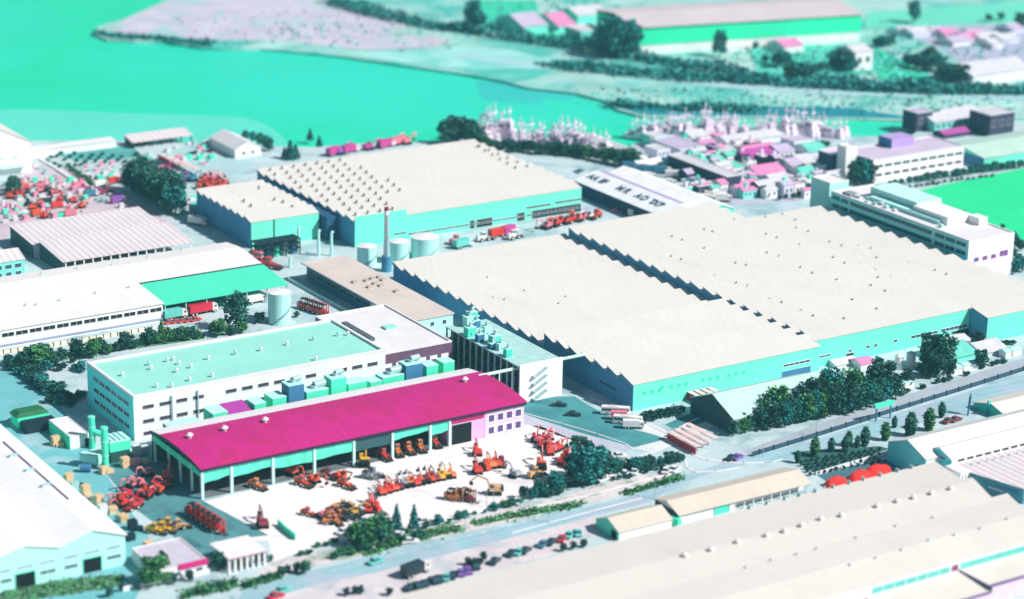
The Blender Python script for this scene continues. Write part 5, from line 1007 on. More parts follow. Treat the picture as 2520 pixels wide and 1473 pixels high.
for poly in STRIPS:
    xs = [p.x for p in poly]; ys = [p.y for p in poly]; pts = []
    while len(pts) < 420:
        x = rs.uniform(min(xs), max(xs)); y = rs.uniform(min(ys), max(ys)); c = False
        for i in range(len(poly)):
            p, q = poly[i], poly[i-1]
            if (p.y > y) != (q.y > y) and x < (q.x-p.x)*(y-p.y)/(q.y-p.y)+p.x: c = not c
        if c or rs.random() < .004: pts.append((x+rs.gauss(0, .8), y+rs.gauss(0, .8), rs.uniform(.1, .5)))
    leafy(ms, rs, pts, .5)
tag(ms.build('long_grass', LEAFS[2]), 'tufts of long green grass on the verges and gardens', 'grass', None, 'stuff')
thicket('far_thicket', [(818, 6), (880, 22), (960, 46), (1060, 64), (1160, 78), (1280, 98), (1420, 116), (1540, 140), (1660, 158), (1760, 172), (1840, 200)], 7, 6, 4200, LEAFS[1], 'dark blue-green belt of thicket following the far bank road')
thicket('far_thicket', [(1760, 188), (1830, 200), (1960, 208), (2100, 216), (2300, 226), (2560, 226)], 7, 6, 3600, LEAFS[1], 'dark belt of thicket running to the right edge across the channel')
thicket('bank_reeds', [(1360, 160), (1440, 168), (1560, 180), (1680, 190), (1760, 196)], 9, 3, 1800, LEAFS[1], 'sparse teal reeds on the far bank', 'reeds')
thicket('bank_reeds', [(1500, 254), (1560, 262), (1700, 268), (1860, 272)], 5, 3, 900, LEAFS[1], 'teal reeds at the muddy inlet mouth', 'reeds')
thicket('bank_reeds', [(236, 80), (300, 92), (400, 96), (520, 112)], 4, 2.5, 500, LEAFS[1], 'dark scrub along the tip of the far spit', 'scrub')
FARL = M('pale_teal_scrub', (112, 214, 200), island=.35, var=.3, scale=.5, rough=.8)
thicket('bank_scrub', [(1500, 236), (1700, 246), (1900, 252), (2150, 258), (2500, 262)], 24, .8, 450, FARL, 'pale teal scrub scattered over the muddy far bank', 'scrub')
thicket('bank_scrub', [(560, 70), (760, 60), (900, 90), (1050, 96)], 40, .8, 260, FARL, 'pale teal scrub scattered over the sandy far flat', 'scrub')
thicket('bank_scrub', [(1260, 20), (1450, 40), (1480, 80)], 40, 2, 350, FARL, 'pale teal scrub around the far houses', 'scrub')
thicket('bank_scrub', [(1860, 130), (1980, 150), (2130, 150), (2200, 190)], 30, 2, 600, FARL, 'pale teal scrub between the far plots', 'scrub')
thicket('bank_scrub', [(2230, 90), (2400, 120), (2540, 150)], 40, 1, 300, FARL, 'pale teal scrub on the reclaimed land', 'scrub')
# far plot trees' last remaining unused templates are removed
for T in TEMPL.values():
    if not T[1]:
        for ch in list(T[0].children): bpy.data.objects.remove(ch)
        bpy.data.objects.remove(T[0])
# ================================================================ MACHINES AND VEHICLES
PAINT = M('machine_paint', (200, 200, 200), paint=True, rough=.45, spec=.4, var=.12, scale=1.2)
TRK = M('rubber_black', (34, 38, 42), L=1.2, var=.3, scale=2, rough=.9)
GLS = M('cab_glass', (60, 90, 104), L=1.2, rough=.1, spec=.6, var=.1)
WHT = M('white_machine_steel', (240, 236, 232), L=1.2, rough=.5, var=.1)
def lc(r, g, b, L=1.15): return (min(.85, lin1(r)/L), min(.85, lin1(g)/L), min(.85, lin1(b)/L), 1)
COLS = {'red': lc(226, 58, 50), 'orange-red': lc(232, 84, 54), 'orange': lc(236, 138, 76), 'yellow': lc(240, 186, 60), 'tan': lc(226, 176, 124), 'crimson': lc(212, 34, 62), 'pink': lc(240, 128, 150), 'maroon': lc(140, 50, 66), 'grey': lc(170, 174, 186), 'magenta': lc(206, 60, 150), 'white': lc(244, 240, 240), 'teal': lc(110, 210, 200), 'dark': lc(44, 62, 72), 'blue': lc(70, 130, 160), 'violet': lc(150, 90, 190)}
def finish(t): index_kids(t); return [t, False]
def excavator(bm, am, seed=0):
    """boom pitch bm, arm pitch am (radians)"""
    t = thing('excavator', None, None)
    for s in (-1, 1):
        m = MB(); y = s*1.1
        m.ext([(-1.9, .35), (-1.6, 0), (1.6, 0), (1.9, .35), (1.9, .6), (1.6, .92), (-1.6, .92), (-1.9, .6)], y-.33, y+.33, 'Y'); m.build('track', TRK, t)
    m = MB(); m.box(-.9, .9, -.8, .8, .45, 1.0); m.cyl((0, 0, 1.0), (0, 0, 1.2), .8, n=14); m.build('undercarriage', TRK, t)
    m = MB(); m.box(-1.7, 1.35, -1.3, 1.3, 1.2, 1.75); m.obox((-.9, -.1, 2.1), (1.6, 2.3, .75), 0, 0, 0, 0, .9); b = m.build('body', PAINT, t)
    m = MB(); m.ext([(-2.3, 1.25), (-1.72, 1.2), (-1.72, 2.3), (-2.15, 2.2), (-2.35, 1.8)], -1.28, 1.28, 'Y'); m.build('counterweight', TRK if seed == 1 else PAINT, t)
    m = MB(); m.ext([(.05, 1.76), (1.35, 1.76), (1.3, 2.3), (.95, 3.1), (.05, 3.15)], .3, 1.28, 'Y'); c = m.build('cab', PAINT, t)
    m = MB(); m.box(1.36, 1.385, .4, 1.18, 1.95, 2.25); m.obox((1.17, .79, 2.7), (.03, .8, .75), 0, -.42); m.box(.2, 1.1, 1.285, 1.3, 2.15, 2.95); m.box(.2, 1.1, .28, .295, 2.15, 2.95); m.build('window', GLS, c)
    B0 = Vector((1.0, -.35, 1.75)); K = B0+Vector((2.4*math.cos(bm), 0, 2.4*math.sin(bm))); E = K+Vector((2.6*math.cos(bm-.75), 0, 2.6*math.sin(bm-.75)))
    m = MB()
    for a, c2_, w in ((B0, K, .42), (K, E, .34)):
        d = c2_-a; m.obox((a+c2_)/2, (d.length+.2, .34, w), 0, -math.atan2(d.z, d.x))
    m.build('boom', PAINT, t)
    F = E+Vector((2.5*math.cos(am), 0, 2.5*math.sin(am))); d = F-E
    m = MB(); m.obox((E+F)/2, (d.length+.2, .28, .3), 0, -math.atan2(d.z, d.x)); m.build('arm', PAINT, t)
    m = MB(); m.cyl(B0+Vector((.5, .3, .1)), B0.lerp(K, .8)+Vector((0, .3, -.1)), .08, n=6); m.cyl(K+Vector((0, 0, .3)), E+Vector((-.1, 0, .35)), .08, n=6); m.build('ram', WHT, t)
    m = MB(); m.ext([(F.x-.5, F.z), (F.x+.15, F.z+.1), (F.x+.3, F.z-.4), (F.x-.1, F.z-.85), (F.x-.75, F.z-.6)], -.85, .15, 'Y'); m.build('bucket', TRK, t)
    return finish(t)
def wheel(t, x, y, r, w, tag_='wheel'):
    m = MB(); m.cyl((x, y-w/2, r), (x, y+w/2, r), r, n=12, m=0); m.cyl((x, y-w/2-.02, r), (x, y+w/2+.02, r), r*.5, n=8, m=1); return m.build(tag_, [TRK, WHT], t)
def loader():
    t = thing('wheel_loader', None, None)
    for x in (-1.5, 1.5):
        for y in (-1.05, 1.05): wheel(t, x, y, .72, .5)
    m = MB(); m.box(-2.9, -.5, -.85, .85, .75, 1.95); m.obox((-1.8, 0, 2.1), (1.9, 1.5, .35), 0, 0, 0, 0, .85); m.box(-.6, 2.0, -.45, .45, .7, 1.4); m.build('body', PAINT, t)
    m = MB(); m.obox((-.2, 0, 2.55), (1.5, 1.5, 1.7), 0, 0, 0, 0, .88); c = m.build('cab', PAINT, t)
    m = MB(); m.box(-.75, .4, -.79, .79, 2.35, 3.1); m.obox((.57, 0, 2.75), (.05, 1.2, .8)); m.build('window', GLS, c)
    m = MB()
    for y in (-.6, .6): m.obox((2.1, y, 1.25), (2.5, .2, .35), 0, .28)
    m.build('lift_arm', PAINT, t)
    m = MB(); m.ext([(3.0, .2), (4.1, .15), (4.15, .3), (3.3, .5), (3.1, 1.1), (2.9, 1.3)], -1.3, 1.3, 'Y'); m.build('bucket', TRK, t)
    return finish(t)
def forklift():
    t = thing('forklift', None, None)
    for x in (-.8, .9):
        for y in (-.55, .55): wheel(t, x, y, .38, .28)
    m = MB(); m.box(-1.35, .8, -.6, .6, .4, 1.15); m.obox((-1.0, 0, 1.25), (.8, 1.15, .5), 0, 0, 0, 0, .9); m.build('body', PAINT, t)
    m = MB()
    for x, y in ((-.5, -.5), (-.5, .5), (.65, -.5), (.65, .5)): m.box(x-.05, x+.05, y-.05, y+.05, 1.1, 2.3)
    m.box(-.6, .75, -.6, .6, 2.3, 2.4); m.build('overhead_guard', TRK, t)
    m = MB()
    for y in (-.4, .4): m.box(1.2, 1.35, y-.08, y+.08, .1, 2.7)
    m.box(1.2, 1.35, -.4, .4, 2.55, 2.7); m.build('mast', PAINT, t)
    m = MB()
    for y in (-.3, .3): m.box(1.36, 2.4, y-.07, y+.07, .12, .2)
    m.build('fork', TRK, t)
    return finish(t)
def truck(long=False):
    t = thing('lorry', None, None); L = 6.5 if not long else 9.5
    for x in (2.6, -L/2+.2, -L/2+1.4):
        for y in (-1.0, 1.0): wheel(t, x, y, .5, .35)
    m = MB(); m.box(-L/2-.6, 3.3, -.5, .5, .6, .95); m.build('chassis', TRK, t)
    m = MB(); m.ext([(1.9, .7), (3.6, .7), (3.6, 1.7), (3.35, 2.6), (1.9, 2.7)], -1.15, 1.15, 'Y'); c = m.build('cab', WHT, t)
    m = MB(); m.obox((3.52, 0, 2.1), (.05, 1.9, .75), 0, -.27); m.box(2.4, 3.2, -1.17, 1.17, 1.75, 2.35); m.build('windscreen', GLS, c)
    m = MB(); m.box(-L/2-.7, 1.8, -1.2, 1.2, .96, 3.2); m.build('cargo_box', PAINT, t)
    return finish(t)
def car():
    t = thing('car', None, None)
    for x in (-1.3, 1.35):
        for y in (-.72, .72): wheel(t, x, y, .32, .22)
    m = MB(); m.ext([(-2.1, .35), (2.15, .3), (2.2, .65), (1.3, .85), (-1.5, .92), (-2.15, .8)], -.86, .86, 'Y'); m.build('body', PAINT, t)
    m = MB(); m.ext([(-1.5, .93), (1.0, .9), (.35, 1.4), (-.95, 1.42)], -.76, .76, 'Y'); c = m.build('cabin', GLS, t)
    m = MB(); m.box(-.92, .33, -.7, .7, 1.425, 1.47); m.build('roof', PAINT, t)
    return finish(t)
def bus():
    t = thing('bus', None, None)
    for x in (-3, 3):
        for y in (-1.1, 1.1): wheel(t, x, y, .5, .3)
    m = MB(); m.obox((0, 0, 1.75), (10.5, 2.5, 2.6), 0, 0, 0, 0, .96); m.build('body', PAINT, t)
    m = MB(); m.box(-4.8, 4.8, -1.26, 1.26, 1.7, 2.5); m.build('window_band', GLS, t)
    m = MB(); m.box(-2, 1, -.8, .8, 3.06, 3.3); m.build('roof_hatch', WHT, t)
    return finish(t)
EXC = [excavator(.95, -1.25, 0), excavator(1.15, -.75, 1), excavator(.75, -1.7, 2), excavator(.85, -2.2, 3)]
TM = {'loader': loader(), 'forklift': forklift(), 'lorry': truck(), 'long_lorry': truck(True), 'car': car(), 'bus': bus()}
CATS = {'excavator': 'excavator', 'loader': 'wheel loader', 'forklift': 'forklift', 'lorry': 'lorry', 'long_lorry': 'lorry', 'car': 'car', 'bus': 'bus'}
rm = random.Random(12)
def machine(kind, uv, color, rz, label, group=None, s=1.0, ve=None):
    T = EXC[rm.randrange(4) if ve is None else ve] if kind == 'excavator' else TM[kind]
    if T[1]: o = copy_tree(T[0], None, COLS[color])
    else:
        o = T[0]; T[1] = True
        def rec(q):
            q.color = COLS[color]
            for ch in KIDS.get(q.name, []): rec(ch)
        rec(o)
    p = P(*uv); o.location = (p.x, p.y, .012); o.rotation_euler = (0, 0, rz); o.scale = (s, s, s)
    return tag(o, label, CATS[kind], group)
def fleet(pts, kinds, colors, rz, where, group, s=1.0, jit=.15):
    """pts in left-to-right order"""
    pts = sorted(pts)
    for i, q in enumerate(pts):
        k = kinds[i % len(kinds)]; c = q[2] if len(q) > 2 else colors[i % len(colors)]
        machine(k, q[:2], c, rz+rm.uniform(-jit, jit), f'{c} {CATS[k]}, {nth(i)} from left {where}', group, s)
D = math.radians
fleet([(*k4(x, y), c) for x, y, c in ((545, 725, 'orange-red'), (600, 705, 'red'), (655, 690, 'orange-red'), (705, 675, 'maroon'), (760, 660, 'grey'), (810, 650, 'orange'), (860, 640, 'red'), (910, 628, 'orange-red'), (965, 615, 'maroon'), (1005, 605, 'orange-red'), (1045, 596, 'maroon'), (1100, 585, 'yellow'), (1150, 575, 'yellow'), (1200, 565, 'orange'))], ['excavator'], ['red'], D(80), 'in the long row across the white yard', 'excavator row on the white yard', .82)
fleet([(*k4(x, y), c) for x, y, c in ((560, 385, 'red'), (690, 345, 'orange'), (795, 325, 'orange'), (905, 305, 'orange'), (1040, 262, 'orange-red'))], ['loader'], [], D(-95), 'along the open front of the magenta shed', 'loaders by the shed', 1.0)
machine('excavator', k4(385, 455), 'yellow', D(60), 'yellow excavator with raised boom before the magenta shed', None, 1.2, 1)
machine('forklift', k4(425, 575), 'grey', D(-60), 'grey machine just below the yellow excavator', None, 1.5)
machine('loader', k4(470, 560), 'grey', D(-40), 'dark grey loader right of the grey machine below the yellow excavator', None, .9)
fleet([(*k3(x, y), c) for x, y, c in ((1560, 600, 'orange'), (1900, 475, 'orange-red'), (1990, 575, 'orange-red'), (2100, 550, 'orange-red'), (2230, 500, 'maroon'), (2350, 520, 'orange-red'), (2390, 590, 'orange-red'))], ['loader', 'excavator'], [], D(-70), 'in the line before the left bays', 'machines before the left bays', .95)
fleet([(*k4(x, y), c) for x, y, c in ((1440, 355, 'red'), (1440, 525, 'red'), (1520, 485, 'orange-red'), (1570, 475, 'orange'), (1620, 465, 'orange-red'), (1662, 455, 'maroon'))], ['excavator', 'excavator', 'loader'], [], D(70), 'in the small group right of the long excavator row', 'right-hand yard group', .95)
machine('excavator', k4(1600, 720), 'tan', D(150), 'tan long-armed excavator in the lower right of the white yard', None, 1.15, 1)
fleet([(*k4(x, y), c) for x, y, c in ((1195, 775, 'orange'), (1260, 775, 'tan'), (1320, 770, 'orange'), (1360, 790, 'maroon'))], ['forklift'], [], D(-60), 'in the small bunch, yard lower centre', 'forklift bunch', 1.5)
machine('excavator', k4(1790, 560), 'grey', D(100), 'pale grey excavator alone on the right of the white yard', None, .9, 0)
machine('loader', k4(1985, 560), 'tan', D(10), 'tan flat loader by the right yard corner trees', None, 1.0)
machine('excavator', k4(2040, 480), 'orange-red', D(60), 'orange-red excavator with tall boom by the right yard corner', None, 1.1, 1)
fleet([(*k4(x, y), c) for x, y, c in ((1985, 225, 'red'), (2030, 240, 'pink'), (2075, 225, 'red'), (2100, 275, 'pink'), (2060, 285, 'red'), (2125, 310, 'red'), (2165, 320, 'pink'), (2200, 310, 'red'), (2120, 350, 'orange-red'))], ['excavator'], [], D(50), 'in the red cluster, yard top right', 'red cluster upper right', .85, .5)
fleet([(*k4(x, y), c) for x, y, c in ((2250, 440, 'red'), (2300, 430, 'orange-red'), (2320, 460, 'red'), (2270, 400, 'orange-red'))], ['excavator', 'loader'], [], D(30), 'in the red bunch beside the big tree clump', 'red bunch by the clump', 1.0, .5)
fleet([(*k4(x, y), c) for x, y, c in ((425, 890, 'red'), (470, 840, 'red'), (500, 880, 'red'), (450, 800, 'pink'))], ['excavator', 'loader'], [], D(60), 'in the red bunch, yard lower left', 'red bunch lower left', .82, .5)
fleet([(*k3(x, y), c) for x, y, c in ((2040, 855, 'orange-red'), (2190, 880, 'pink'), (2250, 930, 'orange'), (2300, 930, 'orange'), (2310, 850, 'yellow'), (2380, 800, 'orange'), (2430, 800, 'tan'), (2400, 880, 'dark'), (2450, 900, 'dark'), (2340, 880, 'orange'), (2470, 850, 'yellow'))], ['loader', 'excavator', 'loader'], [], D(-50), 'in the orange-dark heap by the yard edge', 'mixed heap', .78, .6)
fleet([(*k4(x, y), c) for x, y, c in ((70, 980, 'orange'), (100, 920, 'orange'), (170, 930, 'dark'), (230, 900, 'dark'), (270, 900, 'tan'), (190, 870, 'tan'))], ['loader'], [], D(-50), 'among the loaders just left of the lower yard clump', 'loaders by the lower clump', .95, .6)
fleet([(*k3(x, y), c) for x, y, c in ((270, 720, 'red'), (320, 690, 'crimson'), (300, 770, 'red'), (380, 730, 'crimson'), (400, 800, 'red'), (450, 770, 'crimson'), (400, 590, 'pink'), (460, 580, 'pink'), (540, 690, 'crimson'), (500, 640, 'red'), (640, 650, 'orange-red'), (590, 620, 'crimson'), (720, 590, 'red'), (540, 480, 'pink'))], ['excavator', 'excavator', 'loader'], [], D(205), 'in the red cluster left of the shed', 'red cluster left of the shed', .88, .3)
machine('excavator', k3(735, 560), 'red', D(65), 'red excavator with high boom at the left end of the shed', None, 1.35, 1)
fleet([(*k3(x, y), c) for x, y, c in ((610, 1020, 'yellow'), (650, 960, 'orange'), (690, 1010, 'yellow'), (740, 970, 'yellow'), (780, 1000, 'tan'), (830, 980, 'tan'))], ['loader', 'forklift', 'loader'], [], D(-45), 'in the yellow knot by the gatehouse', 'yellow knot', .95, .6)
fleet([(*k3(960+48*i, 860+30*i), 'red') for i in range(6)], ['forklift'], [], D(-75), 'in the slanting red line on the dark asphalt', 'slanting red line', 1.7)
machine('excavator', k3(1615, 960), 'maroon', D(75), 'lone maroon excavator at the lower left of the white yard', None, 1.1, 0)
fleet([(*c4(x, y), c) for x, y, c in ((1760, 450, 'red'), (1790, 470, 'red'), (1830, 480, 'pink'), (1850, 500, 'red'), (1890, 515, 'red'), (1810, 420, 'pink'))], ['forklift', 'loader'], [], D(-60), 'in the red line beside the annex corner', 'red line by the annex', 1.3)
fleet([(*c4(2130+33*i, 800+11*i), c) for i, c in enumerate(('pink', 'red', 'pink', 'red', 'red'))], ['forklift'], [], D(-60), 'in the red row right of the big storage tank', 'red row by the storage tank', 1.7)
fleet([(*c5(x, y), c) for x, y, c in ((1165, 295, 'red'), (1205, 285, 'red'), (1245, 275, 'magenta'), (870, 345, 'pink'), (1060, 325, 'white'), (920, 370, 'teal'), (1270, 310, 'white'))], ['loader', 'lorry'], [], D(10), 'on the lane before the upper hall, left part', 'lane machines left part', 1.15)
fleet([(*c5(x, y), c) for x, y, c in ((1500, 240, 'pink'), (1530, 225, 'red'), (1565, 222, 'red'), (1600, 212, 'red'), (1640, 205, 'red'), (1680, 195, 'red'), (1720, 185, 'red'), (1760, 178, 'pink'), (1800, 168, 'white'), (1850, 165, 'orange-red'))], ['excavator', 'loader'], [], D(200), 'in the red line before the upper hall', 'red line before the upper hall', 1.15)
pts = [(190, 600), (220, 640), (250, 590), (280, 660), (300, 620), (330, 690), (210, 700), (260, 720), (480, 590), (500, 620), (530, 600), (470, 650), (560, 640), (620, 680), (660, 720), (690, 690), (700, 760), (850, 930), (900, 910), (800, 900), (330, 800), (560, 790), (470, 800), (440, 920), (520, 950), (690, 830), (770, 790), (860, 770), (960, 830), (120, 720), (390, 850)]
fleet([(*k5(x, y), rm.choice(['red', 'red', 'orange-red', 'pink', 'pink', 'crimson']) if x not in (330, 560, 770) else 'dark') for x, y in pts], ['excavator', 'loader', 'excavator', 'lorry'], [], D(20), 'in the crowded back yard at the left edge', 'crowded back yard', .85, .7)
fleet([(*k5(x, y), c) for x, y, c in ((930, 600, 'pink'), (980, 630, 'magenta'), (1070, 700, 'blue'), (1180, 580, 'white'), (1170, 680, 'magenta'), (1240, 660, 'maroon'), (1340, 545, 'red'), (1440, 530, 'pink'), (1340, 770, 'magenta'), (1390, 770, 'violet'))], ['lorry', 'loader'], [], D(20), 'on the pale yard left of the thick tree row', 'machines left of the thick row', .9, .5)
fleet([(*k5(x, y), c) for x, y, c in ((1900, 430, 'pink'), (1960, 420, 'magenta'), (2180, 510, 'violet'), (2250, 520, 'blue'), (2350, 600, 'orange-red'), (2390, 560, 'red'), (2430, 600, 'red'), (2400, 520, 'pink'), (2470, 570, 'red'), (2500, 620, 'orange-red'), (2540, 590, 'red'), (2580, 620, 'red'), (2620, 590, 'orange-red'), (2560, 560, 'pink'), (2480, 510, 'pink'))], ['loader', 'excavator'], [], D(20), 'on the yard behind the annex', 'machines behind the annex', 1.1, .5)
fleet([(*c2(x, y), c) for x, y, c in ((20, 1085, 'magenta'), (60, 1080, 'violet'), (130, 1068, 'magenta'), (255, 1050, 'magenta'), (380, 1032, 'magenta'), (430, 1020, 'pink'), (470, 1012, 'pink'), (520, 1010, 'pink'))], ['lorry', 'excavator'], [], D(10), 'along the far edge of the upper hall', 'machines beyond the upper hall', 1.2)
machine('long_lorry', c4(1440, 830), 'crimson', D(4), 'crimson container lorry parked under the sea-green canopy edge', None, 1.25)
machine('lorry', c4(1230, 870), 'teal', D(4), 'pale teal lorry left of the crimson container lorry', None, 1.2)
fleet([(*c4(1190+46*i, 905-5*i), 'red') for i in range(5)], ['car'], [], D(8), 'in the low red row below the crimson lorry', 'low red row', 1.0)
machine('lorry', c4(1790, 760), 'white', D(4), 'white lorry left of the big storage tank', None, 1.1)
# road traffic and roadside parking
for (q, k, c, rz, lab) in ((c8(305, 1222), 'car', 'teal', 9, 'teal car driving alone on the main road'), (c8(585, 1300), 'lorry', 'dark', 12, 'dark box van parked on the pale dirt verge'), (c7(1980, 1425), 'car', 'teal', 12, 'teal car at the bottom edge of the main road'), (c7(1935, 1466), 'car', 'crimson', 12, 'crimson car at the bottom picture edge'),
                        (c8(1245, 296), 'car', 'dark', 10, 'dark car outside the lilac office windows'), (c8(1590, 120), 'car', 'dark', -40, 'dark car, left of two on the teal car park'), (c8(1690, 188), 'car', 'dark', -40, 'dark car, right of two on the teal car park'), (c8(1490, 690), 'car', 'white', 8, 'white car by the yard corner'), (c9(470, 495), 'car', 'dark', 20, 'dark car at the road junction'), (c9(510, 490), 'car', 'violet', 20, 'violet car at the road junction'),
                        (c5(2150, 165), 'lorry', 'white', -55, 'white lorry beside the lettered shed'), (c5(1990, 122), 'car', 'pink', -55, 'pink car beside the lettered shed'), (c4(1395, 215), 'lorry', 'white', -60, 'white lorry by the blue annex flank'), (c4(1400, 130), 'lorry', 'teal', -60, 'teal lorry by the blue annex flank'), (c9(1990, 235), 'car', 'maroon', 10, 'maroon car before the right white roof'), (c9(2040, 225), 'car', 'maroon', 10, 'second maroon car before the right white roof, the right one')):
    machine(k, q, c, D(rz), lab, None, 1.15)
fleet([(*c8(x, y), c) for x, y, c in ((1985, 178, 'white'), (2030, 215, 'pink'), (2070, 245, 'white'), (2115, 275, 'white'))], ['bus', 'lorry'], [], D(-40), 'in the white line on the teal car park', 'white line on the car park', .9)
fleet([(*c8(x, y), c) for x, y, c in ((545, 1405, 'dark'), (600, 1392, 'dark'), (650, 1380, 'dark'), (715, 1355, 'dark'), (750, 1345, 'dark'), (800, 1332, 'teal'), (845, 1320, 'dark'), (905, 1300, 'violet'), (950, 1285, 'violet'), (1000, 1255, 'dark'), (1140, 1220, 'dark'), (1260, 1165, 'dark'), (1310, 1155, 'teal'), (1355, 1145, 'dark'), (1480, 1100, 'blue'), (1540, 1085, 'dark'), (1610, 1062, 'crimson'), (1665, 1035, 'teal'), (1720, 1022, 'teal'))], ['car'], [], D(55), 'parked along the north side of the great roof', 'cars along the great roof', 1.15, .5)
row('broad', 3, [(c8(x, y)[0], c8(x, y)[1], c8(x, y-60)[1]) for x, y in ((100, 1450), (160, 1440), (200, 1435), (950, 1235), (985, 1250), (1030, 1240), (1060, 1200), (400, 1450), (1620, 1140), (1690, 1125), (1760, 1110))], 'small black-leaved tree, {} from the left on the dirt verge by the great roof', 'black trees on the verge', 1.2)
fleet([(*c8(x, y), 'white') for x, y in ((400, 970), (462, 1035), (545, 1080), (290, 1105), (118, 1105), (80, 1010), (1600, 690), (1650, 625), (1690, 600), (1840, 632), (1895, 645), (1960, 612), (2050, 603), (2120, 592), (2340, 585), (2400, 575), (1930, 560), (2010, 480), (1300, 800), (640, 940))], ['car'], [], D(10), 'parked among the trees below the white yard', 'white vehicles among the trees', 1.15, .6)
h2 = crop(1260, 736.5, .5)
def kerb(pts, w=.45, mat=None):
    m = MB(); q = [P(*h2(*p)) for p in pts]
    for p, r in zip(q, q[1:]):
        dd = r-p; m.obox((p+r)/2+Vector((0, 0, .07)), (dd.length+.3, w, .13), math.atan2(dd.y, dd.x))
    tag(m.build('kerb', mat or WHITEH), kind='structure')
kerb([(60, 492), (120, 480), (200, 474), (280, 470), (340, 476)]); kerb([(380, 480), (480, 520), (560, 560), (660, 610), (780, 668)]); kerb([(60, 560), (250, 612), (420, 662), (560, 710), (600, 742)])
kerb([(782, 690), (800, 660), (830, 630), (880, 600), (950, 572)], .8); kerb([(790, 706), (830, 735), (890, 765), (960, 790), (1040, 800), (1140, 806), (1240, 800)], .9)
kerb([(850, 790), (862, 830), (900, 850), (1000, 846), (1120, 828)], .7); kerb([(560, 790), (700, 750), (780, 716)], .6)
kerb([(1230, 790), (1280, 800), (1330, 786)], .5); kerb([(0, 1046), (200, 1002), (420, 952), (560, 914), (700, 876), (830, 846)], .5); kerb([(0, 1150), (180, 1100), (400, 1040), (640, 978)], .5)
# ---- covered piles and shelters
def tarp(px, w, h, label):
    p = P(*px); t = thing('covered_pile', label, 'pile', (p.x, p.y, 0), 0, 'red covered piles')
    m = MB(); m.blob((0, 0, 0), (w*1.15, w*.6, h*.8), n=18, k=6, lo=0)
    m.v = [(x+.25*math.sin(3*y+z*2), y+.2*math.sin(2.3*x), z*(1+.14*math.sin(1.7*x+y))) for x, y, z in m.v]; m.build('tarpaulin', M('bright_red_tarpaulin', (244, 44, 34), L=1.1, var=.12, scale=.5), t, smooth=True)
    m = MB()
    for i in range(10): a = i*.628; m.obox((w*1.2*math.cos(a), w*.66*math.sin(a), .2), (.5, .5, .4), a)
    m.build('weight', CONC, t)
tarp(c9(1200, 672), 3.6, 3.4, 'bright red covered pile, leftmost, beyond the edge of the great roof')
tarp(c9(1372, 632), 4.0, 3.8, 'bright red covered pile, middle one beyond the great roof')
tarp(c9(1490, 596), 4.4, 4.0, 'bright red covered pile, rightmost and longest beyond the great roof')
def shelters(corner, dx, dy, n, L_, label, group, rz=0):
    for i in range(n):
        u, v = corner[0]+dx*i, corner[1]+dy*i; p = P(u, v)
        t = thing('vehicle_shelter', label.format(nth(i)), 'shelter', (p.x, p.y, 0), rz, group)
        m = MB(); m.obox((0, 0, 2.6), (2.3, L_, .14), 0, .12); m.build('roof', M('pink_shelter_roof', (250, 216, 214)), t)
        if i == 0: m = MB(); m.box(-1.15, -1.0, -L_/2, L_/2, .2, 2.3); m.build('side_panel', M('crimson_panel', (190, 40, 70), L=1.0), t)
        for y in (-L_/2+.3, 0, L_/2-.3): m = MB(); m.cyl((-.5, y, 0), (-.5, y, 2.6), .08, n=6); m.build('post', STEEL, t)
shelters(c9(135, 405), 14, -7, 4, 15, 'pink-roofed shelter by the junction, {} from the left', 'pink shelters by the junction')
shelters(c6(215, 1455), 11, -6, 4, 11, 'pink-roofed shelter at the foot of the middle hall, {} from the left', 'pink shelters by the hall')
shelters(c1(1190, 1150), 18, 6, 4, 20, 'pink-white shelter behind the annex, {} from the left', 'pale shelters behind the annex')

# ================================================================ BOATS, TOWN, FAR HOUSES
HULL = M('boat_hull_paint', (226, 214, 232), paint=True, var=.2, scale=.5)
CABIN = M('boat_cabin_paint', (250, 228, 246), L=1.1, var=.1, scale=.5)
def boat():
    t = thing('fishing_boat', None, None)
    m = MB(); out = [(-7, -2.1), (4, -2.3), (7, -1.2), (8.6, 0), (7, 1.2), (4, 2.3), (-7, 2.1)]; n = 7
    vs = [(x*.92, y*.7, 0) for x, y in out]+[(x, y, 1.9+max(0, x-3)*.2) for x, y in out]
    m.add(vs, [(i, (i+1) % n, n+(i+1) % n, n+i) for i in range(n)]+[tuple(range(n, 2*n))]); m.build('hull', HULL, t)
    m = MB(); m.box(-6.4, -.6, -1.8, 1.8, 1.9, 4.3); m.box(-5.4, -1.6, -1.5, 1.5, 4.31, 6.8); c = m.build('cabin', CABIN, t)
    m = MB(); m.box(-1.58, -1.55, -1.2, 1.2, 5.2, 6.0); m.box(-5, -2, -1.53, 1.53, 5.2, 5.9); m.build('window', GLS, c)
    m = MB(); m.cyl((1.5, 0, 1.8), (1.5, 0, 12), .42, .25, 6); m.cyl((1.5, 0, 4), (5.5, 0, 8.5), .2, n=5); m.box(1.25, 1.75, -1.9, 1.9, 8.6, 9.1); m.build('mast', CABIN, t)
    m = MB(); m.cyl((-4.2, 0, 6.2), (-4.2, 0, 11.5), .35, .2, n=6); m.box(-4.5, -3.9, -1.2, 1.2, 9.6, 10.0); m.build('mast', CABIN, t)
    m = MB(); m.box(2.2, 5, -1.4, 1.4, 1.95, 2.9); m.build('net_heap', M('net_heap', (190, 120, 170), var=.3, scale=1), t)
    return finish(t)
BT = boat(); rb = random.Random(9)
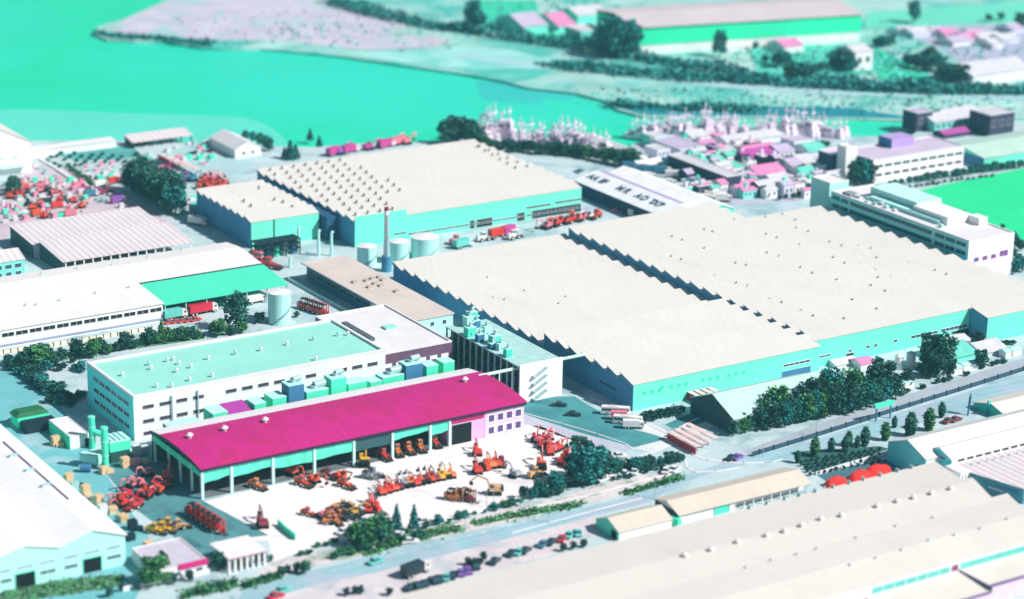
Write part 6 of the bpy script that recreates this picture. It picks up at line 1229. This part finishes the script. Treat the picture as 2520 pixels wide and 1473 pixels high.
bl = [(c2(x, y), s) for x, y, s in ((845, 960, .8), (975, 960, .9), (1040, 960, 1.1), (1085, 965, 1.4), (1130, 968, 1.5), (1165, 970, 1.6), (1195, 970, 1.2), (1235, 985, .9), (1320, 1000, 1.2), (1360, 1005, .9), (1410, 1005, 1.2), (1450, 1010, .8), (1500, 1012, 1.1), (1540, 1020, 1.0), (1590, 1035, 1.3), (1630, 1040, 1.5), (1670, 1050, 1.5), (1710, 1060, 1.4), (1760, 1075, 1.0), (1850, 1090, 1.3), (1890, 1085, 1.1))]
bl += [(k6(x, 335+rb.uniform(-14, 8)), s) for x, s in ((60, .8), (110, 1.0), (200, 1.1), (245, 1.0), (350, .9), (420, .9), (520, 1.2), (590, .8), (665, 1.3), (720, .9), (780, 1.1), (895, 1.5), (940, 1.2), (1010, .9), (1070, .7), (1130, 1.2), (1180, 1.0), (1235, .9), (1290, 1.0), (1350, .8), (1430, .7), (1490, .8), (1540, 1.0), (1590, .9), (1640, 1.2), (1690, .9), (1740, 1.2), (1800, .9), (1850, 1.1), (1890, 1.5), (1930, 1.2), (1990, 1.0), (2060, 1.4), (2110, 1.0), (2240, .9), (2290, .9), (2420, .9), (2480, .9))]
bl += [(k6(rb.uniform(320, 2300), 322+rb.uniform(-22, 12)), rb.uniform(.6, 1.1)) for _ in range(34)]+[(c2(x, 955+(x-850)*.13+rb.uniform(-10, 10)), rb.uniform(.7, 1.2)) for x in (900, 1010, 1110, 1150, 1270, 1300, 1345, 1390, 1430, 1475, 1520, 1570, 1610, 1650, 1690, 1735, 1800, 1820)]
bl.sort(key=lambda q: q[0][0])
for i, ((u, v), s) in enumerate(bl):
    o = copy_tree(BT[0]) if BT[1] else BT[0]; BT[1] = True
    p = P(u, v, 0); o.location = (p.x, p.y, -1.2 if u < 1560 else -.9)
    cn = ['white', 'lilac', 'pink', 'pale teal'][rb.randrange(4)]; cc = {'white': (.8, .78, .8, 1), 'lilac': (.6, .5, .72, 1), 'pink': (.75, .45, .6, 1), 'pale teal': (.4, .75, .7, 1)}[cn]
    def rec(q):
        q.color = cc
        for ch in q.children: rec(ch)
    rec(o); o.scale = (s*.8, s*.8, s*.95); o.rotation_euler = (0, 0, D(rb.choice([100, 110, 125, 70, 95, 20])))
    tag(o, f'{cn} fishing boat with masts, {nth(i)} from the left along the harbour quay', 'boat', 'fishing boats at the quay')
LROOF = [M('lilac_house_roof', (212, 196, 226), var=.2, scale=.3), M('pink_house_roof', (240, 150, 200), var=.2, scale=.3), M('pale_house_roof', (226, 224, 232), var=.2, scale=.3), M('teal_house_roof', (120, 226, 204), var=.2, scale=.3), M('magenta_house_roof', (196, 84, 176), var=.2, scale=.3), M('violet_house_roof', (140, 70, 170), var=.2, scale=.3)]
LW = [M('pale_house_wall', (214, 216, 232), L=1.0, var=.2, scale=.4), M('white_house_wall', (240, 238, 244), L=1.0, var=.12, scale=.4), M('teal_house_wall', (120, 226, 208), L=1.0, var=.15, scale=.4), M('dark_house_wall', (56, 60, 88), L=1.0, var=.25, scale=.4)]
HR = []
def coast_y(x):
    for p, q in zip(coast, coast[1:]):
        if min(p.x, q.x) <= x <= max(p.x, q.x): return p.y+(q.y-p.y)*(x-p.x)/(q.x-p.x+1e-6)
    return 800
def house(cr, x0, x1, yb, hp, dep, wi, ri, label, flat_=False, nw=3, group='town houses', cat='house', name='house'):
    a = P(*cr(x0, yb)); u0, v0 = cr(x0, yb); u1, _ = cr(x1, yb); h = hgt(u0, v0, cr(x0, yb-hp)[1])
    xr_ = onY(u1, v0, a.y)[0]
    HR.append((min(a.x, xr_), max(a.x, xr_), a.y, a.y+dep)); t = thing(name, label, cat, ((a.x+xr_)/2, a.y, 0), 0, group)
    if flat_: flat(t, a.x, xr_, a.y, a.y+dep, h, LW[wi], LROOF[ri], .3, .3)
    else: gable(t, 'X', a.x, xr_, a.y, a.y+dep, h, h+dep*.16, LW[wi], LROOF[ri], .4)
    if nw and h > 2: windows(t, 'F', a.y, a.x+.5, xr_-.5, h*.42, h*.74, nw, .5, .08, pane=M('dark_office_pane', (70, 66, 84)))
    return t
TH = [(600, 890, 600, 110, 24, 0, 0, 'lilac-roofed two-storey hall at the left of the town', True, 6), (980, 1080, 560, 100, 8, 3, 5, 'small violet box-like house beside the lilac hall', True, 1), (1090, 1145, 560, 70, 10, 1, 1, 'narrow white house with pink roof left of the two-window house', False, 1), (1165, 1360, 610, 80, 12, 1, 2, 'pale house with two small windows in mid town', True, 2), (1400, 1735, 650, 60, 14, 0, 4, 'long house with magenta roof and white window row', False, 6), (1400, 1740, 600, 70, 12, 1, 1, 'pink-roofed long house behind the magenta one', False, 7), (1755, 1930, 600, 80, 12, 1, 0, 'pale house with thin dark windows right of the magenta house', False, 3),
      (1530, 1840, 830, 40, 15, 0, 1, 'broad pink-roofed shed in the town centre', False, 0), (1400, 1600, 1000, 40, 14, 3, 1, 'pink-roofed shed with dark front near the town trees', False, 0), (1180, 1400, 970, 50, 12, 1, 2, 'plain white shed at the end of the long dark terrace', False, 0), (1225, 1420, 790, 70, 12, 1, 3, 'white house with dark corner below the two-window house', True, 2), (1900, 2070, 860, 40, 10, 1, 2, 'flat white house with dark band near the dark-sided block', True, 4), (2090, 2290, 860, 50, 16, 1, 3, 'teal-roofed house left of the dark-sided block', False, 2), (2030, 2200, 700, 50, 14, 1, 2, 'pale house, upper right of the teal-roofed one', False, 3), (2120, 2330, 560, 40, 14, 0, 3, 'pale green-roofed house by the dark town trees', False, 3),
      (1150, 1900, 470, 60, 12, 0, 2, 'very long pale hall behind the boats', False, 0), (1930, 2160, 490, 90, 10, 0, 0, 'lilac hall right of the very long pale one', True, 4), (750, 960, 430, 70, 14, 2, 2, 'teal-walled house behind the lilac hall', False, 3), (910, 1010, 690, 60, 12, 1, 2, 'white house before the violet box', False, 2), (1020, 1120, 700, 80, 10, 2, 3, 'teal house right of the white one before the violet box', False, 2), (1900, 2040, 740, 60, 12, 1, 0, 'small pale house left of the dark tree in town', False, 2), (1700, 1880, 920, 50, 12, 0, 2, 'low lilac-walled shed below the broad pink roof', False, 0), (1640, 1880, 990, 40, 14, 1, 2, 'white low shed above the town trees', False, 0), (1060, 1150, 430, 60, 10, 1, 1, 'small pink house by the boats', False, 2),
      (300, 480, 470, 120, 10, 2, 2, 'tall teal gable house at the town left edge', True, 2), (330, 480, 610, 110, 10, 0, 2, 'pale workshop before the tall teal gable house', True, 3)]
for q in TH: house(k6, *q[:7], q[7], q[8], q[9])
rt2 = random.Random(31); spots = []
def clear(x0, x1, y0, y1): return all(x1 < q[0]-.3 or x0 > q[1]+.3 or y1 < q[2]-.3 or y0 > q[3]+.3 for q in HR)
tr_ = P(*k6(1140, 985)); HR.append((tr_.x-1, tr_.x+9, tr_.y-1, 860)); HR.append((548, 586, 740, 814))
cand = [(rt2.uniform(640, 2330), rt2.uniform(370, 1070)) for _ in range(4000)]
for x, y in cand:
    if len(spots) >= 178: break
    p = P(*k6(x, y)); w = rt2.uniform(3.0, 8.5); dp = rt2.uniform(3, 7)
    if clear(p.x, p.x+w, p.y, p.y+dp) and p.x < 664 and p.y < coast_y(p.x)-3:
        HR.append((p.x, p.x+w, p.y, p.y+dp)); spots.append((k6(x, y), p, w, dp))
RN = ['lilac', 'pink', 'pale', 'teal', 'magenta', 'violet']
for i, (uv, p, w, dp) in enumerate(sorted(spots, key=lambda s: s[0][0])):
    ri = rt2.choice([0, 0, 1, 2, 2, 2, 3, 1, 4]); wi = rt2.choice([0, 1, 1, 2, 3]); h = rt2.uniform(2.4, 5.5)
    t = thing('small_house', f'small {RN[ri]}-roofed house, {nth(i)} from the left in the crowded harbour town', 'house', (p.x+w/2, p.y, 0), 0, 'small town houses')
    if rt2.random() < .4: flat(t, p.x, p.x+w, p.y, p.y+dp, h, LW[wi], LROOF[ri], .3, .3)
    else: gable(t, 'X', p.x, p.x+w, p.y, p.y+dp, h, h+dp*.2, LW[wi], LROOF[ri], .3)
    windows(t, 'F', p.y, p.x+.4, p.x+w-.4, h*.4, h*.72, 2 if w < 7 else 3, .45, .06, pane=M('dark_office_pane', (70, 66, 84)))
    if rt2.random() < .5:
        m = MB(); m.box(p.x+w*.3, p.x+w*.3+1.2, p.y+dp*.4, p.y+dp*.4+1.2, h, h+rt2.uniform(1.6, 3)); m.build('roof_tank', [CABIN, TEALD, STEEL][i % 3], t, True)
# long dark-sided terrace
a = P(*k6(1140, 985)); yb_ = P(*k6(430, 720)).y; h = hgt(*k6(1140, 985), k6(1140, 810)[1])
th = thing('terrace', 'long terrace with dark flank and pale roof edge running into the town', 'building', (a.x+4, a.y, 0))
flat(th, a.x, a.x+8, a.y, yb_, h, LW[3], LROOF[2], .3, .5)
windows(th, 'L', a.x, a.y+2, yb_-2, h*.3, h*.7, 12, .5, .1, pane=M('ink_pane', (20, 34, 60), L=1.0), fr=NAVY)
th = thing('roadside_house', 'pale long-roofed house left of the terrace', 'house', (a.x-10, yb_, 0))
b_ = P(*k6(70, 660)); gable(th, 'Y', b_.y, b_.y+42, b_.x-2, b_.x+7, 3.6, 5.2, LW[1], LROOF[2], .4); windows(th, 'F', b_.y, b_.x-1, b_.x+6, 1.2, 2.4, 2, .5, .1)
th = thing('pavilion', 'low white hip-edged pavilion before the long-roofed house', 'pavilion', (b_.x, b_.y-9, 0))
m = MB(); m.box(b_.x-5, b_.x+7, b_.y-11, b_.y-4, 0, 2.6); m.build('wall', TEALP, th, True); m = MB(); m.ext([(b_.y-11.8, 2.5), (b_.y-7.5, 4.2), (b_.y-3.2, 2.5)], b_.x-5.8, b_.x+7.8, 'X'); m.build('roof', WHITEH, th, True)
house(c3, 1890, 2240, 930, 70, 16, 2, 2, 'turquoise building with a row of windows by the inlet end', False, 9, 'inlet buildings', 'building', 'building')
house(c3, 1990, 2210, 850, 30, 14, 1, 2, 'white-roofed building behind the turquoise one at the inlet', False, 0, 'inlet buildings', 'building', 'building')
house(c3, 2270, 2440, 960, 150, 14, 3, 2, 'tall dark purple-fronted building at the inlet, right edge', True, 3, 'inlet buildings', 'building', 'building')
house(c3, 1760, 1870, 925, 130, 10, 3, 0, 'dark narrow building at the left of the inlet end', True, 2, 'inlet buildings', 'building', 'building')
house(c3, 1960, 2140, 975, 30, 8, 3, 4, 'low magenta-roofed shed before the turquoise inlet building', False, 0, 'inlet buildings', 'shed', 'shed')
house(c2, 1340, 1510, 240, 50, 30, 2, 0, 'far house with lilac roof and turquoise wall', False, 0, 'far houses')
house(c2, 1585, 1710, 230, 45, 30, 2, 1, 'far house with pink roof right of the lilac one', False, 0, 'far houses')
house(c2, 1720, 1930, 170, 60, 20, 2, 2, 'far pale-roofed house at the big far tree', False, 0, 'far houses')
house(c2, 1740, 1900, 320, 100, 16, 2, 2, 'far pale turquoise house in front of the big far tree', True, 0, 'far houses')
house(c3, 1330, 1450, 500, 130, 16, 1, 2, 'far narrow white house by the slanting far road', False, 2, 'far houses')
house(c3, 840, 970, 375, 45, 16, 1, 1, 'far pink-roofed house before the far warehouse', False, 0, 'far houses')
house(c3, 440, 640, 360, 20, 14, 1, 2, 'far low pale house before the far warehouse base', False, 0, 'far houses')
house(c3, 2160, 2560, 605, 70, 26, 1, 2, 'far wide pale hall at the right edge across the channel', False, 0, 'far houses')
rh = random.Random(4)
for i in range(12):
    x = 1680+70*i+rh.uniform(-15, 15); y = 250+rh.uniform(-30, 200)*(i/12)
    house(c3, x, x+rh.uniform(60, 150), y, rh.uniform(14, 30), 14, rh.choice([0, 1]), rh.choice([0, 0, 2, 1]), f'far low lilac house, {nth(i)} from the left on the reclaimed land', False, 0, 'far houses')
for i in range(9):
    x = 1160-90*i; y = [150, 120, 190, 120, 170, 150, 220, 150, 110][i]
    pass
# ================================================================ WALLS, FENCES, POLES, CLUTTER
def fence(name, label, px, h, w, mat, post=None, cat='fence', raw=None, step=4.0):
    pts = raw or [P(u, v) for u, v in px]; t = thing(name, label, cat, tuple(pts[0]))
    m = MB(); q = MB(); npost = 0
    for a, b in zip(pts, pts[1:]):
        d = b-a; rz = math.atan2(d.y, d.x); m.obox((a+b)/2+Vector((0, 0, h/2+.01)), (d.length, w, h), rz)
    m.build('panel', mat, t, True)
    if post:
        for a, b in zip(pts, pts[1:]):
            n = max(1, int((b-a).length/step))
            for i in range(n):
                if npost < 90:
                    p = a.lerp(b, (i+.5)/n); q = MB(); q.box(p.x-.16, p.x+.16, p.y-w/2-.12, p.y+w/2+.12, 0, h+.25); q.build('post', post, t, True); npost += 1
    return t
fence('boundary_fence', 'dark boundary fence along the lower edge of the railway road', [c9(610, 474), c9(1010, 352), c9(1420, 222), c9(1580, 168), c9(2100, 6), c9(2560, -142), (3200, 700)], 1.5, .2, M('dark_fence_panel', (48, 76, 96), L=1.0, var=.2), DARK, step=6)
fence('boundary_wall', 'pale wall along the lower side of the white yard', [c8(640, 968), c8(820, 918), c8(1000, 868), c8(1190, 812), c8(1330, 776)], .9, .25, WHITE, CONC, 'wall', step=5)
fence('boundary_wall', 'white roadside wall in front of the gatehouse', [c7(860, 1420), c7(1040, 1380), c7(1240, 1340), c7(1470, 1290)], 1.3, .3, WHITE, CONC, 'wall', step=5)
fence('yard_wall', 'turquoise low wall at the lower left corner of the white yard', [k3(1762, 945), k3(1830, 1010), k3(1925, 1085)], 1.8, .4, TEALD, None, 'wall')
fence('yard_wall', 'white low wall of the small yard pit by the lower clump', [k3(1925, 1085), k3(2100, 1030), k3(2290, 985)], 1.3, .3, WHITE, None, 'wall')
fence('lane_wall', 'pale wall along the lane beside the low beige-roofed block', [c4(2020, 600), c4(2200, 700), c4(2440, 830)], 1.2, .3, TEALP, None, 'wall')
fence('kerb_wall', 'white kerb wall in the back yard below the scrub', [k5(460, 265), k5(640, 370), k5(900, 545), k5(1090, 600)], .8, 1.2, WHITE, None, 'wall')
fence('garden_wall', 'long pale wall under the white warehouse with dark uprights', [c4(0, 1120), c4(400, 1060), c4(800, 995), c4(1090, 945)], 1.2, .3, M('peach_wall', (250, 222, 196), L=1.0), M('brown_upright', (120, 84, 70), L=1.0), 'wall', step=2.5)
fence('orchard_wall', 'pale wall between the planted rows and the dark lane', [c9(1060, 604), c9(1280, 540), c9(1500, 474), c9(1640, 432)], 1.1, .3, WHITE, None, 'wall')
fence('quay_fence', 'dark low fence by the pale shelters behind the annex', [k5(2200, 215), k5(2490, 180)], 1.4, .2, DARK, DARK)
wl = []
for i, (x, y, w, h) in enumerate(((1010, 930, 60, 60), (1060, 915, 60, 50), (1130, 885, 80, 50), (1240, 860, 90, 60), (1610, 745, 70, 50), (1730, 720, 120, 60), (1870, 680, 160, 60), (2090, 600, 60, 60), (2320, 530, 60, 40), (2400, 510, 90, 40))):
    a = P(*n3(x, y)); b_ = onY(n3(x+w, y)[0], n3(x+w, y)[1], a.y)[0]
    t = thing('roadside_hut', f'low white hut, {nth(i)} from the left along the railway road', 'hut', (a.x, a.y, 0), 0, 'huts along the railway road')
    m = MB(); m.box(a.x, b_, a.y, a.y+3.5, 0, 2.2); m.build('wall', WHITE, t, True); m = MB(); m.ext([(a.y-.3, 2.2), (a.y+1.7, 2.9), (a.y+3.8, 2.2)], a.x-.2, b_+.2, 'X'); m.build('roof', TEALP, t, True)
house(n3, 1690, 2000, 600, 60, 14, 2, 3, 'turquoise-roofed shed beyond the tall dark tree at right', False, 0, 'sheds right of the hall', 'shed', 'shed')
house(n3, 2070, 2330, 520, 40, 12, 0, 2, 'pale shed with dark trees at its back, right edge', False, 0, 'sheds right of the hall', 'shed', 'shed')
house(n3, 1700, 1940, 430, 40, 8, 1, 2, 'white shed against the right end of the turquoise wall', False, 0, 'sheds right of the hall', 'shed', 'shed')
house(n3, 490, 720, 640, 30, 6, 1, 2, 'low white shed at the foot of the turquoise wall', False, 0, 'sheds right of the hall', 'shed', 'shed')
house(n3, 760, 900, 650, 50, 6, 1, 1, 'low pink-topped shed beside the low white one', False, 0, 'sheds right of the hall', 'shed', 'shed')
for i, (x0, y1, y0, w) in enumerate(((1165, 640, 480, 44), (1295, 610, 450, 50))):
    p = P(*n3(x0, y1)); h = hgt(*n3(x0, y1), n3(x0, y0)[1]); r = w*.2281/FPX*math.sqrt(p.x**2+p.y**2+HC*HC)
    t = thing('silo', ['white silo, left of two before the turquoise wall', 'white silo, right of two before the turquoise wall'][i], 'silo', (p.x, p.y, 0), 0, 'white silos')
    m = MB(); m.cyl((p.x, p.y, 0), (p.x, p.y, h*.85), r, n=18); m.build('shell', WHITE, t, True); m = MB(); m.cyl((p.x, p.y, h*.852), (p.x, p.y, h), r, r*.15, n=18); m.build('cap', WHITEH, t, True)
# lamp posts and signs
def lamp(uv, vt, label):
    p = P(*uv); h = max(5, hgt(*uv, vt)); t = thing('street_lamp', label, 'street lamp', (p.x, p.y, 0), 0, 'street lamps')
    m = MB(); m.cyl((0, 0, 0), (0, 0, h), .11, .07, 7); m.build('post', STEEL, t); m = MB(); m.cyl((0, 0, h), (1.2, -.6, h+.3), .05, n=5); m.obox((1.4, -.7, h+.3), (.8, .3, .15), -.46); m.build('lamp_head', WHT, t)
for i, (q, vt) in enumerate(((c8(1515, 935), c8(0, 870)[1]), (c8(2262, 770), c8(0, 640)[1]), (c9(690, 480), c9(0, 400)[1]), (c9(1345, 140), c9(0, 50)[1]), (c8(930, 1010), c8(0, 940)[1]), (c7(1490, 1120), c7(0, 1020)[1]), (c9(1060, 330), c9(0, 250)[1]), (c8(540, 1110), c8(0, 1040)[1]), (c8(1130, 800), c8(0, 740)[1]), (c8(1080, 830), c8(0, 770)[1]))):
    lamp(q, vt, 'slim street lamp, '+['by the dashed main road, middle', 'where the main road meets the short white shed', 'at the junction below the pink shelters', 'among the dark row by the railway road', 'on the verge left of centre', 'beside the gate canopy', 'on the railway road near the fence', 'at the clump by the lower yard', 'on the yard wall, right one', 'on the yard wall, left one'][i])
p = P(*c9(1530, 215)); t = thing('road_sign_gantry', 'turquoise-topped sign gantry beside the railway road', 'sign', (p.x, p.y, 0))
for x in (-3, 3): m = MB(); m.box(x-.2, x+.2, -.2, .2, 0, 4.6); m.build('post', NAVY, t)
m = MB(); m.box(-4, 4, -.5, .5, 4.6, 6.0); m.build('sign_board', TEALD, t)
p = P(*c9(2125, 185)); h = hgt(*c9(2125, 185), c9(2145, 40)[1]); t = thing('banner_pole', 'dark leaning banner pole beyond the right white roof', 'pole', (p.x, p.y, 0))
m = MB(); m.cyl((0, 0, 0), (1.2, .6, h), .3, .25, 8); m.build('post', NAVY, t); m = MB(); m.obox((.8, .4, h*.62), (1.7, .3, h*.5), .46, .12); m.build('banner', M('dark_blue_banner', (30, 60, 90), L=1.0), t)
p = P(*c9(2260, 185)); t = thing('banner_pole', 'short dark banner pole by the sea-green gable', 'pole', (p.x, p.y, 0))
m = MB(); m.cyl((0, 0, 0), (0, 0, 5), .25, n=8); m.build('post', NAVY, t); m = MB(); m.box(.26, 1.4, -.1, .1, 2.4, 4.8); m.build('banner', TEALD, t)
# crates and stacks
def stack(uv, mat, label, group, w=2.4, n=3):
    p = P(*uv); t = thing('crate_stack', label, 'crates', (p.x, p.y, 0), rm.uniform(-.2, .2), group)
    for i in range(n): m = MB(); m.obox((rm.uniform(-.2, .2), rm.uniform(-.2, .2), .55+i*1.02), (w, w*.8, 1.0), rm.uniform(-.1, .1)); m.build('crate', mat, t)
TANC = M('tan_crate', (226, 190, 150), L=1.1, var=.2); PALEC = M('pale_crate', (222, 218, 222), L=1.1, var=.2); PINKC = M('pink_crate', (232, 150, 180), L=1.1, var=.2)
LS = [(c7(480, 660), TANC), (c7(520, 700), STEEL), (c7(560, 690), DARK), (c7(600, 740), TANC), (c7(640, 770), TANC), (c7(670, 790), PALEC), (c7(690, 810), TANC), (c7(740, 860), TANC), (c7(790, 870), TANC), (c7(850, 900), TANC), (c7(720, 880), PALEC), (c7(870, 930), TANC), (c7(930, 985), DARK), (c7(980, 990), DARK), (c7(920, 1060), DARK), (c7(1010, 1160), TANC), (c7(1040, 1140), TANC), (c7(730, 590), TANC), (c7(770, 585), TANC), (c7(880, 545), TANC), (c7(950, 530), PINKC), (c7(1010, 515), TANC), (c7(960, 460), PALEC), (c7(1010, 440), PALEC), (c7(390, 395), TANC), (c7(420, 400), TANC), (c7(130, 215), TANC), (c7(140, 190), TANC)]
for i, (q, mt_) in enumerate(sorted(LS, key=lambda t: t[0][1])): stack(q, mt_, f'{ {TANC: "tan", STEEL: "grey", DARK: "dark", PALEC: "pale", PINKC: "pink"}[mt_] } crate stack, {nth(i)} from the top of the strip beside the left road', 'crates by the left road', 2.4, 1+i % 3)
rv = random.Random(55)
BS = [(40, 800), (90, 830), (60, 900), (110, 950), (180, 980), (240, 930), (300, 970), (20, 860), (150, 890), (210, 850), (280, 880), (60, 1000), (350, 930), (600, 900), (640, 950), (700, 940), (1000, 380), (1060, 430), (1130, 400), (1200, 440), (1260, 420), (1090, 480), (480, 380), (540, 430), (420, 350), (680, 500), (720, 540), (1150, 740), (1220, 760), (1300, 690), (1420, 830), (2140, 620), (2190, 680), (2240, 740), (2170, 800), (2280, 720), (2330, 780), (2150, 900), (2230, 930), (2300, 850), (2340, 960)]
BS += [(rv.uniform(0, 1000), rv.uniform(470, 950)) for _ in range(60)]+[(rv.uniform(950, 1480), rv.uniform(340, 520)) for _ in range(22)]+[(rv.uniform(1700, 2500), rv.uniform(60, 330)) for _ in range(34)]
for i, (x, y) in enumerate(sorted(BS)): stack(k5(x, y), [PINKC, PALEC, STEEL, TEALD, PALEC][i % 5], f'{["pink", "pale", "grey", "turquoise", "white"][i % 5]} crate stack, {nth(i)} from the left among the back yard machines', 'crates in the back yard', rv.uniform(1.4, 3.0), 1+i % 2)
rv2 = random.Random(77)
for i, (x, y) in enumerate(sorted([(x, 150+x*.29+rv2.uniform(-60, 120)) for x in range(860, 1960, 24)]+[(1330, 250), (1420, 300), (1510, 330), (1600, 380), (1700, 420), (1790, 460), (1880, 520), (1240, 350), (1380, 400), (1500, 440), (1620, 500), (1740, 560), (1860, 600), (1960, 640), (1000, 330), (1120, 340), (880, 300), (1310, 420), (1700, 620), (1820, 680)])):
    machine(['car', 'lorry', 'car'][i % 3], k1(x, y), ['white', 'blue', 'grey', 'violet', 'white', 'dark'][i % 6], D(-60+(i % 3)*25), f'{["white", "blue", "grey", "violet", "white", "dark"][i % 6]} {["car", "lorry", "car"][i % 3]}, {nth(i)} from left in the lot beside the lettered shed', 'vehicles beside the lettered shed', 1.1)
for T in EXC+list(TM.values()):
    if not T[1]: print('unused', T[0].name)

for o in SC.objects:
    if o.parent is None and o.get('label') and len(o['label'].split()) > 16: print('LONG', len(o['label'].split()), o['label'])
# ---------------------------------------------------------------- the air
m = MB(); m.box(-1400, 3700, -700, 3300, -6, 320)

me = bpy.data.meshes.new('haze'); me.from_pydata(m.v, [], m.f); me.update()
hz = bpy.data.objects.new('haze', me); COL.objects.link(hz); hz['kind'] = 'stuff'; hz['label'] = 'pale turquoise air thickening towards the far shore'; hz['category'] = 'haze'
hm = bpy.data.materials.new('haze'); hm.use_nodes = True; hn = hm.node_tree.nodes; hn.clear()
ho = hn.new('ShaderNodeOutputMaterial'); hv = hn.new('ShaderNodeVolumePrincipled'); hm.node_tree.links.new(hv.outputs[0], ho.inputs['Volume'])
hv.inputs['Color'].default_value = (.26, .86, .98, 1); hv.inputs['Density'].default_value = 0.00011; hv.inputs['Anisotropy'].default_value = .1
me.materials.append(hm)
SC.cycles.volume_max_steps = 64; SC.cycles.volume_bounces = 0
